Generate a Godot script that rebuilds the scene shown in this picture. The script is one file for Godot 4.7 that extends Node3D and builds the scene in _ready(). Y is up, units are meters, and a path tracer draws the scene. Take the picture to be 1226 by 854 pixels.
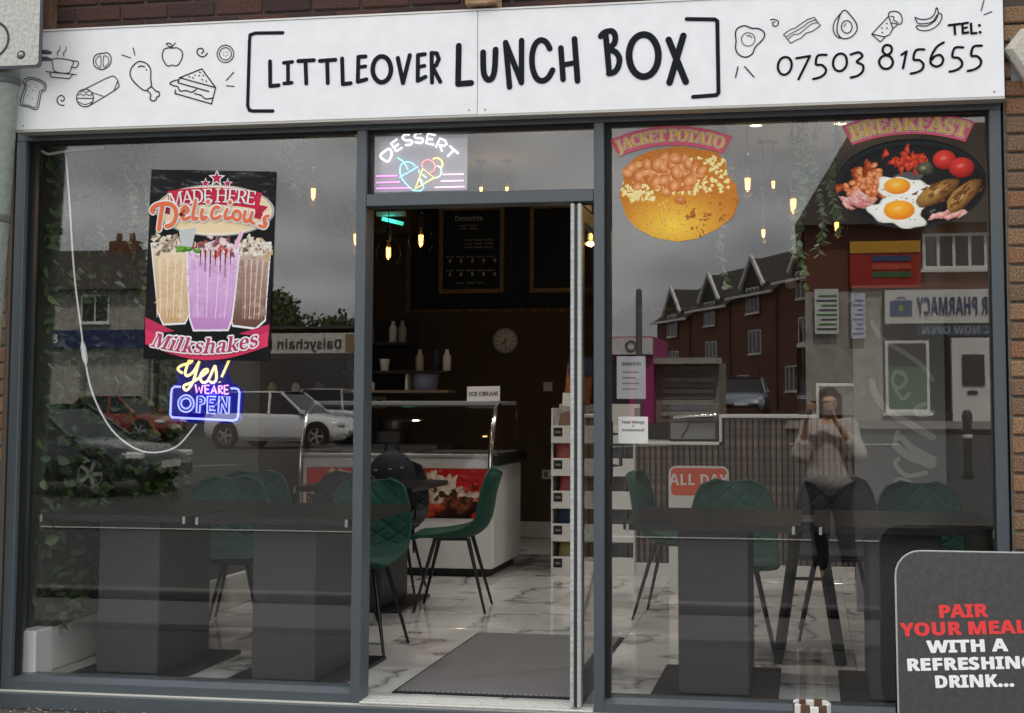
extends Node3D
# A small cafe front in a parade of shops, with the street that its glass mirrors behind the camera.

var names := {}
var TX := {}
var M := {}
var SERIF: SystemFont
var SERIFB: SystemFont
var SANS: SystemFont
var SANSB: SystemFont
var rng := RandomNumberGenerator.new()

func _ready():
	rng.seed = 7
	# ---- camera, sky, sun, exposure
	var cam := Camera3D.new()
	cam.projection = Camera3D.PROJECTION_FRUSTUM
	cam.near = 0.05
	cam.far = 600.0
	cam.size = 0.05 * 854.0 / 1683.54
	cam.frustum_offset = Vector2((613.0 - 676.55) / 1683.54 * 0.05, (359.87 - 427.0) / 1683.54 * 0.05)
	cam.transform = Transform3D(Basis(Vector3(0.985128, 0.001615, -0.171812), Vector3(0.010963, 0.997327, 0.072237), Vector3(0.17147, -0.073047, 0.982478)), Vector3(0, 1.324, 5.8))
	cam.name = "camera"
	add_child(cam)
	var env := Environment.new()
	env.background_mode = Environment.BG_SKY
	env.sky = Sky.new()
	env.sky.sky_material = make_sky()
	env.tonemap_mode = Environment.TONE_MAPPER_LINEAR
	env.tonemap_exposure = 1.65
	env.sdfgi_enabled = true
	env.ssao_enabled = true
	env.ssil_enabled = true
	var we := WorldEnvironment.new()
	we.name = "surroundings"
	we.environment = env
	add_child(we)
	var sun := DirectionalLight3D.new()
	sun.name = "sun"
	sun.light_energy = 1.15
	sun.light_angular_distance = 1.5
	sun.light_color = Color(1.0, 0.97, 0.92)
	sun.shadow_enabled = true
	add_child(sun)
	sun.look_at_from_position(Vector3(2.5, 12, -7), Vector3.ZERO)
	make_materials()
	# ---- the setting
	build_ground()
	build_shop_shell()
	build_shopfront()
	build_fascia()
	# ---- things in and on the shop
	build_interior()
	build_furniture()
	build_window_graphics()
	build_pavement_things()
	# ---- the street that the glass mirrors
	build_street()
	build_cars()
	build_trees()
	build_person()

func make_sky():
	var w := 1024
	var h := 512
	var img := Image.create(w, h, false, Image.FORMAT_RGBF)
	var n := FastNoiseLite.new()
	n.seed = 21
	n.noise_type = FastNoiseLite.TYPE_SIMPLEX_SMOOTH
	n.frequency = 1.0
	n.fractal_octaves = 5
	n.fractal_gain = 0.52
	for y in h:
		var el := (0.5 - (y + 0.5) / h) * PI
		var cy := cos(el)
		var sy := sin(el)
		for x in w:
			var az := (x + 0.5) / w * TAU
			var d := Vector3(cos(az) * cy, sy, sin(az) * cy)
			var k := 0.45
			if sy > -0.04:
				var p := d * (2.2 / (0.35 + maxf(sy, 0.0)))
				k = 0.5 + 0.5 * n.get_noise_3d(p.x, p.y * 2.0, p.z)
				k = smoothstep(0.18, 0.85, k)
			var c := Color(0.62, 0.64, 0.67).lerp(Color(1.45, 1.44, 1.43), k)
			img.set_pixel(x, y, c)
	var m := PanoramaSkyMaterial.new()
	m.panorama = ImageTexture.create_from_image(img)
	return m

# ------------------------------------------------------------------ naming
func numbered(called: String) -> String:
	var k: int = names.get(called, 0)
	names[called] = k + 1
	return called if k == 0 else "%s_%03d" % [called, k]

func thing(called: String, label: String, category: String, at := Vector3.ZERO, group := "", turn := 0.0) -> Node3D:
	var o := Node3D.new()
	o.name = numbered(called)
	add_child(o)
	o.position = at
	o.rotation.y = turn
	tag(o, label, category, group)
	return o

func tag(o, label: String, category: String, group := "", kind := ""):
	if label: o.set_meta("label", label)
	if category: o.set_meta("category", category)
	if group: o.set_meta("group", group)
	if kind: o.set_meta("kind", kind)
	return o

func put(parent: Node, called: String, mesh, material: Material, at := Vector3.ZERO, rot := Vector3.ZERO) -> MeshInstance3D:
	var o := MeshInstance3D.new()
	o.mesh = mesh.make() if mesh is MB else mesh
	o.material_override = material
	if parent == self:
		o.name = numbered(called)
		add_child(o)
	else:
		o.name = called
		parent.add_child(o, true)
	o.position = at
	o.rotation = rot
	return o

func solo(called: String, mesh, material, label, category, at := Vector3.ZERO, group := "", rot := Vector3.ZERO):
	return tag(put(self, called, mesh, material, at, rot), label, category, group)

func struct_(called: String, mesh, material, at := Vector3.ZERO):
	return tag(put(self, called, mesh, material, at), "", "", "", "structure")

func copy(o: Node3D, called: String, label: String, at: Vector3, turn := 0.0) -> Node3D:
	var r: Node3D = o.duplicate()
	r.name = numbered(called)
	add_child(r)
	r.position = at
	r.rotation.y = turn
	r.set_meta("label", label)
	return r

# ------------------------------------------------------------------ mesh builder
class MB:
	var v := PackedVector3Array()
	var n := PackedVector3Array()
	var u := PackedVector2Array()
	var c := PackedColorArray()
	var col := Color.WHITE
	var colored := false
	func add(p: Vector3, nn: Vector3, uv := Vector2.ZERO):
		v.append(p); n.append(nn); u.append(uv); c.append(col)
	# corners counter-clockwise as seen from outside
	func tri(a, b, d, ua := Vector2.ZERO, ub := Vector2(1, 0), ud := Vector2(1, 1)):
		var nn: Vector3 = (b - a).cross(d - a).normalized()
		add(a, nn, ua); add(d, nn, ud); add(b, nn, ub)
	func trin(a, b, d, na, nb, nd, ua := Vector2.ZERO, ub := Vector2.ZERO, ud := Vector2.ZERO):
		add(a, na, ua); add(d, nd, ud); add(b, nb, ub)
	func quad(a, b, d, e):
		tri(a, b, d, Vector2(0, 1), Vector2(1, 1), Vector2(1, 0))
		tri(a, d, e, Vector2(0, 1), Vector2(1, 0), Vector2(0, 0))
	func box(ctr: Vector3, size: Vector3, bev := 0.0, xf := Transform3D()):
		var h := size / 2
		if bev <= 0.0:
			var p := []
			for i in 8:
				p.append(xf * (ctr + Vector3(h.x if i & 1 else -h.x, h.y if i & 2 else -h.y, h.z if i & 4 else -h.z)))
			quad(p[4], p[5], p[7], p[6]); quad(p[1], p[0], p[2], p[3])
			quad(p[5], p[1], p[3], p[7]); quad(p[0], p[4], p[6], p[2])
			quad(p[6], p[7], p[3], p[2]); quad(p[0], p[1], p[5], p[4])
			return
		bev = minf(bev, minf(h.x, minf(h.y, h.z)) * 0.95)
		var k := h - Vector3(bev, bev, bev)
		var P := func(sx, sy, sz, ax):   # corner point on the face of axis ax
			var q := Vector3(sx * k.x, sy * k.y, sz * k.z)
			q[ax] = (sx if ax == 0 else sy if ax == 1 else sz) * h[ax]
			return xf * (ctr + q)
		for s in [1, -1]:
			var f := func(a, b, d, e):
				if s > 0: quad(a, b, d, e)
				else: quad(a, e, d, b)
			f.call(P.call(-1, -1, s, 2), P.call(1, -1, s, 2), P.call(1, 1, s, 2), P.call(-1, 1, s, 2))
			f.call(P.call(s, -1, 1, 0), P.call(s, -1, -1, 0), P.call(s, 1, -1, 0), P.call(s, 1, 1, 0))
			f.call(P.call(-1, s, 1, 1), P.call(1, s, 1, 1), P.call(1, s, -1, 1), P.call(-1, s, -1, 1))
		for a in [1, -1]:
			for b in [1, -1]:
				var flip: bool = a * b < 0
				var g := func(p, q, r, t):
					if flip: quad(p, t, r, q)
					else: quad(p, q, r, t)
				g.call(P.call(a, b, 1, 0), P.call(a, b, -1, 0), P.call(a, b, -1, 1), P.call(a, b, 1, 1))
				g.call(P.call(a, -1, b, 2), P.call(a, -1, b, 0), P.call(a, 1, b, 0), P.call(a, 1, b, 2))
				g.call(P.call(-1, a, b, 1), P.call(-1, a, b, 2), P.call(1, a, b, 2), P.call(1, a, b, 1))
				for d in [1, -1]:
					if a * b * d > 0: tri(P.call(a, b, d, 0), P.call(a, b, d, 1), P.call(a, b, d, 2))
					else: tri(P.call(a, b, d, 0), P.call(a, b, d, 2), P.call(a, b, d, 1))
	func span(a: Vector3, b: Vector3, bev := 0.0):   # box between two corners
		box((a + b) / 2, (b - a).abs(), bev)
	func bar(a: Vector3, b: Vector3, w: float, d: float, up := Vector3.UP):   # square bar from a to b
		var z := (b - a).normalized()
		if absf(z.dot(up)) > 0.98: up = Vector3.RIGHT
		var x := up.cross(z).normalized()
		box(Vector3.ZERO, Vector3(w, d, (b - a).length()), 0.0, Transform3D(Basis(x, z.cross(x), z), (a + b) / 2))
	func tube(pts: Array, r, sides := 8, closed := false):
		var m := pts.size()
		var rings := []
		var x := Vector3.ZERO
		for i in m:
			var t: Vector3
			if closed: t = (pts[(i + 1) % m] - pts[(i - 1 + m) % m]).normalized()
			else: t = (pts[mini(i + 1, m - 1)] - pts[maxi(i - 1, 0)]).normalized()
			if x == Vector3.ZERO: x = t.cross(Vector3.UP if absf(t.y) < 0.9 else Vector3.RIGHT).normalized()
			x = (x - t * x.dot(t)).normalized()
			var y := t.cross(x)
			var rr: float = r[i] if r is Array else r
			var ring := []
			for k in sides:
				var a := TAU * k / sides
				ring.append([pts[i] + (x * cos(a) + y * sin(a)) * rr, x * cos(a) + y * sin(a)])
			rings.append(ring)
		for i in (m if closed else m - 1):
			var A = rings[i]
			var B = rings[(i + 1) % m]
			for k in sides:
				var k2 := (k + 1) % sides
				trin(A[k][0], A[k2][0], B[k2][0], A[k][1], A[k2][1], B[k2][1])
				trin(A[k][0], B[k2][0], B[k][0], A[k][1], B[k2][1], B[k][1])
		if not closed:
			for k in sides:
				tri(pts[0], rings[0][(k + 1) % sides][0], rings[0][k][0])
				tri(pts[m - 1], rings[m - 1][k][0], rings[m - 1][(k + 1) % sides][0])
	func lathe(prof: Array, sides := 16, ctr := Vector3.ZERO, sx := 1.0, sz := 1.0):   # prof: Vector2(r, y) from the bottom up
		var m := prof.size()
		for k in sides:
			var a := TAU * k / sides
			var b := TAU * (k + 1) / sides
			for i in m - 1:
				var p: Vector2 = prof[i]
				var q: Vector2 = prof[i + 1]
				var t := (q - p).normalized()
				var np := Vector2(t.y, -t.x)
				var t0: Vector2 = (q - prof[maxi(i - 1, 0)]).normalized()
				var t1: Vector2 = (prof[mini(i + 2, m - 1)] - p).normalized()
				var n0 := Vector2(t0.y, -t0.x) if t0.dot(t) > 0.6 else np
				var n1 := Vector2(t1.y, -t1.x) if t1.dot(t) > 0.6 else np
				var F := func(pp: Vector2, ang): return ctr + Vector3(cos(ang) * pp.x * sx, pp.y, -sin(ang) * pp.x * sz)
				var N := func(nn: Vector2, ang): return Vector3(cos(ang) * nn.x / sx, nn.y, -sin(ang) * nn.x / sz).normalized()
				if p.x > 1e-6: trin(F.call(p, a), F.call(p, b), F.call(q, b), N.call(n0, a), N.call(n0, b), N.call(n1, b))
				if q.x > 1e-6: trin(F.call(p, a), F.call(q, b), F.call(q, a), N.call(n0, a), N.call(n1, b), N.call(n1, a))
	func ball(ctr: Vector3, r: Vector3, sides := 12, rows := 8):
		var pr := []
		for i in rows + 1:
			var a := -PI / 2 + PI * i / rows
			pr.append(Vector2(maxf(cos(a), 0.0) if i > 0 and i < rows else 0.0, sin(a)))
		var s := v.size()
		lathe(pr, sides)
		for i in range(s, v.size()):
			var nn := v[i]
			v[i] = ctr + v[i] * r
			n[i] = (nn / r).normalized()
	func prism(poly: PackedVector2Array, z0: float, z1: float, uvbox := Rect2()):   # outline in x y, front at z1
		if Geometry2D.is_polygon_clockwise(poly): poly.reverse()
		var ix := Geometry2D.triangulate_polygon(poly)
		var U := func(p: Vector2): return Vector2((p.x - uvbox.position.x) / uvbox.size.x, 1.0 - (p.y - uvbox.position.y) / uvbox.size.y) if uvbox.size.x > 0 else p
		for k in range(0, ix.size(), 3):
			var a := poly[ix[k]]
			var b := poly[ix[k + 1]]
			var d := poly[ix[k + 2]]
			if (b - a).cross(d - a) < 0:
				var t := b
				b = d
				d = t
			trin(Vector3(a.x, a.y, z1), Vector3(b.x, b.y, z1), Vector3(d.x, d.y, z1), Vector3(0, 0, 1), Vector3(0, 0, 1), Vector3(0, 0, 1), U.call(a), U.call(b), U.call(d))
			if z1 > z0: trin(Vector3(a.x, a.y, z0), Vector3(d.x, d.y, z0), Vector3(b.x, b.y, z0), Vector3(0, 0, -1), Vector3(0, 0, -1), Vector3(0, 0, -1), U.call(a), U.call(d), U.call(b))
		if z1 > z0:
			for i in poly.size():
				var a := poly[i]
				var b := poly[(i + 1) % poly.size()]
				quad(Vector3(a.x, a.y, z0), Vector3(b.x, b.y, z0), Vector3(b.x, b.y, z1), Vector3(a.x, a.y, z1))
	func grid(fn: Callable, nu: int, nv: int, flip := false):   # smooth sheet; fn(u, v) -> Vector3
		var P := []
		for j in nv + 1:
			var row := []
			for i in nu + 1: row.append(fn.call(float(i) / nu, float(j) / nv))
			P.append(row)
		var N := func(i, j):
			var du: Vector3 = P[j][mini(i + 1, nu)] - P[j][maxi(i - 1, 0)]
			var dv: Vector3 = P[mini(j + 1, nv)][i] - P[maxi(j - 1, 0)][i]
			var nn := du.cross(dv).normalized()
			return -nn if flip else nn
		for j in nv:
			for i in nu:
				var a = P[j][i]; var b = P[j][i + 1]; var d = P[j + 1][i + 1]; var e = P[j + 1][i]
				var ua := Vector2(float(i) / nu, 1.0 - float(j) / nv)
				var ub := Vector2(float(i + 1) / nu, 1.0 - float(j) / nv)
				var ud := Vector2(float(i + 1) / nu, 1.0 - float(j + 1) / nv)
				var ue := Vector2(float(i) / nu, 1.0 - float(j + 1) / nv)
				if flip:
					trin(a, d, b, N.call(i, j), N.call(i + 1, j + 1), N.call(i + 1, j), ua, ud, ub)
					trin(a, e, d, N.call(i, j), N.call(i, j + 1), N.call(i + 1, j + 1), ua, ue, ud)
				else:
					trin(a, b, d, N.call(i, j), N.call(i + 1, j), N.call(i + 1, j + 1), ua, ub, ud)
					trin(a, d, e, N.call(i, j), N.call(i + 1, j + 1), N.call(i, j + 1), ua, ud, ue)
	func ribbon(pts: Array, w: float, z: float, closed := false):   # flat stroke facing +z with round ends
		var m := pts.size()
		var Lp := []
		var Rp := []
		for i in m:
			var t0: Vector2
			var t1: Vector2
			if closed:
				t0 = (pts[i] - pts[(i - 1 + m) % m]).normalized(); t1 = (pts[(i + 1) % m] - pts[i]).normalized()
			else:
				t1 = (pts[mini(i + 1, m - 1)] - pts[mini(i, m - 2)]).normalized(); t0 = (pts[maxi(i, 1)] - pts[maxi(i - 1, 0)]).normalized()
			var nn := (t0.orthogonal() + t1.orthogonal()).normalized()
			var k := w / 2 / maxf(0.5, nn.dot(t0.orthogonal()))
			Lp.append(pts[i] - nn * k)
			Rp.append(pts[i] + nn * k)
		var V := func(p: Vector2): return Vector3(p.x, p.y, z)
		for i in (m if closed else m - 1):
			var j := (i + 1) % m
			flat(V.call(Lp[i]), V.call(Lp[j]), V.call(Rp[j])); flat(V.call(Lp[i]), V.call(Rp[j]), V.call(Rp[i]))
		if not closed:
			for e in 2:
				var p: Vector2 = pts[0] if e == 0 else pts[m - 1]
				var side: Vector2 = (Lp[0] if e == 0 else Rp[m - 1]) - p
				for k in 6:
					flat(V.call(p), V.call(p + side.rotated(PI * k / 6)), V.call(p + side.rotated(PI * (k + 1) / 6)))
	func flat(a: Vector3, b: Vector3, d: Vector3):
		if (b - a).cross(d - a).z < 0:
			var t := b
			b = d
			d = t
		var nn := Vector3(0, 0, 1)
		trin(a, b, d, nn, nn, nn)
	func make() -> ArrayMesh:
		var a := []
		a.resize(Mesh.ARRAY_MAX)
		a[Mesh.ARRAY_VERTEX] = v
		a[Mesh.ARRAY_NORMAL] = n
		a[Mesh.ARRAY_TEX_UV] = u
		if colored: a[Mesh.ARRAY_COLOR] = c
		var m := ArrayMesh.new()
		if v.size(): m.add_surface_from_arrays(Mesh.PRIMITIVE_TRIANGLES, a)
		return m

func bx(a: Vector3, b: Vector3, bev := 0.0) -> MB:
	var m := MB.new()
	m.span(a, b, bev)
	return m

func mtube(pts: Array, r, sides := 8, closed := false) -> MB:
	var m := MB.new()
	m.tube(pts, r, sides, closed)
	return m

func mlathe(prof: Array, sides := 16, ctr := Vector3.ZERO) -> MB:
	var m := MB.new()
	m.lathe(prof, sides, ctr)
	return m

func smooth_line(p: Array, closed: bool, steps := 4) -> Array:
	var r := []
	var m := p.size()
	if m < 3: return p
	for i in (m if closed else m - 1):
		var a = p[(i - 1 + m) % m] if closed else p[maxi(i - 1, 0)]
		var b = p[i]
		var d = p[(i + 1) % m]
		var e = p[(i + 2) % m] if closed else p[mini(i + 2, m - 1)]
		for k in steps:
			r.append(b.cubic_interpolate(d, a, e, float(k) / steps))
	if not closed: r.append(p[m - 1])
	return r

func stroke_pts(s: Array) -> Array:
	var q: Array = s[3]
	var p := []
	for i in range(0, q.size(), 2): p.append(Vector2(q[i], q[i + 1]) / 1000.0)
	return smooth_line(p, s[1] == 1, 4) if s[2] == 1 else p

func strokes_flat(list: Array, z: float, grow := 0.0) -> MB:
	var m := MB.new()
	var lift := 0.0
	for s in list:
		var p := stroke_pts(s)
		var w: float = s[0] / 1000.0 + grow
		if s[1] == 1 and s[2] == 1:
			m.ribbon(p, w, z + lift, true)
			lift += 0.00004
			continue
		if s[1] == 1: p.append(p[0])
		var run := [p[0]]
		for i in range(1, p.size()):
			run.append(p[i])
			var turn := 0.0
			if i < p.size() - 1: turn = absf((p[i] - p[i - 1]).angle_to(p[i + 1] - p[i]))
			if turn > 0.8 or i == p.size() - 1:
				m.ribbon(run, w, z + lift)
				lift += 0.00004
				run = [p[i]]
	return m

func strokes_tube(list: Array, z: float, k := 1.0) -> MB:
	var m := MB.new()
	for s in list:
		var p3 := []
		for p in stroke_pts(s): p3.append(Vector3(p.x, p.y, z))
		if p3.size() < 2: continue
		m.tube(p3, s[0] / 2000.0 * k, 8, s[1] == 1)
	return m

func words(text: String, height: float, font: Font, depth := 0.001) -> TextMesh:
	var t := TextMesh.new()
	t.text = text
	t.font = font
	t.font_size = 64
	t.pixel_size = height / 46.0   # cap height of about 46 of 64
	t.depth = depth
	t.curve_step = 2.0
	return t

func rect_uv(w: float, h: float, d := 0.002) -> MB:   # thin sheet centred on the origin, picture on its front
	var m := MB.new()
	m.prism(PackedVector2Array([Vector2(-w / 2, -h / 2), Vector2(w / 2, -h / 2), Vector2(w / 2, h / 2), Vector2(-w / 2, h / 2)]), -d, 0.0, Rect2(-w / 2, -h / 2, w, h))
	return m

func rounded(w: float, h: float, r: float, cx := 0.0, cy := 0.0, n := 5) -> PackedVector2Array:
	var p := PackedVector2Array()
	for q in [[1, -1, -90], [1, 1, 0], [-1, 1, 90], [-1, -1, 180]]:
		for k in n + 1:
			var a := deg_to_rad(q[2] + 90.0 * k / n)
			p.append(Vector2(cx + q[0] * (w / 2 - r) + cos(a) * r, cy + q[1] * (h / 2 - r) + sin(a) * r))
	return p

# ------------------------------------------------------------------ materials
func rgb(r: float, g: float, b: float) -> Color:
	return Color(r / 255.0, g / 255.0, b / 255.0)

func noise_tex(key: String, freq: float, lo: float, hi: float, size := 512, octaves := 4, kind := FastNoiseLite.TYPE_SIMPLEX_SMOOTH, seed_ := 1, stops = null):
	var n := FastNoiseLite.new()
	n.noise_type = kind
	n.frequency = freq
	n.fractal_octaves = octaves
	n.seed = seed_
	var t := NoiseTexture2D.new()
	t.width = size
	t.height = size
	t.seamless = true
	t.noise = n
	var g := Gradient.new()
	if stops == null:
		g.set_color(0, Color(lo, lo, lo))
		g.set_color(1, Color(hi, hi, hi))
	else:
		g.offsets = PackedFloat32Array(stops[0])
		g.colors = PackedColorArray(stops[1])
	t.color_ramp = g
	TX[key] = t
	return t

func mat(col: Color, rough := 0.6, metal := 0.0, tex := "", scale := 1.0, bump := 0.0, world := false) -> StandardMaterial3D:
	var m := StandardMaterial3D.new()
	m.albedo_color = col
	m.roughness = rough
	m.metallic = metal
	if tex:
		m.albedo_texture = TX[tex]
		m.uv1_triplanar = true
		m.uv1_world_triplanar = world
		m.uv1_scale = Vector3(scale, scale, scale)
		if bump != 0.0:
			m.heightmap_enabled = true
			m.heightmap_texture = TX[tex]
			m.heightmap_scale = bump
	return m

func glass(alpha := 0.0, col := Color(1, 1, 1)) -> StandardMaterial3D:
	var m := StandardMaterial3D.new()
	m.transparency = BaseMaterial3D.TRANSPARENCY_ALPHA
	m.albedo_color = Color(col, alpha)
	m.roughness = 0.0
	return m

func glow(col: Color, energy: float, body := Color(0.9, 0.9, 0.9)) -> StandardMaterial3D:
	var m := mat(body, 0.4)
	m.emission_enabled = true
	m.emission = col
	m.emission_energy_multiplier = energy
	return m

func make_materials():
	for f in [["SERIF", "Droid Serif", 400], ["SERIFB", "Droid Serif", 700], ["SANS", "Droid Sans", 400], ["SANSB", "Droid Sans", 700]]:
		var s := SystemFont.new()
		s.font_names = PackedStringArray([f[1]])
		s.font_weight = f[2]
		set(f[0], s)
	noise_tex("fine", 0.06, 0.72, 1.0)
	noise_tex("soft", 0.012, 0.8, 1.0, 512, 5)
	noise_tex("faint", 0.02, 0.965, 1.0, 512, 5)
	noise_tex("brick", 0.05, 0.45, 1.0, 512, 5)
	noise_tex("grit", 0.25, 0.45, 1.0, 512, 3)
	noise_tex("patchy", 0.015, 0.5, 1.0, 512, 5, FastNoiseLite.TYPE_SIMPLEX_SMOOTH, 5)
	noise_tex("marble", 0.0017, 0, 1, 1024, 6, FastNoiseLite.TYPE_SIMPLEX_SMOOTH, 3, [[0.0, 0.33, 0.43, 0.485, 0.5, 0.53, 0.62, 1.0], [Color(.74, .74, .74), Color(.95, .95, .95), Color(.9, .9, .9), Color(.74, .74, .74), Color(.56, .56, .56), Color(.86, .86, .85), Color(.96, .96, .95), Color(.84, .83, .82)]])
	noise_tex("wood", 0.03, 0.6, 1.0, 256, 3, FastNoiseLite.TYPE_PERLIN, 9)
	# frame and front
	M.frame = mat(rgb(80, 87, 92), 0.34, 0.0, "faint", 1.5)
	M.frame_dark = mat(rgb(40, 45, 50), 0.5)
	M.gasket = mat(rgb(14, 15, 17), 0.7)
	M.seal = mat(rgb(222, 220, 210), 0.7, 0.0, "fine", 6.0)
	M.alu = mat(rgb(196, 197, 194), 0.38, 0.4, "fine", 5.0)
	M.alu_worn = mat(rgb(206, 207, 202), 0.45, 0.15, "soft", 8.0)
	M.threshold = mat(rgb(226, 226, 220), 0.4, 0.1, "soft", 9.0)
	M.chrome = mat(rgb(215, 215, 215), 0.16, 1.0)
	M.glass = glass()
	M.acrylic = glass(0.03)
	M.fascia = mat(rgb(243, 244, 246), 0.4, 0.0, "faint", 0.8)
	M.vinyl_black = mat(rgb(30, 33, 40), 0.6)
	M.vinyl_black.metallic_specular = 0.2
	M.vinyl_ink = mat(rgb(22, 24, 28), 0.6)
	M.vinyl_ink.metallic_specular = 0.2
	M.white_print = mat(rgb(238, 238, 238), 0.5)
	M.paper = mat(rgb(232, 232, 228), 0.7)
	M.black = mat(rgb(22, 22, 24), 0.45)
	M.black_metal = mat(rgb(20, 20, 21), 0.35)
	M.black_rubber = mat(rgb(20, 20, 21), 0.85)
	M.white = mat(rgb(226, 226, 222), 0.5)
	M.white_gloss = mat(rgb(228, 229, 228), 0.25)
	M.grey = mat(rgb(128, 130, 132), 0.6)
	M.mortar = mat(rgb(150, 140, 128), 0.95, 0.0, "grit", 8.0)
	M.mortar_dark = mat(rgb(112, 98, 88), 0.95, 0.0, "grit", 8.0)

func fine_mat(base: StandardMaterial3D, col: Color) -> StandardMaterial3D:
	var m: StandardMaterial3D = base.duplicate()
	m.albedo_color = col
	return m

# ------------------------------------------------------------------ ground and shell
func gh(x: float, z: float) -> float:   # height of the street: falls a little from the shop, rises across the road
	return -0.033 * clampf(z, 0.0, 6.0) + smoothstep(9.0, 26.0, z) * lerpf(0.25, 1.1, smoothstep(-16.0, 0.0, x))

func ground_sheet(xs: Array, zs: Array, lift: float) -> MB:
	var m := MB.new()
	var P := func(x, z): return Vector3(x, gh(x, z) + lift, z)
	for i in xs.size() - 1:
		for j in zs.size() - 1:
			m.quad(P.call(xs[i], zs[j + 1]), P.call(xs[i + 1], zs[j + 1]), P.call(xs[i + 1], zs[j]), P.call(xs[i], zs[j]))
	return m

func steps(a: float, b: float, n: int) -> Array:
	var r := []
	for i in n + 1: r.append(lerpf(a, b, float(i) / n))
	return r

func build_ground():
	var asphalt := mat(rgb(92, 92, 93), 0.9, 0.0, "grit", 1.2, 0.2, true)
	asphalt.detail_enabled = true
	asphalt.detail_albedo = TX["patchy"]
	asphalt.detail_blend_mode = BaseMaterial3D.BLEND_MODE_MUL
	asphalt.detail_uv_layer = BaseMaterial3D.DETAIL_UV_1
	var xs := [-400.0, -160.0, -80.0] + steps(-40.0, 16.0, 56) + [40.0, 90.0, 300.0]
	var zs := [-60.0, 0.0] + steps(1.0, 40.0, 52) + [60.0, 90.0, 140.0, 220.0, 400.0]
	struct_("ground", ground_sheet(xs, zs, -0.012), asphalt)
	var flag := mat(rgb(150, 147, 141), 0.9, 0.0, "fine", 1.5, 0.1, true)
	struct_("pavement", ground_sheet(steps(-14.0, 9.0, 23), [0.1, 0.8, 1.6, 2.35], 0.0), mat(rgb(104, 102, 99), 0.92, 0.0, "grit", 2.0, 0.2, true))
	struct_("drain_channel", ground_sheet(steps(-14.0, 9.0, 8), [2.36, 2.6], 0.004), mat(rgb(44, 44, 46), 0.8, 0.0, "fine", 3.0))
	struct_("forecourt", ground_sheet(steps(-14.0, 9.0, 16), [2.61, 3.2, 3.9], 0.002), flag)
	struct_("gutter", ground_sheet(steps(-30.0, 12.0, 20), [4.15, 4.5], 0.002), mat(rgb(52, 52, 54), 0.85, 0.0, "fine", 3.0))
	# kerb stones between the forecourt and the parking bays
	var kerb = tag(put(self, "kerb", ground_sheet(steps(-14.0, 9.0, 10), [3.91, 4.14], 0.02), mat(rgb(120, 118, 114), 0.9)), "", "", "", "structure")
	var ks := MB.new()
	ks.box(Vector3.ZERO, Vector3(0.9, 0.11, 0.2), 0.012)
	var km := ks.make()
	var kmat := [mat(rgb(138, 135, 129), 0.9, 0.0, "fine", 4.0), mat(rgb(124, 121, 117), 0.9, 0.0, "fine", 4.0)]
	for i in 25:
		put(kerb, "kerb_stone", km, kmat[i % 2], Vector3(-13.5 + i * 0.912, gh(0, 4.02) + 0.015, 4.02))
	# road paint beyond the parked cars
	var paint := mat(rgb(214, 214, 208), 0.8, 0.0, "fine", 4.0)
	for k in 12:
		var x0 := -34.0 + k * 4.2
		struct_("road_marking", ground_sheet([x0, x0 + 0.7, x0 + 1.4, x0 + 2.0], [20.0, 20.12], 0.006), paint)
	struct_("road_edge_line", ground_sheet(steps(-36.0, 14.0, 50), [10.0, 10.12], 0.004), paint)
	var far := mat(rgb(140, 137, 131), 0.9, 0.0, "fine", 1.0, 0.0, true)
	struct_("far_pavement", ground_sheet(steps(-0.5, 16.0, 17), [22.0, 23.0, 24.3], 0.1), far)
	# grit and leaf litter along the foot of the shopfront
	var mm := MultiMesh.new()
	mm.transform_format = MultiMesh.TRANSFORM_3D
	var chip := MB.new()
	chip.ball(Vector3.ZERO, Vector3(0.007, 0.003, 0.005), 5, 3)
	mm.mesh = chip.make()
	mm.use_colors = true
	mm.instance_count = 500
	for i in 500:
		var p := Vector3(rng.randf_range(-3.7, -1.6), 0.002, 0.06 + absf(rng.randfn(0.0, 0.16)))
		p.y += gh(p.x, p.z)
		mm.set_instance_transform(i, Transform3D(Basis(Vector3(0, 1, 0), rng.randf() * TAU).scaled(Vector3.ONE * rng.randf_range(0.3, 1.3)), p))
		mm.set_instance_color(i, [Color(0.2, 0.18, 0.16), Color(0.11, 0.1, 0.09), Color(0.3, 0.28, 0.26), Color(0.2, 0.13, 0.07)][rng.randi() % 4])
	var mi := MultiMeshInstance3D.new()
	mi.name = "grit"
	mi.multimesh = mm
	var gm := mat(Color.WHITE, 0.9)
	gm.vertex_color_use_as_albedo = true
	mi.material_override = gm
	add_child(mi)
	tag(mi, "loose grit and leaf litter on the ground below the shopfront", "grit", "", "stuff")

func brick_courses(parent: Node3D, x0: float, x1: float, y0: float, courses: int, zf: float, mats: Array, meshes: Array):
	for k in courses:
		var y := y0 + (k + 0.5) * 0.075
		var x := x0
		var half := k % 2 == 1
		while x < x1 - 0.04:
			var l := 0.1025 if half else 0.215
			half = false
			if x + l > x1 + 0.12: l = 0.1025
			var o := put(parent, "brick", meshes[rng.randi() % 2] if l > 0.15 else meshes[2], mats[rng.randi() % mats.size()], Vector3(x + l / 2, y, zf - 0.05 + rng.randf_range(-0.002, 0.002)))
			o.rotation = Vector3(rng.randfn(0.0, 0.006), rng.randfn(0.0, 0.006), rng.randfn(0.0, 0.004))
			x += l + 0.01

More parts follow.
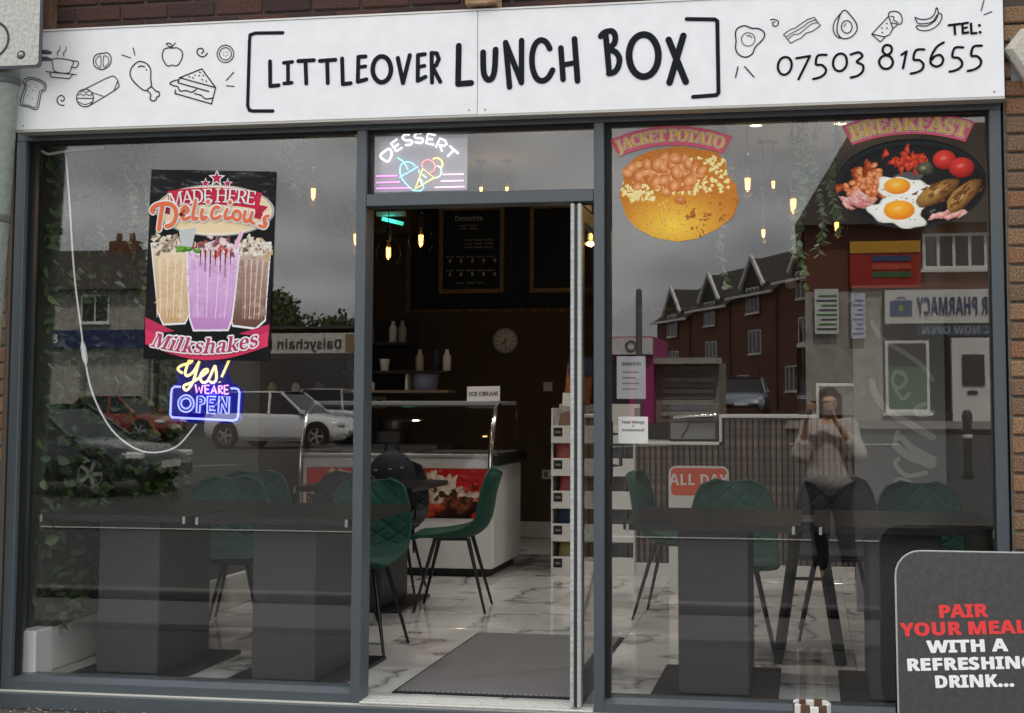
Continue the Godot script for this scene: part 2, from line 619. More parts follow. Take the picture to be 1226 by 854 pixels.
func build_shop_shell():
	var shop := thing("shop_building", "brown brick parade building that houses the cafe", "building", Vector3.ZERO)
	var meshes := []
	for s in [Vector3(0.215, 0.065, 0.1), Vector3(0.213, 0.066, 0.1), Vector3(0.1025, 0.065, 0.1)]:
		var b := MB.new()
		b.box(Vector3.ZERO, s, 0.006)
		meshes.append(b.make())
	var tan_ := []
	for c in [[182, 142, 108], [168, 134, 102], [190, 152, 114], [158, 126, 100], [176, 128, 96], [150, 122, 96]]:
		tan_.append(mat(rgb(c[0], c[1], c[2]), 0.92, 0.0, "brick", 4.0, 0.35, true))
	var dark := []
	for c in [[92, 64, 60], [84, 58, 54], [98, 68, 60], [76, 54, 52], [104, 68, 58]]:
		dark.append(mat(rgb(c[0], c[1], c[2]), 0.92, 0.0, "brick", 4.0, 0.35, true))
	var wall := put(shop, "wall", bx(Vector3(-6.4, 2.56, -0.24), Vector3(3.4, 6.2, 0.006)), M.mortar_dark)
	brick_courses(wall, -4.05, 1.05, 2.965, 4, 0.018, dark, meshes)
	var pr := put(shop, "pier", bx(Vector3(0.775, -0.1, -0.24), Vector3(3.4, 2.555, 0.006)), M.mortar)
	brick_courses(pr, 0.782, 1.17, 0.0, 39, 0.022, tan_, meshes)
	var pl := put(shop, "pier", bx(Vector3(-6.4, -0.1, -0.24), Vector3(-3.556, 2.555, 0.006)), M.mortar)
	brick_courses(pl, -3.895, -3.6, 0.0, 34, 0.022, tan_, meshes)
	var wide := mat(rgb(150, 112, 88), 0.92, 0.0, "brick", 4.0, 0.35, true)
	put(shop, "neighbour_wall", bx(Vector3(3.4, -0.1, -7.4), Vector3(9.0, 6.2, 0.016)), wide)
	put(shop, "neighbour_wall", bx(Vector3(-12.0, -0.1, -7.4), Vector3(-6.4, 6.2, 0.016)), wide)
	# the rest of the brickwork, outside the picture, joined into one part
	var rest := MB.new()
	rest.colored = true
	for reg in [[1.19, 3.4, 0.0, 39, 0], [-6.4, -3.91, 0.0, 39, 0], [-6.4, 3.4, 3.265, 38, 1], [-6.4, -4.07, 2.965, 4, 1], [1.19, 3.4, 2.965, 4, 1]]:
		for k in reg[3]:
			var x: float = reg[0] + (0.05 if k % 2 else 0.0)
			while x + 0.215 < reg[1] + 0.1:
				rest.col = [Color(0.36, 0.23, 0.14), Color(0.3, 0.2, 0.12), Color(0.27, 0.18, 0.12), Color(0.33, 0.19, 0.11)][rng.randi() % 4] if reg[4] == 0 else [Color(0.1, 0.05, 0.043), Color(0.085, 0.043, 0.038), Color(0.12, 0.056, 0.045)][rng.randi() % 3]
				rest.box(Vector3(x + 0.1075, reg[2] + (k + 0.5) * 0.075, -0.02 + rng.randf_range(-0.002, 0.002)), Vector3(0.215, 0.065, 0.08))
				x += 0.225
	var rm := mat(Color.WHITE, 0.92, 0.0, "brick", 4.0, 0.0, true)
	rm.vertex_color_use_as_albedo = true
	tag(put(shop, "brickwork", rest, rm), "", "", "", "stuff")
	put(shop, "roof", bx(Vector3(-12.1, 6.2, -9.0), Vector3(9.1, 6.5, 0.2)), mat(rgb(70, 62, 58), 0.9))
	# inside: floor, ceiling and walls with thickness
	var fl = struct_("floor", bx(Vector3(-4.6, -0.1, -7.5), Vector3(1.0, 0.055, -0.125)), mat(rgb(120, 118, 114), 0.9))
	var tile := MB.new()
	tile.box(Vector3.ZERO, Vector3(0.597, 0.016, 0.597), 0.0015)
	var tm := tile.make()
	var tmats := []
	for k in 6:
		var m := mat(rgb(226, 226, 224), 0.07, 0.0, "marble", 0.36)
		m.uv1_offset = Vector3(0.37 * k, 0.11 * k, 0.53 * k)
		tmats.append(m)
	for i in 9:
		for j in 12:
			put(fl, "tile", tm, tmats[rng.randi() % 6], Vector3(-4.3 + i * 0.6, 0.062, -0.44 - j * 0.6), Vector3(0, PI / 2 * (rng.randi() % 4), 0))
	struct_("ceiling", bx(Vector3(-4.6, 3.25, -7.5), Vector3(1.0, 3.4, -0.25)), mat(rgb(128, 124, 118), 0.9))
	var brown := mat(rgb(92, 77, 66), 0.85, 0.0, "faint", 1.0)
	struct_("wall_back", bx(Vector3(-4.6, 0.0, -7.5), Vector3(1.0, 3.25, -7.25)), brown)
	struct_("wall_right", bx(Vector3(0.8, 0.0, -7.25), Vector3(1.0, 3.25, -0.25)), mat(rgb(58, 56, 56), 0.85, 0.0, "faint", 1.0))
	struct_("wall_left", bx(Vector3(-3.72, 0.0, -2.9), Vector3(-3.54, 3.25, -0.25)), mat(rgb(92, 92, 90), 0.85, 0.0, "faint", 1.0))
	struct_("wall_return", bx(Vector3(-4.6, 0.0, -2.9), Vector3(-3.72, 3.25, -2.75)), brown)
	struct_("wall_left_rear", bx(Vector3(-4.6, 0.0, -7.25), Vector3(-4.42, 3.25, -2.9)), brown)
	struct_("wall_lintel", bx(Vector3(-3.54, 2.62, -0.25), Vector3(0.8, 3.25, -0.24)), mat(rgb(150, 146, 140), 0.9))
	for s in [["skirting", Vector3(-3.54, 0.07, -2.9), Vector3(-3.518, 0.27, -0.135)], ["skirting", Vector3(-4.42, 0.07, -7.25), Vector3(0.8, 0.22, -7.228)], ["skirting", Vector3(0.778, 0.07, -2.9), Vector3(0.8, 0.24, -0.14)]]:
		struct_(s[0], bx(s[1], s[2], 0.008), M.white)
	struct_("window_reveal", bx(Vector3(-3.54, 0.07, -0.25), Vector3(-3.44, 0.3, -0.1), 0.006), M.white)
	# grey partition by the counter, with a word in flowing white script
	var part = tag(put(self, "partition_wall", bx(Vector3(0.262, 0.07, -3.1), Vector3(0.8, 2.05, -2.99)), mat(rgb(150, 152, 153), 0.7)), "", "", "", "structure")
	put(part, "script_lettering", strokes_flat(SCRIPT, -2.986), mat(rgb(196, 198, 198), 0.6))

# ------------------------------------------------------------------ shopfront
func build_shopfront():
	var f := thing("shopfront_frame", "dark grey aluminium shopfront with two tall windows and a doorway", "shopfront")
	for x in [[-3.545, -3.498], [-1.933, -1.889], [-0.891, -0.847], [0.719, 0.766]]:
		put(f, "post", bx(Vector3(x[0], 0.062, -0.12), Vector3(x[1], 2.508, 0.0), 0.003), M.frame)
	put(f, "head_rail", bx(Vector3(-3.545, 2.508, -0.12), Vector3(0.766, 2.552, -0.003), 0.002), M.frame)
	put(f, "transom", bx(Vector3(-1.889, 2.173, -0.12), Vector3(-0.891, 2.227, -0.003), 0.003), M.frame)
	for s in [[-3.498, -1.933], [-0.847, 0.719]]:
		var m := MB.new()   # rail with a sloping top
		var prof := PackedVector2Array([Vector2(-0.002, 0.062), Vector2(-0.002, 0.098), Vector2(-0.04, 0.117), Vector2(-0.12, 0.119), Vector2(-0.12, 0.062)])
		for i in prof.size():
			var a := prof[i]
			var b := prof[(i + 1) % prof.size()]
			m.quad(Vector3(s[0], a.y, a.x), Vector3(s[1], a.y, a.x), Vector3(s[1], b.y, b.x), Vector3(s[0], b.y, b.x))
		put(f, "bottom_rail", m, M.frame)
		# glazing beads just proud of the glass
		var y0 := 0.119
		var y1 := 2.508
		for b in [[Vector3(s[0], y0, -0.05), Vector3(s[0] + 0.022, y1, -0.03)], [Vector3(s[1] - 0.006, y0, -0.05), Vector3(s[1], y1, -0.03)], [Vector3(s[0] + 0.022, y1 - 0.012, -0.05), Vector3(s[1] - 0.006, y1, -0.028)]]:
			put(f, "glazing_bead", bx(b[0], b[1]), M.gasket)
		put(f, "glass_pane", bx(Vector3(s[0] + 0.004, 0.121, -0.0605), Vector3(s[1] - 0.004, 2.506, -0.0545)), M.glass)
	put(f, "glass_pane", bx(Vector3(-1.885, 2.229, -0.0605), Vector3(-0.895, 2.506, -0.0545)), M.glass)
	put(f, "glazing_bead", bx(Vector3(-1.889, 2.227, -0.05), Vector3(-1.878, 2.508, -0.03)), M.gasket)
	put(f, "glazing_bead", bx(Vector3(-1.878, 2.494, -0.05), Vector3(-0.891, 2.508, -0.028)), M.gasket)
	for s in [[-3.494, -1.937, 0.121], [-0.843, 0.715, 0.121], [-1.885, -0.895, 2.229]]:
		var fm := MB.new()
		fm.quad(Vector3(s[0], s[2], -0.0606), Vector3(s[1], s[2], -0.0606), Vector3(s[1], 2.506, -0.0606), Vector3(s[0], 2.506, -0.0606))
		put(f, "extra_reflection_sheet", fm, M.glass)  # extra single sheet added so the glass mirrors the street more strongly
	put(f, "sill", bx(Vector3(-3.7, -0.06, -0.14), Vector3(0.8, 0.052, 0.022), 0.004), M.frame)
	put(f, "sealant_line", bx(Vector3(-3.62, 0.052, -0.1), Vector3(0.77, 0.0605, 0.012), 0.002), M.seal)
	put(f, "threshold", bx(Vector3(-1.888, 0.0607, -0.14), Vector3(-0.892, 0.071, 0.016), 0.003), M.threshold)
	for k in 3:
		put(f, "threshold_ridge", bx(Vector3(-1.885, 0.071, -0.1 + k * 0.035), Vector3(-0.895, 0.075, -0.092 + k * 0.035), 0.001), M.threshold)
	# the door leaf, swung in at right angles to the front
	var d := thing("glass_door", "open glazed door leaf standing edge-on in the doorway with a worn silver edge", "door", Vector3(-0.99, 0.078, 0.0))
	put(d, "door_edge", bx(Vector3(0, 0, -0.045), Vector3(0.016, 2.088, 0.0), 0.004), M.alu_worn)
	put(d, "door_edge", bx(Vector3(0.03, 0, -0.045), Vector3(0.046, 2.088, 0.0), 0.004), M.alu_worn)
	put(d, "edge_channel", bx(Vector3(0.0162, 0.002, -0.045), Vector3(0.0298, 2.086, -0.006)), M.frame_dark)
	put(d, "stile", bx(Vector3(0.002, 0, -0.105), Vector3(0.044, 2.088, -0.0455), 0.003), M.frame)
	put(d, "stile", bx(Vector3(0.002, 0, -0.95), Vector3(0.044, 2.088, -0.88), 0.003), M.frame)
	put(d, "rail", bx(Vector3(0.004, 0, -0.88), Vector3(0.042, 0.12, -0.105), 0.003), M.frame)
	put(d, "rail", bx(Vector3(0.004, 2.02, -0.88), Vector3(0.042, 2.086, -0.105), 0.003), M.frame)
	put(d, "glass_pane", bx(Vector3(0.02, 0.12, -0.88), Vector3(0.026, 2.02, -0.105)), M.glass)
	var h := put(d, "handle", mtube([Vector3(0.046, 0.95, -0.915), Vector3(0.09, 0.95, -0.915), Vector3(0.09, 1.1, -0.915), Vector3(0.046, 1.1, -0.915)], 0.009, 8), M.black_metal)
	put(h, "lock_plate", bx(Vector3(0.0445, 0.86, -0.94), Vector3(0.05, 1.16, -0.9), 0.002), M.black_metal)
	put(d, "closer", bx(Vector3(-0.01, 2.1, -0.4), Vector3(0.03, 2.13, -0.1), 0.003), M.alu)

func build_fascia():
	var s := thing("fascia_sign", "long white shop sign reading LITTLEOVER LUNCH BOX in hand-drawn letters", "sign")
	put(s, "panel", bx(Vector3(-3.5, 2.54, 0.0), Vector3(-1.3762, 2.985, 0.09), 0.002), M.fascia)
	put(s, "panel", bx(Vector3(-1.3738, 2.5395, 0.0), Vector3(0.77, 2.985, 0.0895), 0.002), M.fascia)
	put(s, "edge_trim", bx(Vector3(-3.5, 2.531, 0.002), Vector3(0.77, 2.5392, 0.0885)), M.seal)
	put(s, "top_capping", bx(Vector3(-3.505, 2.9855, 0.0), Vector3(0.775, 2.993, 0.094)), M.white)
	var z := 0.0922
	for l in SIGN_LETTERS:
		put(s, "letter", strokes_flat(l, z, 0.0022), M.vinyl_black)
	for l in PHONE_LETTERS:
		put(s, "numeral", strokes_flat(l, z, 0.0008), M.vinyl_ink)
	for d in DOODLES:
		var o := put(s, "doodle", strokes_flat(d[1], z), M.vinyl_ink)
		o.set_meta("label", "black line drawing of a " + d[0])
	# screws of the panels
	var sc := MB.new()
	sc.lathe([Vector2(0, 0), Vector2(0.004, 0), Vector2(0.003, 0.002), Vector2(0, 0.0025)], 8)
	var scm := sc.make()
	for x in [-3.46, -1.41, -1.34, 0.73]:
		put(s, "screw", scm, M.grey, Vector3(x, 2.56, 0.0902), Vector3(PI / 2, 0, 0))
	var t1 := bx(Vector3(-0.07, -0.12, -0.05), Vector3(0.07, 0.13, 0.05), 0.006)
	solo("timber_block", t1, mat(rgb(186, 150, 116), 0.85, 0.0, "wood", 3.0), "pale timber block on the brickwork above the middle of the white sign", "block", Vector3(-1.353, 3.122, 0.075))
	solo("timber_batten", bx(Vector3(-0.022, -0.02, -0.03), Vector3(0.022, 0.4, 0.03), 0.004), mat(rgb(112, 82, 60), 0.85, 0.0, "wood", 3.0), "narrow brown timber batten rising from the end of the white sign", "batten", Vector3(-3.37, 3.014, 0.052))

# ------------------------------------------------------------------ inside the cafe
func leaf_mesh(l: float, w: float) -> ArrayMesh:
	var m := MB.new()
	var P := [Vector3(0, 0, 0), Vector3(w * 0.42, l * 0.3, 0.12 * w), Vector3(w * 0.4, l * 0.6, 0.1 * w), Vector3(0, l, -0.1 * w), Vector3(-w * 0.4, l * 0.6, 0.1 * w), Vector3(-w * 0.42, l * 0.3, 0.12 * w)]
	var mid := Vector3(0, l * 0.45, -0.04 * w)
	for i in 6: m.tri(mid, P[i], P[(i + 1) % 6])
	return m.make()

func leafy(count: int, place: Callable, mesh: Mesh, material: Material, cols: Array) -> MultiMeshInstance3D:
	var mm := MultiMesh.new()
	mm.transform_format = MultiMesh.TRANSFORM_3D
	mm.mesh = mesh
	mm.use_colors = true
	mm.instance_count = count
	for i in count:
		mm.set_instance_transform(i, place.call(i))
		mm.set_instance_color(i, cols[rng.randi() % cols.size()])
	var mi := MultiMeshInstance3D.new()
	mi.multimesh = mm
	mi.material_override = material
	return mi

func leaf_material() -> StandardMaterial3D:
	var m := mat(Color.WHITE, 0.5)
	m.vertex_color_use_as_albedo = true
	m.backlight_enabled = true
	m.backlight = Color(0.4, 0.5, 0.3)
	return m

func rand_basis(s: float) -> Basis:
	return Basis(Vector3(rng.randfn(), rng.randfn(), rng.randfn()).normalized(), rng.randf() * TAU).scaled(Vector3.ONE * s)

func hanging_ivy(label: String, top: Vector3, length: float, strands: int, spread: float, col: Array):
	var o := thing("hanging_ivy", label, "plant", top, "artificial ivy hanging inside the windows")
	var verts := MB.new()
	verts.colored = true
	var lf := []
	for s in strands:
		var p := Vector3(rng.randf_range(-spread, spread), 0, rng.randf_range(-spread, spread) * 0.5)
		var len := length * (1.0 if s == 0 else rng.randf_range(0.35, 0.9))
		var pts := []
		var k := 0.0
		while k <= 1.0:
			pts.append(p + Vector3(sin(k * 7.0 + s) * 0.02, -k * len, cos(k * 5.0 + s * 2.0) * 0.015))
			k += 0.05
		put(o, "stem", mtube(pts, 0.0022, 5), mat(rgb(96, 112, 70), 0.7))
		for q in range(1, pts.size()):
			for w in 2 + int(len > 0.4):
				lf.append([pts[q] + Vector3(rng.randfn(0, 0.004), rng.randfn(0, 0.012), 0), rng.randf_range(0.03, 0.05)])
	var base := leaf_mesh(1.0, 0.85)
	var arr := base.surface_get_arrays(0)
	var bv: PackedVector3Array = arr[Mesh.ARRAY_VERTEX]
	for l in lf:
		var b := Basis(Vector3(0, 1, 0), rng.randf() * TAU) * Basis(Vector3(1, 0, 0), PI - rng.randf_range(0.3, 1.1))
		b = b.scaled(Vector3.ONE * l[1])
		verts.col = col[rng.randi() % col.size()]
		for i in range(0, bv.size(), 3):
			verts.tri(l[0] + b * bv[i], l[0] + b * bv[i + 2], l[0] + b * bv[i + 1])
	put(o, "leaves", verts, leaf_material())

func build_interior():
	# artificial foliage panel on the side wall
	var greens := [Color(0.03, 0.08, 0.02), Color(0.055, 0.11, 0.025), Color(0.02, 0.05, 0.014), Color(0.1, 0.16, 0.045), Color(0.04, 0.07, 0.018)]
	var pan := thing("foliage_panel", "artificial green leaf wall panel along the side wall behind the window with the cable", "plant panel", Vector3(-3.54, 0.3, -0.9))
	put(pan, "backing", bx(Vector3(0, 0, -0.78), Vector3(0.02, 2.2, 0.72)), mat(rgb(30, 38, 24), 0.9))
	var fo := leafy(1700, func(_i):
		var b := Basis(Vector3(0, 0, 1), -PI / 2 + rng.randfn(0, 0.5)) * Basis(Vector3(0, 1, 0), rng.randf() * TAU) * Basis(Vector3(1, 0, 0), rng.randf_range(0.4, 1.3))
		return Transform3D(b.scaled(Vector3.ONE * rng.randf_range(0.7, 1.3)), Vector3(0.02 + rng.randf() * 0.05, rng.randf() * 2.2, rng.randf_range(-0.78, 0.72))), leaf_mesh(0.06, 0.05), leaf_material(), greens)
	fo.name = "foliage"
	fo.set_meta("kind", "stuff")
	pan.add_child(fo)
	var ivy := [Color(0.22, 0.32, 0.16), Color(0.3, 0.4, 0.22), Color(0.14, 0.24, 0.09), Color(0.36, 0.44, 0.3)]
	hanging_ivy("long green ivy strand hanging beside the frying pan sticker", Vector3(0.03, 2.56, -0.4), 0.72, 5, 0.09, ivy)
	hanging_ivy("short ivy tip hanging below the baked potato sticker", Vector3(-0.39, 2.6, -0.5), 0.78, 2, 0.03, ivy)
	hanging_ivy("pale ivy strand hanging beside the milkshake poster", Vector3(-3.14, 2.6, -0.4), 0.72, 4, 0.06, ivy)
	hanging_ivy("ivy sprig hanging above the corner of the milkshake poster", Vector3(-2.42, 2.62, -0.5), 0.3, 3, 0.08, ivy)
	build_pendants()
	build_downlights()
	build_back_of_shop()
	build_counter()
	build_freezer()
	build_rack()

func build_pendants():
	var p := Node3D.new()
	var shade := MB.new()
	shade.lathe([Vector2(0.018, 0.17), Vector2(0.03, 0.13), Vector2(0.06, 0.07), Vector2(0.074, 0.03), Vector2(0.068, -0.005), Vector2(0.05, -0.03)].map(func(q): return Vector2(q.x, q.y)), 20)
	var sh := shade
	# profile runs downwards here, so turn its normals out
	for i in sh.n.size(): sh.n[i] = -sh.n[i]
	put(p, "glass_shade", sh, M.glass)
	put(p, "lamp_holder", mlathe([Vector2(0, 0.1), Vector2(0.016, 0.1), Vector2(0.018, 0.16), Vector2(0.012, 0.19), Vector2(0, 0.195)], 12), M.black_metal)
	var bulb := put(p, "bulb", mlathe([Vector2(0, -0.012), Vector2(0.012, -0.008), Vector2(0.02, 0.015), Vector2(0.018, 0.045), Vector2(0.009, 0.085), Vector2(0.009, 0.1)], 12), glass(0.08, rgb(255, 190, 90)))
	var warm := glow(rgb(255, 206, 96), 3.0)
	for k in 4:
		var a := TAU * k / 4
		put(bulb, "filament", mtube([Vector3(cos(a) * 0.007, 0.0, sin(a) * 0.007), Vector3(cos(a) * 0.011, 0.06, sin(a) * 0.011)], 0.0034, 5), warm)
	# [place of the bulb, size, label]
	var list := [
		[Vector3(-0.316, 2.45, -1.6), 1.0, "clear teardrop pendant lamp next to the baked potato sticker, nearest to it"],
		[Vector3(-0.079, 2.33, -1.6), 1.05, "largest clear pendant lamp, hanging lower between the potato and pan stickers"],
		[Vector3(-2.715, 2.46, -1.6), 0.9, "pendant lamp hanging beside the top of the milkshake poster"],
		[Vector3(-2.464, 2.2, -1.6), 0.9, "pendant lamp half hidden by the door post"],
		[Vector3(-2.708, 2.27, -3.0), 1.1, "pendant lamp just inside the doorway, lower of the two"],
		[Vector3(-2.489, 2.35, -3.0), 1.1, "pendant lamp just inside the doorway, higher of the two, before the menu board"],
		[Vector3(-2.564, 2.99, -5.0), 0.8, "small pendant lamp seen over the doorway next to the dessert neon"],
		[Vector3(-2.354, 2.985, -5.0), 0.8, "small pendant lamp seen over the doorway, farther from the dessert neon"],
		[Vector3(-0.253, 2.9, -4.5), 0.8, "small far pendant lamp in the row of two under the ceiling, first from the potato"],
		[Vector3(-0.054, 2.905, -4.5), 0.8, "small far pendant lamp in the row of two under the ceiling, next to the ivy"],
		[Vector3(-0.328, 2.54, -4.5), 0.85, "small pendant lamp hanging lower, right below the potato end of the row"],
		[Vector3(-0.061, 2.25, -3.0), 0.9, "lowest pendant lamp, beside the tip of the long ivy strand"],
		[Vector3(0.17, 2.39, -3.0), 0.9, "pendant lamp glowing through the leaves of the long ivy strand"],
	]
	for q in list:
		var o := thing("pendant_lamp", q[2], "lamp", q[0], "filament pendant lamps")
		for ch in p.get_children():
			var c2: Node3D = ch.duplicate()
			c2.scale = Vector3.ONE * q[1]
			o.add_child(c2, true)
		var top: float = 3.25 - q[0].y
		put(o, "cord", mtube([Vector3(0, 0.18 * q[1], 0), Vector3(0, top, 0)], 0.0032, 5), M.black)
		put(o, "ceiling_rose", mlathe([Vector2(0, top - 0.025), Vector2(0.03, top - 0.025), Vector2(0.045, top - 0.001), Vector2(0, top - 0.001)], 14), M.black)
		var l := OmniLight3D.new()
		l.name = "lamp_light"
		l.light_color = rgb(255, 200, 120)
		l.light_energy = 0.015
		l.light_size = 0.02
		l.omni_range = 9.0
		l.omni_attenuation = 2.0
		l.shadow_enabled = true
		o.add_child(l)
		l.position = Vector3(0, -0.03, 0)
	p.free()

func build_downlights():
	var where := [["above the cable end of the window", -3.98, -3.59], ["above the milkshake poster", -3.47, -3.61], ["above the doorway, nearer the freezer, added out of view to brighten the shop", -2.3, -3.62], ["above the doorway, nearer the snack rack, added out of view to brighten the shop", -1.3, -3.75], ["above the hanging lamps beside the potato", -0.355, -3.92], ["above the hanging ivy", 0.22, -3.95],
		["over the neon window tables, added out of view to brighten the shop", -2.75, -1.5], ["over the doormat, added out of view to brighten the shop", -1.4, -1.5], ["over the sticker window tables, added out of view to brighten the shop", -0.1, -1.5]]  # lights over doorway, mat and tables are unseen extras that brighten the shop
	for w in where:
		var o := thing("ceiling_downlight", "small round recessed ceiling light " + w[0], "ceiling light", Vector3(w[1], 3.25, w[2]), "recessed ceiling lights")
		put(o, "trim_ring", mlathe([Vector2(0.042, -0.003), Vector2(0.055, -0.006), Vector2(0.058, 0.0), Vector2(0.042, 0.0)], 18), M.alu)
		put(o, "lamp_disc", mlathe([Vector2(0, -0.0022), Vector2(0.041, -0.0022), Vector2(0.041, 0.0), Vector2(0, 0.0)], 18), glow(rgb(255, 214, 150), 4.0))
		var l := SpotLight3D.new()
		l.name = "downlight_beam"
		l.light_color = rgb(255, 250, 242)
		l.light_energy = 0.6 if w[2] > -2.0 else 0.5
		l.light_size = 0.04
		l.spot_angle = 62.0
		l.spot_range = 8.0
		l.spot_attenuation = 2.0
		l.shadow_enabled = true
		o.add_child(l)
		l.position = Vector3(0, -0.03, 0)
		l.rotation = Vector3(-PI / 2, 0, 0)

func scribble(count: int, h: float) -> MB:   # chalk handwriting too small to read in the photograph
	var m := MB.new()
	var x := -count * 0.05
	for k in count:
		var pts := []
		for i in 13: pts.append(Vector3(x + i * 0.0065, h * 0.5 * sin(i * 2.3 + k) * (1.0 if i % 4 else 1.6), 0.0))
		m.tube(pts, 0.0022, 4)
		x += 0.1
	return m

func framed_board(at: Vector3, w: float, h: float, label: String) -> Node3D:
	var b := thing("menu_board", label, "board", at, "chalk menu boards on the back wall")
	put(b, "slate", bx(Vector3(-w / 2, -h / 2, 0), Vector3(w / 2, h / 2, 0.012)), mat(rgb(28, 30, 42), 0.7))
	var wood := mat(rgb(196, 150, 104), 0.7, 0.0, "wood", 4.0)
	for s in [-1, 1]:
		put(b, "frame_bar", bx(Vector3(s * w / 2 - 0.02, -h / 2 - 0.02, 0), Vector3(s * w / 2 + 0.02, h / 2 + 0.02, 0.03), 0.003), wood)
		put(b, "frame_bar", bx(Vector3(-w / 2 + 0.02, s * h / 2 - 0.02, 0), Vector3(w / 2 - 0.02, s * h / 2 + 0.02, 0.028), 0.003), wood)
	return b

func build_back_of_shop():
	var zb := -7.25
	var navy := thing("dark_wall_panel", "wide dark navy panel with a thin wooden lower edge behind the menu boards", "panel", Vector3(-2.9, 2.72, zb))
	put(navy, "panel", bx(Vector3(-0.88, -0.5, 0.002), Vector3(2.4, 0.52, 0.02)), mat(rgb(36, 37, 46), 0.75))
	put(navy, "wooden_edge", bx(Vector3(-0.9, -0.53, 0.002), Vector3(2.4, -0.5, 0.03), 0.003), mat(rgb(160, 122, 86), 0.7, 0.0, "wood", 4.0))
	put(navy, "wooden_edge", bx(Vector3(-0.93, -0.53, 0.002), Vector3(-0.885, 0.52, 0.03), 0.003), mat(rgb(160, 122, 86), 0.7, 0.0, "wood", 4.0))
	var b := framed_board(Vector3(-3.18, 2.79, zb + 0.024), 0.6, 0.8, "framed chalk menu board headed Desserts above the ice cream freezer")
	var chalk := mat(rgb(225, 225, 220), 0.9)
	put(b, "chalk_heading", words("Desserts", 0.05, SERIF), chalk, Vector3(-0.03, 0.3, 0.014))
	for l in [[2, 0.02, -0.02, 0.23], [2, 0.02, -0.02, 0.2], [3, 0.018, 0.08, 0.09], [3, 0.018, 0.08, 0.055], [3, 0.018, 0.08, 0.02]]:
		put(b, "chalk_line", scribble(l[0], l[1]), chalk, Vector3(l[2], l[3], 0.014))
	var k := 0
	for row in [[-0.07, 5], [-0.2, 5], [-0.32, 3]]:
		put(b, "chalk_line", scribble(row[1], 0.018), chalk, Vector3(0, row[0], 0.014))
		if k < 2:
			for i in 5:
				var m := MB.new()
				m.tube([Vector3(-0.22 + i * 0.11, row[0] - 0.035, 0.014), Vector3(-0.21 + i * 0.11, row[0] - 0.06, 0.014), Vector3(-0.2 + i * 0.11, row[0] - 0.035, 0.014)], 0.004, 5)
				m.ball(Vector3(-0.21 + i * 0.11, row[0] - 0.032, 0.014), Vector3(0.012, 0.012, 0.002), 8, 4)
				put(b, "chalk_drawing", m, chalk)
		k += 1
	framed_board(Vector3(-2.29, 2.79, zb + 0.024), 0.6, 0.8, "plain framed chalkboard partly hidden by the door edge")
	# clock
	var c := thing("wall_clock", "round white wall clock with a silver rim on the brown back wall", "clock", Vector3(-2.85, 1.916, zb))
	var rim := mlathe([Vector2(0.105, 0.0), Vector2(0.125, 0.0), Vector2(0.125, 0.02), Vector2(0.118, 0.032), Vector2(0.108, 0.028), Vector2(0.105, 0.02)], 28)
	put(c, "rim", rim, M.alu, Vector3.ZERO, Vector3(PI / 2, 0, 0))
	put(c, "dial", mlathe([Vector2(0.107, 0.004), Vector2(0.107, 0.018), Vector2(0, 0.0181)], 28), M.white, Vector3.ZERO, Vector3(PI / 2, 0, 0))
	for i in 12:
		var a := TAU * i / 12
		put(c, "hour_mark", bx(Vector3(-0.004, -0.011, 0.0), Vector3(0.004, 0.011, 0.002)), M.black, Vector3(sin(a) * 0.086, cos(a) * 0.086, 0.019), Vector3(0, 0, -a))
	put(c, "hand", bx(Vector3(-0.004, -0.015, 0), Vector3(0.004, 0.055, 0.002)), M.black, Vector3(0, 0, 0.021), Vector3(0, 0, 2.4))
	put(c, "hand", bx(Vector3(-0.003, -0.018, 0), Vector3(0.003, 0.082, 0.002)), M.black, Vector3(0, 0, 0.024), Vector3(0, 0, -2.95))
	var sw := thing("wall_switch", "white square switch plate on the brown back wall", "switch", Vector3(-2.44, 1.482, zb))
	put(sw, "plate", bx(Vector3(-0.043, -0.043, 0), Vector3(0.043, 0.043, 0.01), 0.003), M.white)
	put(sw, "rocker", bx(Vector3(-0.012, -0.02, 0.01), Vector3(0.012, 0.02, 0.016), 0.002), M.white_gloss)
	var sk := thing("wall_socket", "white double socket plate low on the back wall beside the snack rack", "socket", Vector3(-2.42, 0.66, zb))
	put(sk, "plate", bx(Vector3(-0.073, -0.043, 0), Vector3(0.073, 0.043, 0.01), 0.003), M.white)
	for s in [-1, 1]: put(sk, "socket_face", bx(Vector3(s * 0.035 - 0.02, -0.025, 0.01), Vector3(s * 0.035 + 0.02, 0.025, 0.012)), M.grey)
	# emergency exit light
	var ex := thing("exit_light", "glowing green emergency exit light under the ceiling beam", "exit light", Vector3(-3.62, 2.94, -6.0))
	put(ex, "housing", bx(Vector3(-0.12, 0.02, -0.03), Vector3(0.14, 0.06, 0.03), 0.004), M.white)
	put(ex, "lit_panel", bx(Vector3(-0.07, -0.035, -0.006), Vector3(0.13, -0.002, 0.006)), glow(rgb(60, 215, 190), 0.6), Vector3.ZERO, Vector3(0, 0, -0.25))
	var el := OmniLight3D.new()
	el.name = "exit_glow"
	el.light_color = rgb(80, 240, 210)
	el.light_energy = 0.004
	el.light_size = 0.05
	el.shadow_enabled = true
	ex.add_child(el)
	el.position = Vector3(0, -0.02, 0.05)
	solo("ceiling_beam", bx(Vector3(-0.9, -0.08, -0.1), Vector3(0.42, 0.3, 0.1)), mat(rgb(110, 84, 62), 0.8, 0.0, "wood", 2.0), "brown timber beam below the exit light at the rear ceiling", "beam", Vector3(-4.0, 2.95, -6.6))
	# shelves with jars and bottles in the rear corner
	var sh := thing("corner_shelves", "dark three-tier wall shelf in the rear corner behind the freezer", "shelf", Vector3(-3.3, 1.42, -5.6))
	var dk := mat(rgb(38, 34, 32), 0.7)
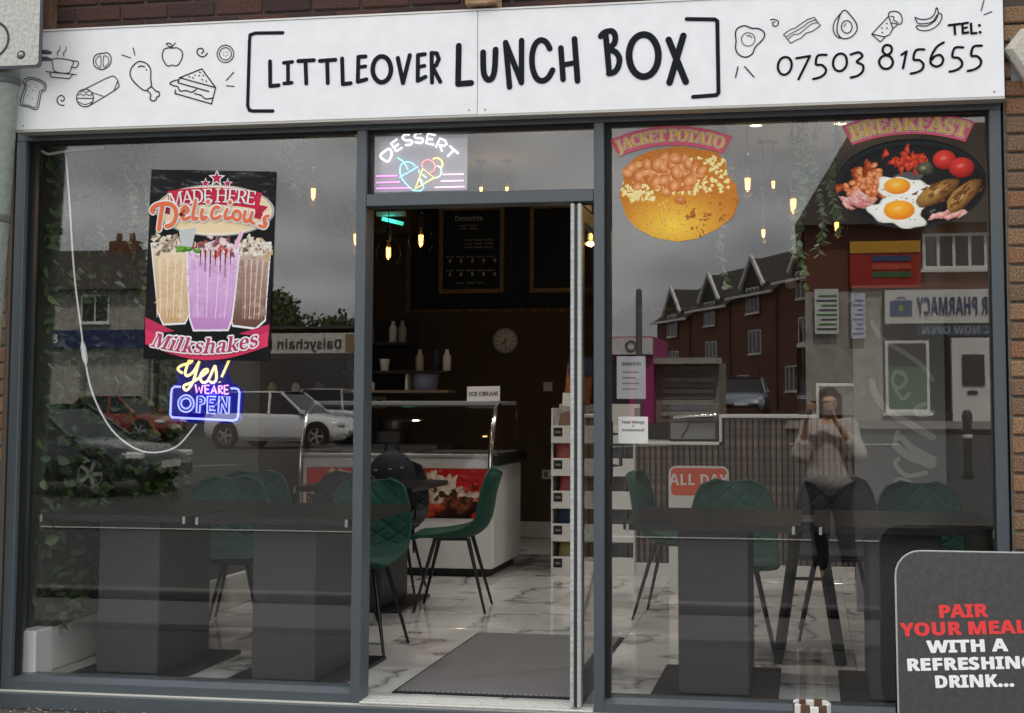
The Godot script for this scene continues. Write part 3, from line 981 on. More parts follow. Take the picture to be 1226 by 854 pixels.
	for y in [0.0, 0.16, 0.4]:
		put(sh, "shelf_board", bx(Vector3(-0.55, y - 0.012, -0.12), Vector3(0.36 if y < 0.3 else 0.02, y + 0.012, 0.14), 0.002), mat(rgb(140, 122, 100), 0.7) if y == 0.0 else dk)
	put(sh, "shelf_back", bx(Vector3(-0.55, -0.01, -0.14), Vector3(0.02, 0.62, -0.121)), dk)
	put(sh, "upright", bx(Vector3(-0.02, 0.012, -0.12), Vector3(0.0, 0.147, 0.1)), M.white)
	var bt := func(called, label, cat, x, y, z, prof, m):
		return solo(called, mlathe(prof, 14), m, label, cat, Vector3(-3.3 + x, 1.42 + y + 0.0125, -5.6 + z))
	var tall := [Vector2(0, 0), Vector2(0.034, 0), Vector2(0.036, 0.12), Vector2(0.018, 0.15), Vector2(0.015, 0.18), Vector2(0, 0.18)]
	bt.call("bottle", "tall white bottle on the top shelf, nearest the wall end", "bottle", -0.16, 0.4, 0.0, tall, M.white)
	bt.call("bottle", "white printed bottle on the top shelf beside the tall white one", "bottle", -0.07, 0.4, 0.03, tall, mat(rgb(196, 196, 194), 0.5, 0.0, "patchy", 14.0))
	bt.call("jar", "small lilac labelled jar on the top shelf", "jar", -0.36, 0.4, 0.0, [Vector2(0, 0), Vector2(0.04, 0), Vector2(0.04, 0.12), Vector2(0.03, 0.14), Vector2(0, 0.14)], mat(rgb(120, 90, 110), 0.4))
	bt.call("cup", "stack of white paper cups on the middle shelf", "cup", -0.22, 0.16, 0.03, [Vector2(0, 0), Vector2(0.032, 0), Vector2(0.045, 0.1), Vector2(0, 0.1)], M.white)
	bt.call("jar", "short grey jar on the middle shelf", "jar", -0.38, 0.16, 0.02, [Vector2(0, 0), Vector2(0.045, 0), Vector2(0.045, 0.11), Vector2(0, 0.11)], M.grey)
	bt.call("tub", "pale blue catering tub on the lowest shelf board", "tub", 0.13, 0.0, 0.0, [Vector2(0, 0), Vector2(0.1, 0), Vector2(0.11, 0.13), Vector2(0.105, 0.14), Vector2(0, 0.14)], mat(rgb(150, 156, 190), 0.5))
	bt.call("bottle", "slim white sauce bottle above the pale blue tub", "bottle", 0.31, 0.16, 0.0, tall, M.white)
	bt.call("bottle", "dark syrup bottle with a blue label above the pale blue tub", "bottle", 0.22, 0.16, 0.0, tall, mat(rgb(40, 48, 66), 0.3))
	bt.call("bottle", "cream capped bottle at the middle of the shelf", "bottle", 0.07, 0.16, -0.02, tall, mat(rgb(180, 174, 160), 0.4))
	bt.call("bottle", "small white bottle on the lowest shelf by the door post", "bottle", -0.32, 0.0, 0.05, [Vector2(0, 0), Vector2(0.02, 0), Vector2(0.02, 0.06), Vector2(0, 0.075)], M.white)
	var pl := thing("socket_panel", "grey twin socket panel under the corner shelves", "socket", Vector3(-3.62, 1.33, -5.62))
	put(pl, "plate", bx(Vector3(-0.1, -0.05, 0), Vector3(0.1, 0.05, 0.012), 0.003), M.grey)
	for s in [-1, 1]: put(pl, "plug", mlathe([Vector2(0, 0), Vector2(0.03, 0), Vector2(0.025, 0.03), Vector2(0, 0.03)], 12), M.black, Vector3(s * 0.05, 0, 0.012), Vector3(PI / 2, 0, 0))
	# worktop behind the freezer with kitchen machines
	var wt := thing("rear_worktop", "grey steel worktop behind the ice cream freezer", "worktop", Vector3(-3.7, 0.07, -6.2))
	put(wt, "top", bx(Vector3(-0.6, 0.84, -0.3), Vector3(0.55, 0.9, 0.3), 0.004), mat(rgb(120, 122, 124), 0.4, 0.5))
	put(wt, "cabinet", bx(Vector3(-0.6, 0.0, -0.3), Vector3(0.5, 0.84, 0.27)), mat(rgb(60, 60, 62), 0.6))
	var wf := thing("waffle_maker", "round steel waffle maker on the rear worktop", "appliance", Vector3(-3.58, 0.97, -6.05))
	put(wf, "base", bx(Vector3(-0.13, 0.0, -0.12), Vector3(0.13, 0.13, 0.12), 0.01), mat(rgb(60, 60, 62), 0.4))
	put(wf, "plate", mlathe([Vector2(0, 0.13), Vector2(0.12, 0.13), Vector2(0.125, 0.18), Vector2(0.12, 0.23), Vector2(0.06, 0.25), Vector2(0, 0.25)], 18), mat(rgb(130, 130, 130), 0.35, 0.8))
	put(wf, "handle", mtube([Vector3(0.1, 0.2, 0.05), Vector3(0.28, 0.21, 0.06)], 0.01, 8), M.grey)
	put(wf, "front_panel", bx(Vector3(-0.09, 0.02, 0.12), Vector3(0.09, 0.11, 0.126)), M.grey)
	var cg := thing("coffee_grinder", "dark appliance with a yellow label at the end of the rear worktop", "appliance", Vector3(-3.93, 0.97, -6.05))
	put(cg, "body", bx(Vector3(-0.12, 0, -0.12), Vector3(0.11, 0.2, 0.12), 0.012), M.black)
	put(cg, "yellow_label", bx(Vector3(0.0, 0.09, 0.12), Vector3(0.09, 0.17, 0.123)), mat(rgb(212, 190, 40), 0.6))

func build_counter():
	var c := thing("service_counter", "wood-slatted service counter with white edging and a raised end", "counter", Vector3(0, 0.07, -4.6))
	var body := mat(rgb(44, 40, 38), 0.8)
	put(c, "body", bx(Vector3(-1.38, 0.0, -0.6), Vector3(-0.645, 0.95, -0.022)), body)
	put(c, "body", bx(Vector3(-0.645, 0.0, -0.6), Vector3(0.3, 1.15, -0.022)), body)
	var sl := MB.new()
	sl.box(Vector3(0, 0.43, 0), Vector3(0.03, 0.86, 0.02), 0.003)
	var sl2 := MB.new()
	sl2.box(Vector3(0, 0.53, 0), Vector3(0.03, 1.06, 0.02), 0.003)
	var a := sl.make()
	var b := sl2.make()
	var wm := [mat(rgb(132, 114, 98), 0.6, 0.0, "wood", 3.0), mat(rgb(120, 104, 90), 0.6, 0.0, "wood", 3.0), mat(rgb(142, 124, 106), 0.6, 0.0, "wood", 3.0)]
	var x := -1.365
	while x < 0.29:
		put(c, "slat", a if x < -0.65 else b, wm[rng.randi() % 3], Vector3(x, 0.085, -0.012))
		x += 0.042
	put(c, "skirting", bx(Vector3(-1.38, 0.0, -0.022), Vector3(0.3, 0.085, 0.006), 0.003), M.white)
	put(c, "edging", bx(Vector3(-1.4, 0.95, -0.62), Vector3(-0.665, 0.972, 0.01), 0.003), M.white)
	put(c, "edging", bx(Vector3(-0.665, 0.972, -0.6), Vector3(-0.645, 1.15, 0.01), 0.003), M.white)
	put(c, "edging", bx(Vector3(-0.665, 1.15, -0.62), Vector3(0.06, 1.174, 0.01), 0.003), M.white)
	put(c, "edging", bx(Vector3(0.04, 1.174, -0.6), Vector3(0.06, 1.38, 0.01), 0.003), M.white)
	put(c, "edging", bx(Vector3(0.04, 1.38, -0.62), Vector3(0.5, 1.402, 0.01), 0.003), M.white)
	put(c, "raised_end", bx(Vector3(0.06, 1.174, -0.6), Vector3(0.32, 1.38, -0.02)), mat(rgb(120, 122, 124), 0.6))
	var t := thing("till", "black till with a small bright screen on the raised counter end", "till", Vector3(-0.03, 1.244, -4.72))
	put(t, "base", bx(Vector3(-0.06, 0, -0.06), Vector3(0.05, 0.03, 0.06), 0.004), M.black)
	put(t, "screen", bx(Vector3(-0.055, 0.03, -0.01), Vector3(0.045, 0.16, 0.008), 0.004), M.black)
	var cm := thing("coffee_machine", "dark coffee machine with a pale front plate on the low counter", "coffee machine", Vector3(-0.83, 1.042, -4.86))
	put(cm, "body", bx(Vector3(-0.22, 0, -0.2), Vector3(0.16, 0.28, 0.16), 0.015), mat(rgb(40, 41, 43), 0.4))
	put(cm, "front_plate", bx(Vector3(-0.2, 0.02, 0.16), Vector3(0.13, 0.14, 0.168), 0.004), M.grey)
	put(cm, "steam_arm", mtube([Vector3(-0.18, 0.18, 0.17), Vector3(0.14, 0.2, 0.2)], 0.012, 8), M.chrome)
	put(cm, "drip_spout", mtube([Vector3(-0.06, 0.18, 0.18), Vector3(-0.07, 0.1, 0.21), Vector3(-0.12, 0.03, 0.2)], 0.006, 6), M.black)
	solo("smoke_alarm", mlathe([Vector2(0, 0), Vector2(0.05, 0), Vector2(0.055, 0.012), Vector2(0.045, 0.03), Vector2(0.02, 0.036), Vector2(0, 0.036)], 18), M.white_gloss, "round white sensor disc on the rear wall above the counter", "sensor", Vector3(-0.17, 2.43, -7.25), "", Vector3(PI / 2, 0, 0))
	var ad := thing("promo_board", "orange and white pavement board reading ALL DAY behind the chairs", "sign", Vector3(-0.74, 0.07, -3.62), "", 0.0)
	var m1 := MB.new()
	m1.prism(rounded(0.4, 0.84, 0.05, 0, 0.42), -0.012, 0.0)
	put(ad, "board", m1, M.white)
	var m2 := MB.new()
	m2.prism(rounded(0.37, 0.18, 0.03, 0, 0.735), 0.0005, 0.0025)
	put(ad, "orange_header", m2, mat(rgb(232, 96, 58), 0.5))
	put(ad, "lettering", words("ALL DAY", 0.072, SANSB, 0.002), M.white_print, Vector3(0, 0.748, 0.004))
	put(ad, "rear_leg", bx(Vector3(-0.18, 0, -0.25), Vector3(0.18, 0.02, -0.03)), M.black)

func build_freezer():
	var f := thing("ice_cream_freezer", "white ice cream display freezer with a curved glass front and ice cream picture", "freezer", Vector3(-2.27, 0.07, -4.2))
	put(f, "body", bx(Vector3(-1.45, 0.06, -0.98), Vector3(0.0, 0.86, 0.0), 0.012), M.white)
	put(f, "plinth", bx(Vector3(-1.4, 0.0, -0.93), Vector3(-0.05, 0.06, -0.05)), M.black)
	# picture panel
	var img := Image.create(480, 150, false, Image.FORMAT_RGB8)
	img.fill(rgb(196, 34, 30))
	paint_icecream(img)
	var pm := mat(Color.WHITE, 0.3)
	pm.albedo_texture = ImageTexture.create_from_image(img)
	put(f, "picture_panel", rect_uv(1.38, 0.36, 0.004), pm, Vector3(-0.725, 0.6, 0.006))
	put(f, "side_rail", bx(Vector3(-0.002, 0.8, -1.0), Vector3(0.05, 0.89, 0.05), 0.012), M.black)
	put(f, "top_rim", bx(Vector3(-1.45, 0.8605, -0.03), Vector3(-0.003, 0.885, 0.03), 0.004), M.alu)
	put(f, "top_rim", bx(Vector3(-1.45, 0.8605, -0.98), Vector3(-0.003, 0.885, -0.9), 0.004), M.alu)
	put(f, "tray", bx(Vector3(-1.4, 0.862, -0.9), Vector3(-0.72, 0.868, -0.03)), mat(rgb(180, 182, 170), 0.4))
	put(f, "tray", bx(Vector3(-0.7, 0.862, -0.9), Vector3(-0.05, 0.868, -0.03)), mat(rgb(196, 196, 184), 0.4))
	put(f, "tray_divider", bx(Vector3(-0.72, 0.862, -0.9), Vector3(-0.7, 0.885, -0.03)), M.alu)
	var curve := [Vector3(0, 0.45, 0.07), Vector3(0, 0.7, 0.085), Vector3(0, 0.9, 0.07), Vector3(0, 1.08, 0.0), Vector3(0, 1.2, -0.1), Vector3(0, 1.245, -0.2)]
	var cs := smooth_line(curve, false, 4)
	for x in [-0.005, -1.44]:
		var pts := []
		for p in cs: pts.append(p + Vector3(x, 0, 0))
		put(f, "chrome_end_post", mtube(pts, 0.02, 8), M.chrome)
		put(f, "end_glass", bx(Vector3(x - 0.004, 0.89, -0.85), Vector3(x + 0.002, 1.22, -0.12)), M.glass)
	var g := MB.new()
	g.grid(func(u, v):
		var q: Vector3 = cs[int(round(v * (cs.size() - 1)))]
		return Vector3(lerpf(-1.43, -0.015, u), q.y, q.z + 0.005), 1, cs.size() - 1)
	put(f, "curved_glass", g, M.glass)
	put(f, "top_shelf", bx(Vector3(-1.45, 1.24, -0.75), Vector3(0.01, 1.27, -0.19), 0.004), mat(rgb(150, 152, 154), 0.35))
	var s := thing("ice_cream_sign", "small white card reading ICE CREAM standing on the freezer top", "sign", Vector3(-2.4, 1.3405, -4.42))
	put(s, "card", bx(Vector3(-0.125, 0.0, -0.01), Vector3(0.125, 0.11, 0.0)), M.paper, Vector3.ZERO, Vector3(-0.12, 0, 0.02))
	put(s, "lettering", words("ICE CREAM", 0.028, SERIFB), M.black, Vector3(0, 0.055, -0.004), Vector3(-0.12, 0, 0.02))

func build_rack():
	var r := thing("snack_rack", "white tiered snack rack with black price squares beside the door edge", "rack", Vector3(-1.9, 0.07, -4.5))
	put(r, "back_panel", bx(Vector3(0, 0, -0.36), Vector3(0.62, 1.25, -0.34)), M.white)
	for s in [0.0, 0.61]: put(r, "side_panel", bx(Vector3(s, 0, -0.34), Vector3(s + 0.01, 1.22, -0.005)), M.white)
	var cols := [[rgb(196, 60, 48), rgb(120, 132, 60)], [rgb(176, 30, 34), rgb(150, 40, 50)], [rgb(36, 52, 96), rgb(168, 70, 60)], [rgb(150, 150, 50), rgb(110, 96, 60)], [rgb(150, 110, 84), rgb(96, 84, 60)]]
	var cname := [["red and white", "olive green"], ["deep red", "maroon"], ["navy blue", "brick red"], ["yellow green", "brown"], ["tan", "dark olive"]]
	var tiers := ["second tier from the top", "third tier", "fourth tier", "lowest tier", "open top tier"]
	for k in 5:
		var y := 0.96 - k * 0.24
		put(r, "shelf_front", bx(Vector3(0, y, -0.004), Vector3(0.62, y + 0.13, 0.008), 0.002), M.white)
		put(r, "shelf_board", bx(Vector3(0.01, y, -0.34), Vector3(0.61, y + 0.008, -0.004)), M.white)
		for s in [0, 1]:
			var q := put(r, "price_square", bx(Vector3(0.02 + s * 0.33, y + 0.05, 0.008), Vector3(0.085 + s * 0.33, y + 0.115, 0.01)), M.black)
			put(q, "price_mark", bx(Vector3(0.032 + s * 0.33, y + 0.074, 0.01), Vector3(0.073 + s * 0.33, y + 0.09, 0.0108)), M.grey)
		put(r, "lettering", words("N", 0.05, SANSB), M.black, Vector3(0.2, y + 0.04, 0.009))
	for k in 5:
		var y := (0.72 - k * 0.24) if k < 4 else 0.96
		for s in 2:
			var m := MB.new()
			m.ball(Vector3(0, 0.11, 0), Vector3(0.09, 0.12, 0.05), 12, 8)
			for i in m.v.size():
				var p := m.v[i]
				p.x = clampf(p.x * 1.7, -0.085, 0.085)
				p.y = clampf((p.y - 0.11) * 1.7 + 0.115, 0.0, 0.225)
				m.v[i] = p
			var pm := mat(cols[k][s].lightened(0.15), 0.3, 0.0, "patchy", 16.0)
			solo("snack_packet", m, pm, "%s snack packet on the %s of the snack rack" % [cname[k][s], tiers[k]], "snack packet", Vector3(-1.9 + 0.12 + s * 0.24, 0.07 + y + 0.01, -4.57), "snack packets on the rack", Vector3(rng.randf_range(-0.2, 0.0), rng.randf_range(-0.3, 0.3), rng.randf_range(-0.15, 0.15)))
	var st := thing("leaflet_holder", "upright holder of colourful leaflets on top of the snack rack", "leaflet holder", Vector3(-1.78, 1.32, -4.7))
	put(st, "card", bx(Vector3(-0.06, 0.0, 0), Vector3(0.14, 0.3, 0.006)), mat(rgb(206, 120, 60), 0.4, 0.0, "patchy", 6.0), Vector3.ZERO, Vector3(-0.1, 0, -0.08))
	put(st, "card", bx(Vector3(-0.05, 0.22, 0.007), Vector3(0.14, 0.36, 0.012)), mat(rgb(70, 84, 130), 0.4, 0.0, "patchy", 6.0), Vector3.ZERO, Vector3(-0.1, 0, -0.08))
	put(st, "price_card", bx(Vector3(-0.07, -0.02, 0.014), Vector3(0.03, 0.08, 0.018)), M.paper, Vector3.ZERO, Vector3(-0.1, 0, -0.05))

# ------------------------------------------------------------------ chairs, tables, mat
func make_chair(fabric: Material) -> Node3D:
	var o := Node3D.new()
	var prof := smooth_line([Vector3(0, 0.44, 0.235), Vector3(0, 0.458, 0.19), Vector3(0, 0.448, 0.05), Vector3(0, 0.452, -0.09), Vector3(0, 0.5, -0.18), Vector3(0, 0.59, -0.222), Vector3(0, 0.71, -0.242), Vector3(0, 0.835, -0.28)], false, 3)
	var n := prof.size() - 1
	var shape := func(u: float, v: float, off: float) -> Vector3:
		var i := clampi(int(v * n), 0, n - 1)
		var p: Vector3 = prof[i].lerp(prof[i + 1], v * n - i)
		var t: Vector3 = (prof[i + 1] - prof[i]).normalized()
		var nn := Vector3(0, -t.z, t.y)
		if nn.y < 0 and t.y < 0.3: nn = -nn
		nn = Vector3(0, absf(t.z), absf(t.y)) if true else nn
		var w := 0.225
		if v < 0.14: w = lerpf(0.17, 0.225, sqrt(1.0 - pow(1.0 - v / 0.14, 2.0)))
		if v > 0.6: w = 0.09 + 0.135 * sqrt(maxf(0.0, 1.0 - pow((v - 0.6) / 0.4, 3.0)))
		var s := u * 2.0 - 1.0
		var curl := 0.055 * pow(absf(s), 2.4) * smoothstep(0.1, 0.5, v)
		return p + Vector3(s * w, 0, 0) + nn * (curl + off * (1.0 - pow(absf(s), 6.0)))
	var m := MB.new()
	m.grid(func(u, v): return shape.call(u, v, 0.018 - 0.008 * smoothstep(0.5, 0.6, v) * maxf(exp(-pow(sin((u * 3.5 + v * 9.0) * PI) / 0.28, 2.0)), exp(-pow(sin((u * 3.5 - v * 9.0) * PI) / 0.28, 2.0)))), 40, 96, true)
	m.grid(func(u, v): return shape.call(u, v, -0.02), 12, 24)
	# rim that closes the shell
	var rim := []
	for k in 25: rim.append(shape.call(0.0, k / 24.0, 0.0))
	for k in range(1, 12): rim.append(shape.call(k / 12.0, 1.0, 0.0))
	for k in range(24, -1, -1): rim.append(shape.call(1.0, k / 24.0, 0.0))
	for k in range(11, 0, -1): rim.append(shape.call(k / 12.0, 0.0, 0.0))
	put(o, "shell_seat", m, fabric)
	put(o, "piping", mtube(rim, 0.009, 6, true), fabric)
	for s in [-1, 1]:
		for f in [-1, 1]:
			put(o, "leg", mtube([Vector3(s * 0.11, 0.435, f * 0.1 - 0.0), Vector3(s * 0.205, 0.0, f * 0.215)], [0.013, 0.008], 8), M.black_metal)
		put(o, "seat_bracket", mtube([Vector3(s * 0.11, 0.43, -0.1), Vector3(s * 0.11, 0.43, 0.1)], 0.009, 6), M.black_metal)
	return o

func make_table(w: float, d: float) -> Node3D:
	var o := Node3D.new()
	var top := MB.new()
	top.prism(rounded(w, d, 0.06), -0.014, 0.014)
	put(o, "tabletop", top, mat(rgb(32, 29, 28), 0.28, 0.0, "wood", 2.0), Vector3(0, 0.736, 0), Vector3(-PI / 2, 0, 0))
	put(o, "pedestal", bx(Vector3(-0.15, 0.02, -0.26), Vector3(0.15, 0.72, 0.3), 0.004), mat(rgb(56, 56, 58), 0.5, 0.0, "faint", 2.0))
	put(o, "base_plate", bx(Vector3(-0.27, 0.0, -0.38), Vector3(0.27, 0.018, 0.36), 0.003), mat(rgb(34, 34, 36), 0.45, 0.0, "grit", 3.0))
	for k in 2: put(o, "top_clip", bx(Vector3(-w / 2 + 0.02 + k * (w - 0.055), 0.716, d / 2 - 0.004), Vector3(-w / 2 + 0.032 + k * (w - 0.055), 0.748, d / 2 + 0.003)), M.alu)
	return o

func build_furniture():
	var velvet := mat(rgb(11, 72, 57), 0.8, 0.0, "soft", 3.0)
	velvet.rim_enabled = true
	velvet.rim = 0.5
	velvet.rim_tint = 0.6
	var charcoal := mat(rgb(40, 42, 46), 0.8, 0.0, "soft", 3.0)
	var green := make_chair(velvet)
	var dark := make_chair(charcoal)
	for c in [
		[green, Vector3(-2.17, 0.07, -2.68), -PI / 2 + 0.12, "dark green velvet shell chair seen side-on in the doorway"],
		[green, Vector3(-2.3, 0.07, -1.22), 0.0, "green velvet chair half hidden by the door post, tucked under a table"],
		[green, Vector3(-3.06, 0.07, -1.3), 0.35, "green chair behind the table nearest the side wall, seen through the neon window"],
		[green, Vector3(-3.2, 0.07, -1.95), 0.3, "green chair farther back in the corner of the neon window, behind another green chair"],
		[dark, Vector3(-2.72, 0.07, -1.95), -0.2, "charcoal chair behind the two tables of the neon window"],
		[dark, Vector3(-2.8, 0.07, -3.42), 0.1, "dark chair at the far side of the inner table, carrying the backpack"],
		[green, Vector3(-0.8, 0.07, -2.6), PI / 2 - 0.1, "green chair side-on beside the orange ALL DAY board"],
		[green, Vector3(-0.4, 0.07, -1.5), 0.05, "quilted green chair tucked behind the table under the potato sticker"],
		[dark, Vector3(0.13, 0.07, -2.05), 0.0, "charcoal chair behind the black stool in the sticker window"],
		[green, Vector3(0.52, 0.07, -1.5), -0.1, "quilted green chair behind the table at the script-lettered partition"]]:
		var r: Node3D = c[0].duplicate()
		r.name = numbered("shell_chair")
		add_child(r)
		r.position = c[1]
		r.rotation.y = c[2]
		tag(r, c[3], "chair", "shell chairs in the cafe")
	green.free()
	dark.free()
	var t := make_table(0.745, 0.94)
	for c in [[Vector3(-3.1, 0.07, -0.6), "dark pedestal table in the window corner by the leaf wall"], [Vector3(-2.335, 0.07, -0.57), "dark pedestal table in the neon window next to the doorway"],
		[Vector3(-0.42, 0.07, -0.6), "dark pedestal table in the sticker window next to the doorway"], [Vector3(0.38, 0.07, -0.6), "dark pedestal table in the sticker window behind the pavement board"],
		[Vector3(-2.72, 0.07, -2.78), "dark pedestal table deeper inside, in line with the doorway"]]:
		var r: Node3D = t.duplicate()
		r.name = numbered("pedestal_table")
		add_child(r)
		r.position = c[0]
		tag(r, c[1], "table", "dark pedestal tables")
	t.free()
	var st := thing("folding_stool", "tall black A-frame stool between the two tables of the sticker window", "stool", Vector3(-0.02, 0.07, -1.38))
	put(st, "seat", bx(Vector3(-0.16, 0.66, -0.15), Vector3(0.16, 0.69, 0.15), 0.01), M.black)
	for s in [-1, 1]:
		var m := MB.new()
		m.bar(Vector3(s * 0.05, 0.665, s * 0.08), Vector3(s * 0.15, 0.0, s * 0.2), 0.05, 0.03)
		put(st, "leg", m, M.black_metal)
		var m2 := MB.new()
		m2.bar(Vector3(s * 0.05, 0.665, -s * 0.08), Vector3(s * 0.15, 0.0, -s * 0.2), 0.03, 0.03)
		put(st, "leg", m2, M.black_metal)
	put(st, "crossbar", mtube([Vector3(-0.09, 0.4, 0.12), Vector3(0.09, 0.4, 0.12)], 0.009, 6), M.black_metal)
	# entrance mat
	var mt := thing("door_mat", "large grey ribbed entrance mat with a black rubber border", "mat", Vector3(-1.4, 0.0705, -0.98))
	put(mt, "rubber_border", bx(Vector3(-0.405, 0, -0.8), Vector3(0.405, 0.006, 0.8), 0.003), M.black_rubber)
	var wv := Image.create(64, 64, false, Image.FORMAT_RGB8)
	for y in 64:
		for x in 64:
			var d := (x + y) % 16 if (x / 32) % 2 == 0 else posmod(x - y, 16)
			var k := (0.62 if d < 6 else 0.95) * (0.75 + 0.25 * randf_at(x, y))
			wv.set_pixel(x, y, Color(k, k, k))
	TX["weave"] = ImageTexture.create_from_image(wv)
	var carpet := mat(rgb(152, 150, 150), 0.95, 0.0, "weave", 11.0)
	put(mt, "carpet", bx(Vector3(-0.385, 0.006, -0.775), Vector3(0.385, 0.013, 0.785), 0.002), carpet)
	# backpack
	var bp := thing("backpack", "navy blue backpack with a loop handle on the chair before the freezer", "backpack", Vector3(-2.79, 0.545, -3.4))
	var bag := MB.new()
	bag.ball(Vector3(0, 0.22, 0), Vector3(0.16, 0.24, 0.11), 18, 14)
	for i in bag.v.size():
		var p := bag.v[i]
		p.x = clampf(p.x * 1.25, -0.155, 0.155) * (1.0 - 0.1 * maxf(0, p.y - 0.25) / 0.2)
		p.y = maxf(p.y, 0.0)
		p.z = clampf(p.z * 1.2, -0.1, 0.11)
		bag.v[i] = p
	var nv := mat(rgb(17, 20, 40), 0.75, 0.0, "fine", 8.0)
	put(bp, "bag", bag, nv)
	put(bp, "front_pocket", bx(Vector3(-0.11, 0.02, 0.09), Vector3(0.11, 0.22, 0.135), 0.03), nv)
	put(bp, "handle", mtube(smooth_line([Vector3(-0.05, 0.44, -0.02), Vector3(-0.045, 0.5, -0.02), Vector3(0.02, 0.505, -0.02), Vector3(0.05, 0.44, -0.02)], false), 0.008, 6), nv)
	put(bp, "strap", mtube(smooth_line([Vector3(0.14, 0.3, -0.03), Vector3(0.17, 0.15, 0.0), Vector3(0.16, -0.1, 0.02), Vector3(0.165, -0.22, 0.02)], false), 0.007, 6), nv)
	for q in [[-0.08, 0.33], [0.02, 0.34], [0.1, 0.35]]: put(bp, "badge", bx(Vector3(q[0] - 0.012, q[1] - 0.006, 0.098), Vector3(q[0] + 0.012, q[1] + 0.006, 0.112), 0.002), M.grey)

# ------------------------------------------------------------------ flat print, drawn pixel by pixel
func px(img: Image, x: int, y: int, c: Color, a := 1.0):
	if x < 0 or y < 0 or x >= img.get_width() or y >= img.get_height(): return
	img.set_pixel(x, y, img.get_pixel(x, y).lerp(c, a) if a < 1.0 else c)

# a printed blob: tone runs from c1 to c2 across the shape, as photographed on the print
func blob(img: Image, cx: float, cy: float, rx: float, ry: float, c1: Color, c2: Color, tilt := 0.0, wob := 0.0, spot := 0.0):
	var R := int(maxf(rx, ry) * (1.0 + wob)) + 1
	var ph := rng.randf() * TAU
	var ct := cos(tilt)
	var sn := sin(tilt)
	for y in range(int(cy) - R, int(cy) + R + 1):
		for x in range(int(cx) - R, int(cx) + R + 1):
			var dx := x - cx
			var dy := y - cy
			var ux := (dx * ct + dy * sn) / rx
			var uy := (-dx * sn + dy * ct) / ry
			var d := ux * ux + uy * uy
			if wob > 0.0:
				var a := atan2(uy, ux)
				d /= pow(1.0 + wob * sin(a * 3.0 + ph) + wob * 0.6 * sin(a * 7.0 + ph * 2.0), 2.0)
			if d < 1.0:
				var k := clampf(0.5 * d + 0.35 * (ux * 0.4 + uy * 0.9) + 0.2, 0.0, 1.0)
				var c := c1.lerp(c2, k)
				if spot > 0.0 and randf_at(x, y) < spot: c = c.darkened(0.3)
				if d < 0.12 and k < 0.2: c = c.lightened(0.25)
				px(img, x, y, c, 1.0 if d < 0.9 else 0.7)

func randf_at(x: int, y: int) -> float:
	return fposmod(sin(x * 12.9898 + y * 78.233) * 43758.5453, 1.0)

func fill_poly(img: Image, pts: Array, c: Color, c2 = null):
	var y0 := 1e9
	var y1 := -1e9
	for p in pts:
		y0 = minf(y0, p.y)
		y1 = maxf(y1, p.y)
	for y in range(maxi(0, int(y0)), mini(img.get_height() - 1, int(y1)) + 1):
		var xs := []
		for i in pts.size():
			var a: Vector2 = pts[i]
			var b: Vector2 = pts[(i + 1) % pts.size()]
			if (a.y <= y + 0.5) != (b.y <= y + 0.5): xs.append(a.x + (y + 0.5 - a.y) / (b.y - a.y) * (b.x - a.x))
		xs.sort()
		var k := (y - y0) / maxf(1.0, y1 - y0)
		for i in range(0, xs.size() - 1, 2):
			img.fill_rect(Rect2i(int(xs[i]), y, maxi(1, int(xs[i + 1]) - int(xs[i])), 1), c if c2 == null else c.lerp(c2, k))

func arc_poly(cx: float, cy: float, r0: float, r1: float, a0: float, a1: float, n := 16) -> Array:
	var p := []
	for i in n + 1:
		var a := lerpf(a0, a1, float(i) / n)
		p.append(Vector2(cx + cos(a) * r0, cy + sin(a) * r0))
	for i in range(n, -1, -1):
		var a := lerpf(a0, a1, float(i) / n)
		p.append(Vector2(cx + cos(a) * r1, cy + sin(a) * r1))
	return p

func picture(img: Image, rough := 0.4) -> StandardMaterial3D:
	# grain of the print
	for y in img.get_height():
		for x in img.get_width():
			var k := 0.94 + 0.1 * randf_at(x, y)
			var c := img.get_pixel(x, y)
			img.set_pixel(x, y, Color(c.r * k, c.g * k, c.b * k))
	var m := mat(Color.WHITE, rough)
	m.metallic_specular = 0.25
	m.albedo_texture = ImageTexture.create_from_image(img)
	return m

func paint_icecream(img: Image):
	var w := 480
	for k in 60: blob(img, rng.randf_range(0, w), rng.randf_range(0, 150), rng.randf_range(10, 40), rng.randf_range(8, 20), rgb(206, 40, 34), rgb(150, 20, 24), 0.3)
	for s in [[110, 60], [350, 60]]:
		blob(img, s[0], s[1] + 60, 90, 55, rgb(60, 30, 20), rgb(30, 16, 12), 0.0, 0.2)
		for k in 12: blob(img, s[0] - 50 + rng.randfn(0, 26), s[1] + 62 + rng.randfn(0, 10), 24, 12, rgb(226, 96, 64), rgb(140, 34, 28), 0.4, 0.2)
		for k in 34: blob(img, s[0] + rng.randfn(0, 40), s[1] + rng.randfn(0, 26), rng.randf_range(14, 28), rng.randf_range(9, 18), rgb(244, 234, 218), rgb(166, 130, 104), rng.randf() * 3.0, 0.2)
		for k in 16: blob(img, s[0] + 58 + rng.randfn(0, 16), s[1] + 50 + rng.randfn(0, 14), 17, 9, rgb(150, 78, 46), rgb(80, 38, 24), -0.6, 0.1)
		for k in 14: blob(img, s[0] + rng.randfn(0, 50), s[1] + 20 + rng.randfn(0, 16), 9, 5, rgb(70, 40, 30), rgb(40, 22, 16), rng.randf() * 3.0, 0.2)
		for k in 10: blob(img, s[0] - 85 + rng.randfn(0, 8), s[1] + 40 + rng.randfn(0, 14), 9, 6, rgb(70, 96, 50), rgb(36, 50, 28), 0.4, 0.2)

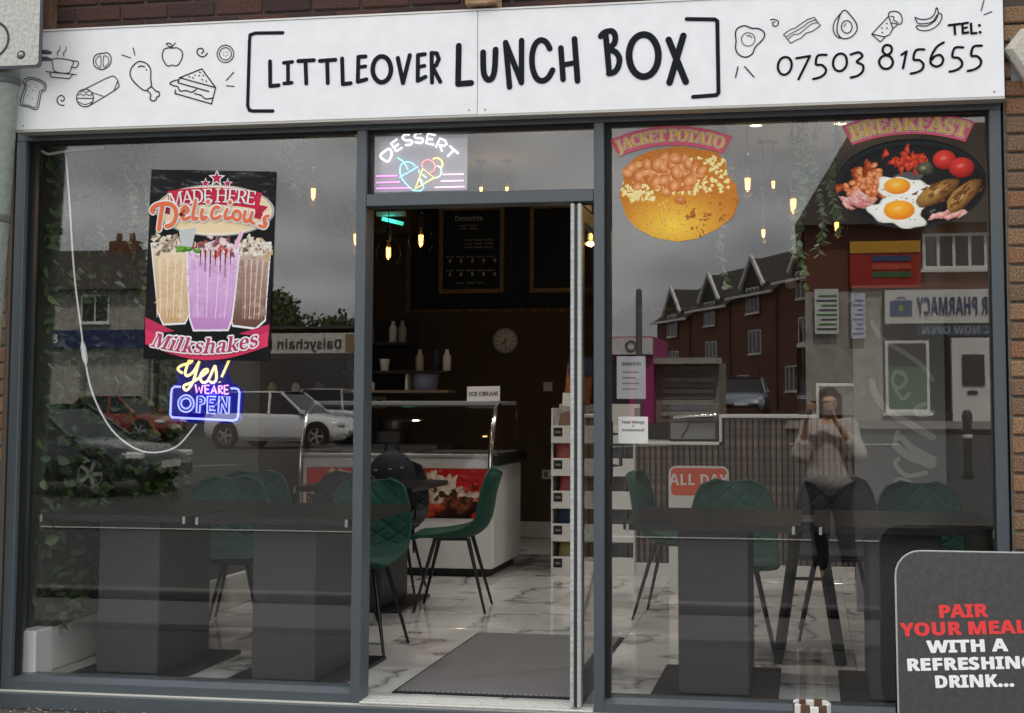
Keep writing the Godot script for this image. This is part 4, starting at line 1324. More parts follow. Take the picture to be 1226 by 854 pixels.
func paint_potato(img: Image):   # 440 x 350
	img.fill(rgb(222, 160, 70))
	for y in 350:
		for x in 440:
			var r := Vector2((x - 200) / 250.0, (y - 285) / 150.0).length()
			var c := rgb(252, 214, 82).lerp(rgb(206, 128, 50), clampf(r * 1.05, 0.0, 1.0))
			if randf_at(x / 3, y / 3) < 0.012: c = c.darkened(0.45)
			if randf_at(x, y) < 0.12: c = c.darkened(0.1)
			img.set_pixel(x, y, c)
	for k in 26: blob(img, rng.randf_range(250, 430), rng.randf_range(200, 340), rng.randf_range(3, 16), rng.randf_range(2, 6), rgb(176, 106, 48), rgb(150, 84, 40), rng.randf() * 3.0, 0.3)
	for k in 12: blob(img, 160 + rng.randfn(0, 10), 200 + k * 7.0, rng.randf_range(4, 12), 5, rgb(250, 206, 96), rgb(214, 140, 50), 1.2, 0.3)
	for k in 150:   # grated cheese
		var q := Vector2(rng.randf_range(8, 130), rng.randf_range(128, 195)) if k < 60 else (Vector2(rng.randf_range(250, 400), rng.randf_range(45, 175)) if k < 130 else Vector2(rng.randf_range(120, 270), rng.randf_range(140, 175)))
		blob(img, q.x, q.y, rng.randf_range(6, 13), rng.randf_range(4, 8), rgb(254, 246, 196), rgb(236, 206, 110), rng.randf() * 3.0, 0.2)
	for k in 40: blob(img, 170 + rng.randfn(0, 60), 95 + rng.randfn(0, 32), 24, 16, rgb(226, 142, 78), rgb(186, 98, 46), rng.randf() * 3.0, 0.1)
	for k in 60:   # beans
		var a := rng.randf() * TAU
		var q := Vector2(165 + cos(a) * rng.randf_range(10, 150), 95 + sin(a) * rng.randf_range(5, 75))
		if q.x > 310 and q.y > 90: continue
		blob(img, q.x, q.y, rng.randf_range(20, 26), rng.randf_range(15, 19), rgb(252, 186, 126), rgb(188, 96, 46), rng.randf() * 3.0, 0.03)

func paint_pan(img: Image):   # 540 x 330
	img.fill(rgb(20, 21, 23))
	for r in [[266, 158, rgb(62, 66, 70)], [262, 154, rgb(26, 27, 30)], [236, 136, rgb(34, 34, 36)]]:
		blob(img, 270, 168, r[0], r[1], r[2], r[2].darkened(0.15))
	for k in 30: blob(img, 118 + rng.randfn(0, 36), 168 + rng.randfn(0, 28), 24, 15, rgb(190, 84, 36), rgb(120, 44, 20), rng.randf() * 3.0, 0.15)
	for k in 80: blob(img, 118 + rng.randfn(0, 38), 166 + rng.randfn(0, 32), 14, 10, rgb(246, 170, 116), rgb(166, 78, 38), rng.randf() * 3.0)
	for k in 22: blob(img, 66 + rng.randfn(10, 28), 226 + rng.randfn(0, 16), 24, 12, rgb(236, 190, 180), rgb(178, 96, 92), 0.5, 0.3)
	for e in [[225, 190, 72, 56], [285, 205, 85, 60], [225, 268, 100, 56]]: blob(img, e[0], e[1], e[2], e[3], rgb(250, 250, 244), rgb(220, 222, 208), 0.2, 0.14)
	for k in 60: blob(img, rng.randf_range(140, 350), rng.randf_range(160, 310), 3, 2, rgb(150, 150, 130), rgb(100, 90, 70))
	blob(img, 222, 172, 48, 30, rgb(255, 196, 70), rgb(222, 120, 24))
	blob(img, 228, 260, 56, 36, rgb(255, 190, 60), rgb(226, 118, 20))
	for k in 46: blob(img, 285 + rng.randfn(0, 34), 86 + rng.randfn(0, 15), 17, 10, rgb(232, 84, 52), rgb(140, 28, 22), rng.randf() * 3.0, 0.25)
	blob(img, 324, 112, 34, 26, rgb(110, 108, 92), rgb(28, 28, 24), 0.2, 0.1)
	blob(img, 318, 110, 15, 10, rgb(160, 152, 110), rgb(60, 56, 44))
	blob(img, 392, 80, 42, 36, rgb(240, 78, 62), rgb(140, 18, 20))
	blob(img, 452, 110, 46, 38, rgb(232, 70, 58), rgb(130, 18, 20))
	for s in [[365, 200, -0.5], [455, 215, -0.75]]:
		blob(img, s[0], s[1], 88, 34, rgb(206, 158, 84), rgb(70, 40, 20), s[2], 0.03, 0.08)
		for k in 18: blob(img, s[0] + rng.randfn(0, 34), s[1] - rng.randfn(0, 18), 12, 4, rgb(120, 74, 38), rgb(84, 50, 26), s[2], 0.3)
	blob(img, 352, 268, 50, 26, rgb(40, 38, 36), rgb(16, 16, 18), -0.4, 0.1)
	for k in 12: blob(img, 400 + rng.randfn(0, 34), 288 - rng.randf() * 16, 22, 9, rgb(240, 196, 186), rgb(190, 110, 106), -0.4, 0.2)

func paint_poster(img: Image):   # 450 x 640
	img.fill(rgb(22, 22, 24))
	for k in 50: blob(img, rng.randf_range(0, 450), rng.randf_range(0, 110), rng.randf_range(6, 40), rng.randf_range(2, 8), rgb(70, 70, 74), rgb(30, 30, 32), rng.randf_range(-0.3, 0.3), 0.3)
	for r in [[215, 88, rgb(250, 244, 230)], [206, 80, rgb(240, 218, 176)]]: blob(img, 236, 135, r[0], r[1], r[2], r[2])
	var red := rgb(206, 44, 74)
	fill_poly(img, [Vector2(42, 112), Vector2(75, 118), Vector2(75, 152), Vector2(36, 146)], rgb(140, 28, 50))
	fill_poly(img, [Vector2(385, 112), Vector2(428, 120), Vector2(408, 142), Vector2(420, 168), Vector2(378, 158)], rgb(186, 36, 66))
	fill_poly(img, arc_poly(234, 1012, 896, 954, -PI / 2 - 0.18, -PI / 2 + 0.18), red)
	# glasses
	for g in [[Vector2(15, 260), Vector2(160, 245), Vector2(165, 470), Vector2(145, 515), Vector2(70, 520), Vector2(48, 480), rgb(240, 222, 192), rgb(206, 166, 120)],
		[Vector2(330, 255), Vector2(440, 250), Vector2(430, 500), Vector2(400, 528), Vector2(320, 520), Vector2(305, 470), rgb(214, 190, 176), rgb(104, 72, 60)],
		[Vector2(145, 275), Vector2(330, 275), Vector2(312, 500), Vector2(300, 535), Vector2(180, 538), Vector2(165, 500), rgb(238, 206, 240), rgb(196, 140, 200)]]:
		var q: Array = [g[0], g[1], g[2], g[3], g[4], g[5]]
		var c := Vector2.ZERO
		for p in q: c += p / 6.0
		var big := []
		for p in q: big.append(c + (p - c) * 1.07)
		fill_poly(img, big, rgb(236, 236, 240))
		fill_poly(img, q, g[6], g[7])
		var mid: Color = g[6].lerp(g[7], 0.5)
		for k in 30: blob(img, rng.randf_range(q[5].x, q[2].x), rng.randf_range(310, 500), rng.randf_range(6, 26), rng.randf_range(4, 16), mid.lerp(g[6], rng.randf() * 0.5), mid.lerp(g[7], rng.randf() * 0.5), rng.randf_range(-0.5, 0.5), 0.3)
		for k in 9:
			var x: float = lerpf(q[0].x + 14, q[1].x - 14, k / 8.0)
			fill_poly(img, [Vector2(x, 300), Vector2(x + 4, 300), Vector2(c.x + (x - c.x) * 0.8 + 3, 500), Vector2(c.x + (x - c.x) * 0.8, 500)], g[6].lightened(0.15) if k % 2 else g[6].lerp(g[7], 0.5))
	for k in 70: blob(img, rng.randf_range(20, 165), 262 + rng.randfn(0, 14) - 22 * sin(rng.randf() * PI), rng.randf_range(6, 14), rng.randf_range(5, 9), [rgb(246, 240, 228), rgb(150, 112, 80), rgb(232, 222, 196), rgb(96, 74, 56)][rng.randi() % 4], rgb(206, 196, 176), rng.randf() * 3.0, 0.2)
	for k in 70: blob(img, rng.randf_range(335, 440), 258 + rng.randfn(0, 16), rng.randf_range(6, 14), rng.randf_range(5, 9), [rgb(248, 244, 236), rgb(206, 160, 100), rgb(70, 50, 40), rgb(238, 232, 220)][rng.randi() % 4], rgb(200, 188, 172), rng.randf() * 3.0, 0.2)
	for k in 70: blob(img, 238 + rng.randfn(0, 42), 262 + rng.randfn(0, 14), rng.randf_range(7, 16), rng.randf_range(5, 10), [rgb(250, 246, 246), rgb(110, 46, 40), rgb(214, 52, 50), rgb(240, 226, 232)][rng.randi() % 4], rgb(190, 150, 150), rng.randf() * 3.0, 0.2)
	for k in 7:   # sauce runs
		var x := 190 + k * 18.0
		fill_poly(img, [Vector2(x, 270), Vector2(x + 6, 270), Vector2(x + 4, 320 + 20 * (k % 3)), Vector2(x + 2, 322 + 20 * (k % 3))], rgb(120, 50, 60))
	for k in 10: blob(img, 140 + rng.randfn(0, 18), 268 + rng.randfn(0, 6), 16, 7, rgb(120, 190, 60), rgb(40, 96, 30), rng.randf_range(-0.6, 0.6))
	fill_poly(img, [Vector2(330, 205), Vector2(345, 208), Vector2(322, 268), Vector2(308, 262)], rgb(236, 190, 216))
	fill_poly(img, [Vector2(110, 205), Vector2(175, 195), Vector2(160, 262), Vector2(120, 258)], rgb(200, 206, 206))
	for s in [[240, 26, 24], [200, 44, 15], [280, 44, 15]]:
		for o in [[1.35, rgb(250, 250, 250)], [0.95, rgb(200, 40, 80)]]:
			var p := []
			for k in 10:
				var r: float = s[2] * o[0] * (1.0 if k % 2 == 0 else 0.42)
				p.append(Vector2(s[0] + sin(TAU * k / 10) * r, s[1] - cos(TAU * k / 10) * r))
			fill_poly(img, p, o[1])
	# ribbon at the foot
	fill_poly(img, [Vector2(2, 500), Vector2(110, 545), Vector2(5, 560)], rgb(196, 50, 90))
	fill_poly(img, [Vector2(448, 515), Vector2(340, 550), Vector2(446, 560)], rgb(196, 50, 90))
	var up := []
	var lo := []
	for i in 21:
		var k := i / 20.0
		up.append(Vector2(6 + 438 * k, 540 + 66 * sin(k * PI)))
		lo.append(Vector2(6 + 438 * k, 590 + 50 * sin(k * PI)))
	lo.reverse()
	fill_poly(img, up + lo, rgb(222, 60, 100))

func arc_words(parent: Node3D, text: String, height: float, font: Font, mid: Vector2, radius: float, span: float, z: float, mats: Array, extra := 0.0, slant := 0.0):
	# letters along an upward bow; mid is the place of the middle letter
	var total := 0.0
	var wd := []
	for ch in text:
		var w := font.get_string_size(ch, HORIZONTAL_ALIGNMENT_LEFT, -1, 64).x
		wd.append(w)
		total += w
	var at := 0.0
	for i in text.length():
		var k: float = (at + wd[i] / 2) / total - 0.5
		at += wd[i]
		if text[i] == " ": continue
		var a := k * span / radius
		var p := Vector2(mid.x + sin(a) * radius, mid.y + (cos(a) - 1.0) * radius)
		for q in mats.size():
			var o := put(parent, "letter", halo(text[i], height, font, extra * (mats.size() - 1 - q), slant), mats[q], Vector3(p.x, p.y, z + 0.0009 * q), Vector3(0, 0, -a))
			o.name = "letter" if q == mats.size() - 1 else "letter_outline"

func halo(ch: String, height: float, font: Font, off: float, slant := 0.0) -> MB:   # the letter thickened by off on every side
	var a := words(ch, height, font, 0.0).get_mesh_arrays()
	var v: PackedVector3Array = a[Mesh.ARRAY_VERTEX]
	var ix = a[Mesh.ARRAY_INDEX]
	var m := MB.new()
	for k in (8 if off > 0.0 else 1):
		var d := Vector3(cos(TAU * k / 8) * off, sin(TAU * k / 8) * off, k * 0.00003)
		for t in range(0, ix.size() if ix != null else v.size(), 3):
			var p: Vector3 = v[ix[t]] if ix != null else v[t]
			var q: Vector3 = v[ix[t + 1]] if ix != null else v[t + 1]
			var r: Vector3 = v[ix[t + 2]] if ix != null else v[t + 2]
			p.x += p.y * slant
			q.x += q.y * slant
			r.x += r.y * slant
			m.flat(p + d, q + d, r + d)
	return m

func bow(mid: Vector2, radius: float, span: float, h: float, ends := 0.0) -> PackedVector2Array:
	var p := PackedVector2Array()
	for i in 17:
		var a := (i / 16.0 - 0.5) * span / radius
		p.append(Vector2(mid.x + sin(a) * (radius + h / 2), mid.y - radius + cos(a) * (radius + h / 2)))
	for i in range(16, -1, -1):
		var a := (i / 16.0 - 0.5) * (span + ends) / radius
		p.append(Vector2(mid.x + sin(a) * (radius - h / 2), mid.y - radius + cos(a) * (radius - h / 2)))
	return p

func build_window_graphics():
	# milkshake poster
	var img := Image.create(450, 640, false, Image.FORMAT_RGB8)
	paint_poster(img)
	var po := thing("milkshake_poster", "tall black poster of three milkshakes reading MADE HERE Delicious Milkshakes", "poster")
	var sheet := MB.new()
	var c := [Vector3(-2.93, 1.519, -0.046), Vector3(-2.338, 1.506, -0.046), Vector3(-2.322, 2.345, -0.046), Vector3(-2.911, 2.371, -0.046)]
	sheet.grid(func(u, v):
		var p: Vector3 = c[0].lerp(c[1], u).lerp(c[3].lerp(c[2], u), v)
		return p + Vector3(0, 0, 0.0025 * sin(u * 9.0 + v * 5.0) * sin(v * 13.0) - 0.004), 24, 36)
	put(po, "sheet", sheet, picture(img, 0.28))
	var zq := -0.0455
	put(po, "script_outline", strokes_flat(DELICIOUS, zq, 0.014), M.white_print)
	put(po, "script", strokes_flat(DELICIOUS, zq + 0.003), mat(rgb(234, 104, 44), 0.4))
	arc_words(po, "Milkshakes", 0.064, SERIFB, Vector2(-2.634, 1.572), -0.95, 0.5, zq, [M.white_print, mat(rgb(178, 36, 98), 0.4)], 0.0065, 0.28)
	arc_words(po, "MADE HERE", 0.062, SERIF, Vector2(-2.616, 2.243), 1.25, 0.41, -0.0435, [M.white_print])
	# open sign
	var op := thing("open_neon_sign", "glowing neon sign reading Yes! WE ARE OPEN in yellow, pink and blue", "neon sign")
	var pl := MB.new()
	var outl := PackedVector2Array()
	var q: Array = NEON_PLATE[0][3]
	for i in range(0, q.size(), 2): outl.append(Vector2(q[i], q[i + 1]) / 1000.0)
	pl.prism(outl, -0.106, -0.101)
	put(op, "glow_tinted_backplate", pl, glass(0.75, rgb(18, 8, 150)))  # blue glow of the tubes is put into the plate colour
	put(op, "yellow_tube", strokes_tube(NEON_YES, -0.094), glow(rgb(255, 222, 96), 0.72))
	put(op, "pink_tube", strokes_tube(NEON_WEARE, -0.094), glow(rgb(255, 140, 245), 0.72))
	put(op, "blue_tube", strokes_tube(NEON_OPEN, -0.094), glow(rgb(150, 165, 255), 0.95, rgb(120, 120, 220)))
	var l1 := OmniLight3D.new()
	l1.name = "neon_light"
	l1.light_color = rgb(70, 70, 255)
	l1.light_energy = 0.004
	l1.light_size = 0.015
	l1.shadow_enabled = true
	op.add_child(l1)
	l1.position = Vector3(-2.625, 1.36, -0.078)
	var cab := []
	for i in range(0, CABLE[0].size(), 2): cab.append(Vector3(CABLE[0][i] / 1000.0, CABLE[0][i + 1] / 1000.0, -0.1))
	var cb := thing("power_cable", "white cable hanging in a loop to the neon open sign, with an inline switch", "cable")
	put(cb, "cable", mtube(smooth_line(cab, false, 5), 0.0042, 6), M.white_gloss)
	put(cb, "inline_switch", mtube([Vector3(-3.252, 1.6, -0.1), Vector3(-3.247, 1.575, -0.1), Vector3(-3.236, 1.52, -0.1), Vector3(-3.231, 1.498, -0.1)], [0.005, 0.013, 0.013, 0.005], 10), M.white_gloss)
	# dessert sign over the door
	var ds := thing("dessert_neon_sign", "clear panel with white neon DESSERT over a drink and ice cream cone", "neon sign")
	put(ds, "clear_panel", bx(Vector3(-1.885, 2.249, -0.106), Vector3(-1.463, 2.519, -0.1), 0.001), glass(0.42, rgb(214, 212, 224)))
	for t in [["white_tube", NEON_DESSERT, rgb(255, 255, 255), 0.9], ["pink_tube", NEON_PINK, rgb(250, 110, 240), 0.7], ["pale_pink_tube", NEON_PALEPINK, rgb(255, 200, 236), 0.8], ["cyan_tube", NEON_CYAN, rgb(80, 215, 235), 0.66], ["yellow_tube", NEON_YELLOW, rgb(255, 236, 80), 0.72], ["red_tube", NEON_RED, rgb(235, 70, 85), 0.62], ["mint_tube", NEON_MINT, rgb(180, 246, 230), 0.68]]:
		put(ds, t[0], strokes_tube(t[1], -0.093, 0.74), glow(t[2], t[3]))
	var l2 := OmniLight3D.new()
	l2.name = "neon_light"
	l2.light_color = rgb(255, 190, 250)
	l2.light_energy = 0.006
	l2.light_size = 0.1
	l2.shadow_enabled = true
	ds.add_child(l2)
	l2.position = Vector3(-1.67, 2.36, -0.14)
	for x in [-1.86, -1.485]: put(ds, "fixing", mtube([Vector3(x, 2.495, -0.1), Vector3(x, 2.495, -0.09)], 0.004, 8), M.grey)
	# potato sticker
	var img2 := Image.create(440, 350, false, Image.FORMAT_RGB8)
	paint_potato(img2)
	var st := thing("potato_sticker", "window sticker of a baked potato topped with beans and cheese under JACKET POTATO", "sticker")
	var pp := PackedVector2Array()
	for w in [[742, 232], [748, 215], [745, 205], [762, 190], [780, 183], [800, 180], [812, 178], [835, 182], [858, 186], [870, 196], [872, 212], [882, 225], [885, 245], [878, 262], [860, 275], [835, 286], [812, 289], [785, 284], [762, 272], [750, 258]]:
		pp.append(Vector2(-0.79 + (w[0] - 742) * 0.003514, 2.407 - (w[1] - 178) * 0.00366))
	var pm := MB.new()
	pm.prism(pp, -0.054, -0.0525, Rect2(-0.79, 1.997, 0.505, 0.412))
	put(st, "print", pm, picture(img2, 0.45))
	var ribbon_pink := mat(rgb(206, 78, 104), 0.45)
	var gold := mat(rgb(226, 184, 92), 0.45)
	var b1 := MB.new()
	b1.prism(bow(Vector2(-0.572, 2.452), 0.62, 0.5, 0.082, -0.02), -0.0535, -0.052)
	put(st, "ribbon", b1, ribbon_pink)
	arc_words(st, "JACKET POTATO", 0.048, SERIFB, Vector2(-0.572, 2.452), 0.62, 0.46, -0.051, [M.white_print, mat(rgb(120, 60, 40), 0.5), gold], 0.0016)
	# breakfast sticker
	var img3 := Image.create(540, 330, false, Image.FORMAT_RGB8)
	paint_pan(img3)
	var br := thing("breakfast_sticker", "window sticker of a fried breakfast in a black pan under BREAKFAST", "sticker")
	var el := PackedVector2Array()
	for k in 36: el.append(Vector2(0.4105 + cos(TAU * k / 36) * 0.301, 2.222 + sin(TAU * k / 36) * 0.186))
	var em := MB.new()
	em.prism(el, -0.054, -0.0525, Rect2(0.1095, 2.036, 0.602, 0.372))
	put(br, "print", em, picture(img3, 0.35))
	var b2 := MB.new()
	b2.prism(bow(Vector2(0.405, 2.472), 0.72, 0.51, 0.09, -0.02), -0.052, -0.0505)
	put(br, "ribbon", b2, ribbon_pink)
	arc_words(br, "BREAKFAST", 0.062, SERIFB, Vector2(0.405, 2.472), 0.72, 0.48, -0.0495, [M.white_print, mat(rgb(120, 60, 40), 0.5), gold], 0.0021)
	# notices
	var fa := thing("allergy_notice", "small white notice reading Food Allergy or Intolerance? on the glass", "notice", Vector3(-0.736, 1.213, -0.085))
	put(fa, "paper", rect_uv(0.125, 0.112, 0.001), M.paper)
	for l in [["Food Allergy", 0.0115, 0.033], ["or", 0.008, 0.017], ["Intolerance?", 0.0115, 0.0]]:
		put(fa, "lettering", words(l[0], l[1], SANSB, 0.0004), M.vinyl_ink, Vector3(0.0, l[2], 0.0008))
	var nt := thing("paper_notice", "pale printed opening notice taped inside beside the door frame", "notice", Vector3(-0.79, 1.44, -0.45))
	put(nt, "paper", rect_uv(0.13, 0.19, 0.001), mat(rgb(176, 180, 180), 0.7))
	for l in [["OPENING", 0.014, 0.06]]:
		put(nt, "lettering", words(l[0], l[1], SANSB, 0.0004), M.vinyl_ink, Vector3(0, l[2], 0.0008), Vector3(0, PI, 0))
	for k in 4: put(nt, "print_line", bx(Vector3(-0.04, 0.02 - k * 0.025, 0.0002), Vector3(0.035 - 0.012 * (k % 2), 0.027 - k * 0.025, 0.0009)), M.grey)
	var tp := MB.new()
	tp.ribbon([Vector2(-3.45, 2.47), Vector2(-3.42, 2.455), Vector2(-3.3, 2.47), Vector2(-3.15, 2.478)], 0.012, -0.0545 + 0.0006)
	solo("tape_strip", tp, glass(0.35, rgb(220, 220, 220)), "strip of clear tape on the glass near the cable", "tape")

# ------------------------------------------------------------------ on the pavement
func build_pavement_things():
	var ab := thing("pavement_board", "worn black pavement board reading PAIR YOUR MEAL WITH A REFRESHING DRINK", "sign", Vector3(0.605, -0.02, 0.62))
	var out_ := rounded(0.62, 0.82, 0.09, 0, 0.41, 6)
	var face := MB.new()
	face.prism(out_, -0.006, 0.0)
	var slate := mat(rgb(84, 80, 80), 0.4, 0.0, "soft", 5.0)
	slate.detail_enabled = true
	slate.detail_albedo = TX["fine"]
	slate.detail_blend_mode = BaseMaterial3D.BLEND_MODE_MUL
	var lean := Vector3(-0.13, 0, 0)
	put(ab, "front_panel", face, slate, Vector3(0, 0, 0), lean)
	var rimp := []
	for p in out_: rimp.append(Vector3(p.x, p.y, -0.003))
	put(ab, "edge_strip", mtube(rimp, 0.0045, 6, true), M.alu, Vector3.ZERO, lean)
	var back := MB.new()
	back.prism(out_, -0.006, 0.0)
	put(ab, "rear_panel", back, mat(rgb(24, 24, 26), 0.5), Vector3(0, 0, -0.26), Vector3(0.16, 0, 0))
	for s in [-1, 1]: put(ab, "hinge", bx(Vector3(s * 0.2 - 0.03, 0.785, -0.135), Vector3(s * 0.2 + 0.03, 0.8, -0.108)), M.alu)
	var bold := SANSB
	var redt := mat(rgb(226, 52, 52), 0.5)
	for l in [["PAIR", 0.043, -0.08, 0.611, redt], ["YOUR MEAL", 0.043, -0.078, 0.551, redt], ["WITH A", 0.04, -0.068, 0.49, M.white_print], ["REFRESHING", 0.04, -0.056, 0.43, M.white_print], ["DRINK...", 0.04, -0.048, 0.37, M.white_print]]:
		var t := halo(l[0], l[1], bold, 0.0017)
		var hold := put(ab, "lettering", t, l[4], Vector3(l[2], l[3], 0.0).rotated(Vector3.RIGHT, -0.13) + Vector3(0, 0, 0.0016), Vector3(-0.13, 0, 0.055))
		var nat: float = bold.get_string_size(l[0], HORIZONTAL_ALIGNMENT_LEFT, -1, 64).x * l[1] / 46.0
		var want: Dictionary = {"PAIR": 0.172, "YOUR MEAL": 0.438, "WITH A": 0.275, "REFRESHING": 0.45, "DRINK...": 0.275}
		hold.scale = Vector3(want[l[0]] / nat, 1, 1)
	put(ab, "screw", mtube([Vector3(0.235, 0.765, 0.0), Vector3(0.235, 0.765, 0.004)], 0.006, 8), M.black, Vector3.ZERO, lean)
	# small slatted wooden planter
	var wp := thing("wooden_planter", "small wooden tub of brown and white staves at the foot of the window", "planter", Vector3(-0.008, -0.016, 0.5))
	for k in 12:
		var a := TAU * k / 12 + 0.13
		var m := MB.new()
		m.box(Vector3(0, 0.125, 0.062), Vector3(0.031, 0.25 + 0.006 * (k % 3), 0.012), 0.002)
		put(wp, "stave", m, mat(rgb(118, 84, 62), 0.8, 0.0, "wood", 5.0) if k % 2 else M.white, Vector3.ZERO, Vector3(0, a, 0))
	put(wp, "soil", mlathe([Vector2(0, 0.0), Vector2(0.054, 0.0), Vector2(0.054, 0.2), Vector2(0, 0.2)], 12), mat(rgb(50, 40, 34), 0.95))
	# street sign on its post, nearer the camera
	var sp := thing("sign_post", "pale green painted steel post with a band, at the picture edge", "post", Vector3(-3.638, 0.0, 0.16))
	var pgreen := mat(rgb(142, 152, 144), 0.55, 0.0, "soft", 4.0)
	sp.rotation.z = -0.045
	put(sp, "pole", mlathe([Vector2(0, 0), Vector2(0.062, 0), Vector2(0.062, 3.6), Vector2(0, 3.62)], 20), pgreen)
	for y in [0.9, 2.12, 2.735]: put(sp, "band", mlathe([Vector2(0.0625, y), Vector2(0.068, y + 0.004), Vector2(0.068, y + 0.03), Vector2(0.0625, y + 0.034)], 20), mat(rgb(86, 92, 88), 0.6))
	var sg := thing("street_sign", "weathered white street sign plate with a dark rounded border, bolted to the post", "sign", Vector3(-3.462, 3.0, 0.25))
	var plate := MB.new()
	plate.prism(rounded(0.35, 0.44, 0.02), -0.006, 0.0)
	put(sg, "border_plate", plate, mat(rgb(58, 62, 68), 0.5))
	var p2 := MB.new()
	p2.prism(rounded(0.325, 0.415, 0.016), 0.0005, 0.003)
	put(sg, "face", p2, mat(rgb(206, 206, 198), 0.5, 0.0, "soft", 7.0))
	var ring := []
	for k in 28: ring.append(Vector2(-0.06 + cos(TAU * k / 28) * 0.078, -0.087 + sin(TAU * k / 28) * 0.078))
	var rm := MB.new()
	rm.ribbon(ring, 0.012, 0.0042, true)
	put(sg, "ring_mark", rm, mat(rgb(46, 50, 58), 0.5))
	var bolt := mlathe([Vector2(0, 0), Vector2(0.012, 0), Vector2(0.012, 0.004), Vector2(0.007, 0.01), Vector2(0, 0.011)], 12)
	put(sg, "bolt", bolt, M.alu, Vector3(0.08, -0.161, 0.0035), Vector3(PI / 2, 0, 0))
	put(sg, "rust_ring", mlathe([Vector2(0, 0), Vector2(0.02, 0), Vector2(0.018, 0.0006), Vector2(0, 0.0007)], 14), mat(rgb(92, 84, 74), 0.9, 0.0, "patchy", 20.0), Vector3(0.08, -0.161, 0.003), Vector3(PI / 2, 0, 0))
	for y in [-0.175, -0.145]: put(sg, "clamp", bx(Vector3(0.15, y - 0.006, -0.05), Vector3(0.196, y + 0.006, -0.008), 0.002), M.black)
	# alarm box on the pier
	var al := thing("alarm_box", "weathered white angular alarm box high on the brick pier", "alarm box", Vector3(0.875, 2.715, 0.022))
	var hx := PackedVector2Array([Vector2(-0.1, 0.02), Vector2(-0.035, 0.1), Vector2(0.06, 0.1), Vector2(0.12, 0.02), Vector2(0.05, -0.13), Vector2(-0.01, -0.13)])
	var hm := MB.new()
	var inner := []
	for p in hx: inner.append(p * 0.72)
	for i in 6:
		var a := hx[i]
		var b := hx[(i + 1) % 6]
		var ai: Vector2 = inner[i]
		var bi: Vector2 = inner[(i + 1) % 6]
		hm.quad(Vector3(b.x, b.y, 0), Vector3(a.x, a.y, 0), Vector3(a.x, a.y, 0.045), Vector3(b.x, b.y, 0.045))
		hm.quad(Vector3(b.x, b.y, 0.045), Vector3(a.x, a.y, 0.045), Vector3(ai.x, ai.y, 0.075), Vector3(bi.x, bi.y, 0.075))
		hm.tri(Vector3(0, 0, 0.077), Vector3(bi.x, bi.y, 0.075), Vector3(ai.x, ai.y, 0.075))
	put(al, "cover", hm, mat(rgb(210, 204, 190), 0.5, 0.0, "soft", 9.0))
	put(al, "back_plate", bx(Vector3(-0.07, -0.1, -0.01), Vector3(0.09, 0.08, 0.002)), M.grey)

# ------------------------------------------------------------------ the street behind the camera, seen in the glass
func window_part(o: Node3D, x: float, y: float, w: float, h: float, z: float, bars := 2, frame: Material = null):
	var f := MB.new()
	var t := 0.06
	f.span(Vector3(x - w / 2, y, z), Vector3(x - w / 2 + t, y + h, z + 0.05))
	f.span(Vector3(x + w / 2 - t, y, z), Vector3(x + w / 2, y + h, z + 0.05))
	f.span(Vector3(x - w / 2 + t, y, z), Vector3(x + w / 2 - t, y + t, z + 0.049))
	f.span(Vector3(x - w / 2 + t, y + h - t, z), Vector3(x + w / 2 - t, y + h, z + 0.049))
	for k in range(1, bars):
		var xx := x - w / 2 + w * k / bars
		f.span(Vector3(xx - t / 2, y + t, z), Vector3(xx + t / 2, y + h - t, z + 0.047))
	var wn := put(o, "window", f, frame if frame else M.white)
	put(wn, "pane", bx(Vector3(x - w / 2 + 0.02, y + 0.02, z + 0.002), Vector3(x + w / 2 - 0.02, y + h - 0.02, z + 0.012)), M.pane)
	put(wn, "sill", bx(Vector3(x - w / 2 - 0.06, y - 0.07, z), Vector3(x + w / 2 + 0.06, y - 0.001, z + 0.12)), M.white)

func gable_roof(o: Node3D, x0: float, x1: float, z0: float, z1: float, ye: float, yr: float, hip0: float, hip1: float, m: Material):
	# ridge along x; hips pull its ends in
	var r := MB.new()
	var zm := (z0 + z1) / 2
	var a := Vector3(x0, ye, z1)
	var b := Vector3(x1, ye, z1)
	var c := Vector3(x1, ye, z0)
	var d := Vector3(x0, ye, z0)
	var p := Vector3(x0 + hip0, yr, zm)
	var q := Vector3(x1 - hip1, yr, zm)
	r.quad(a, b, q, p)
	r.quad(c, d, p, q)
	r.tri(b, c, q)
	r.tri(d, a, p)
	r.quad(d, c, b, a)
	put(o, "roof", r, m)

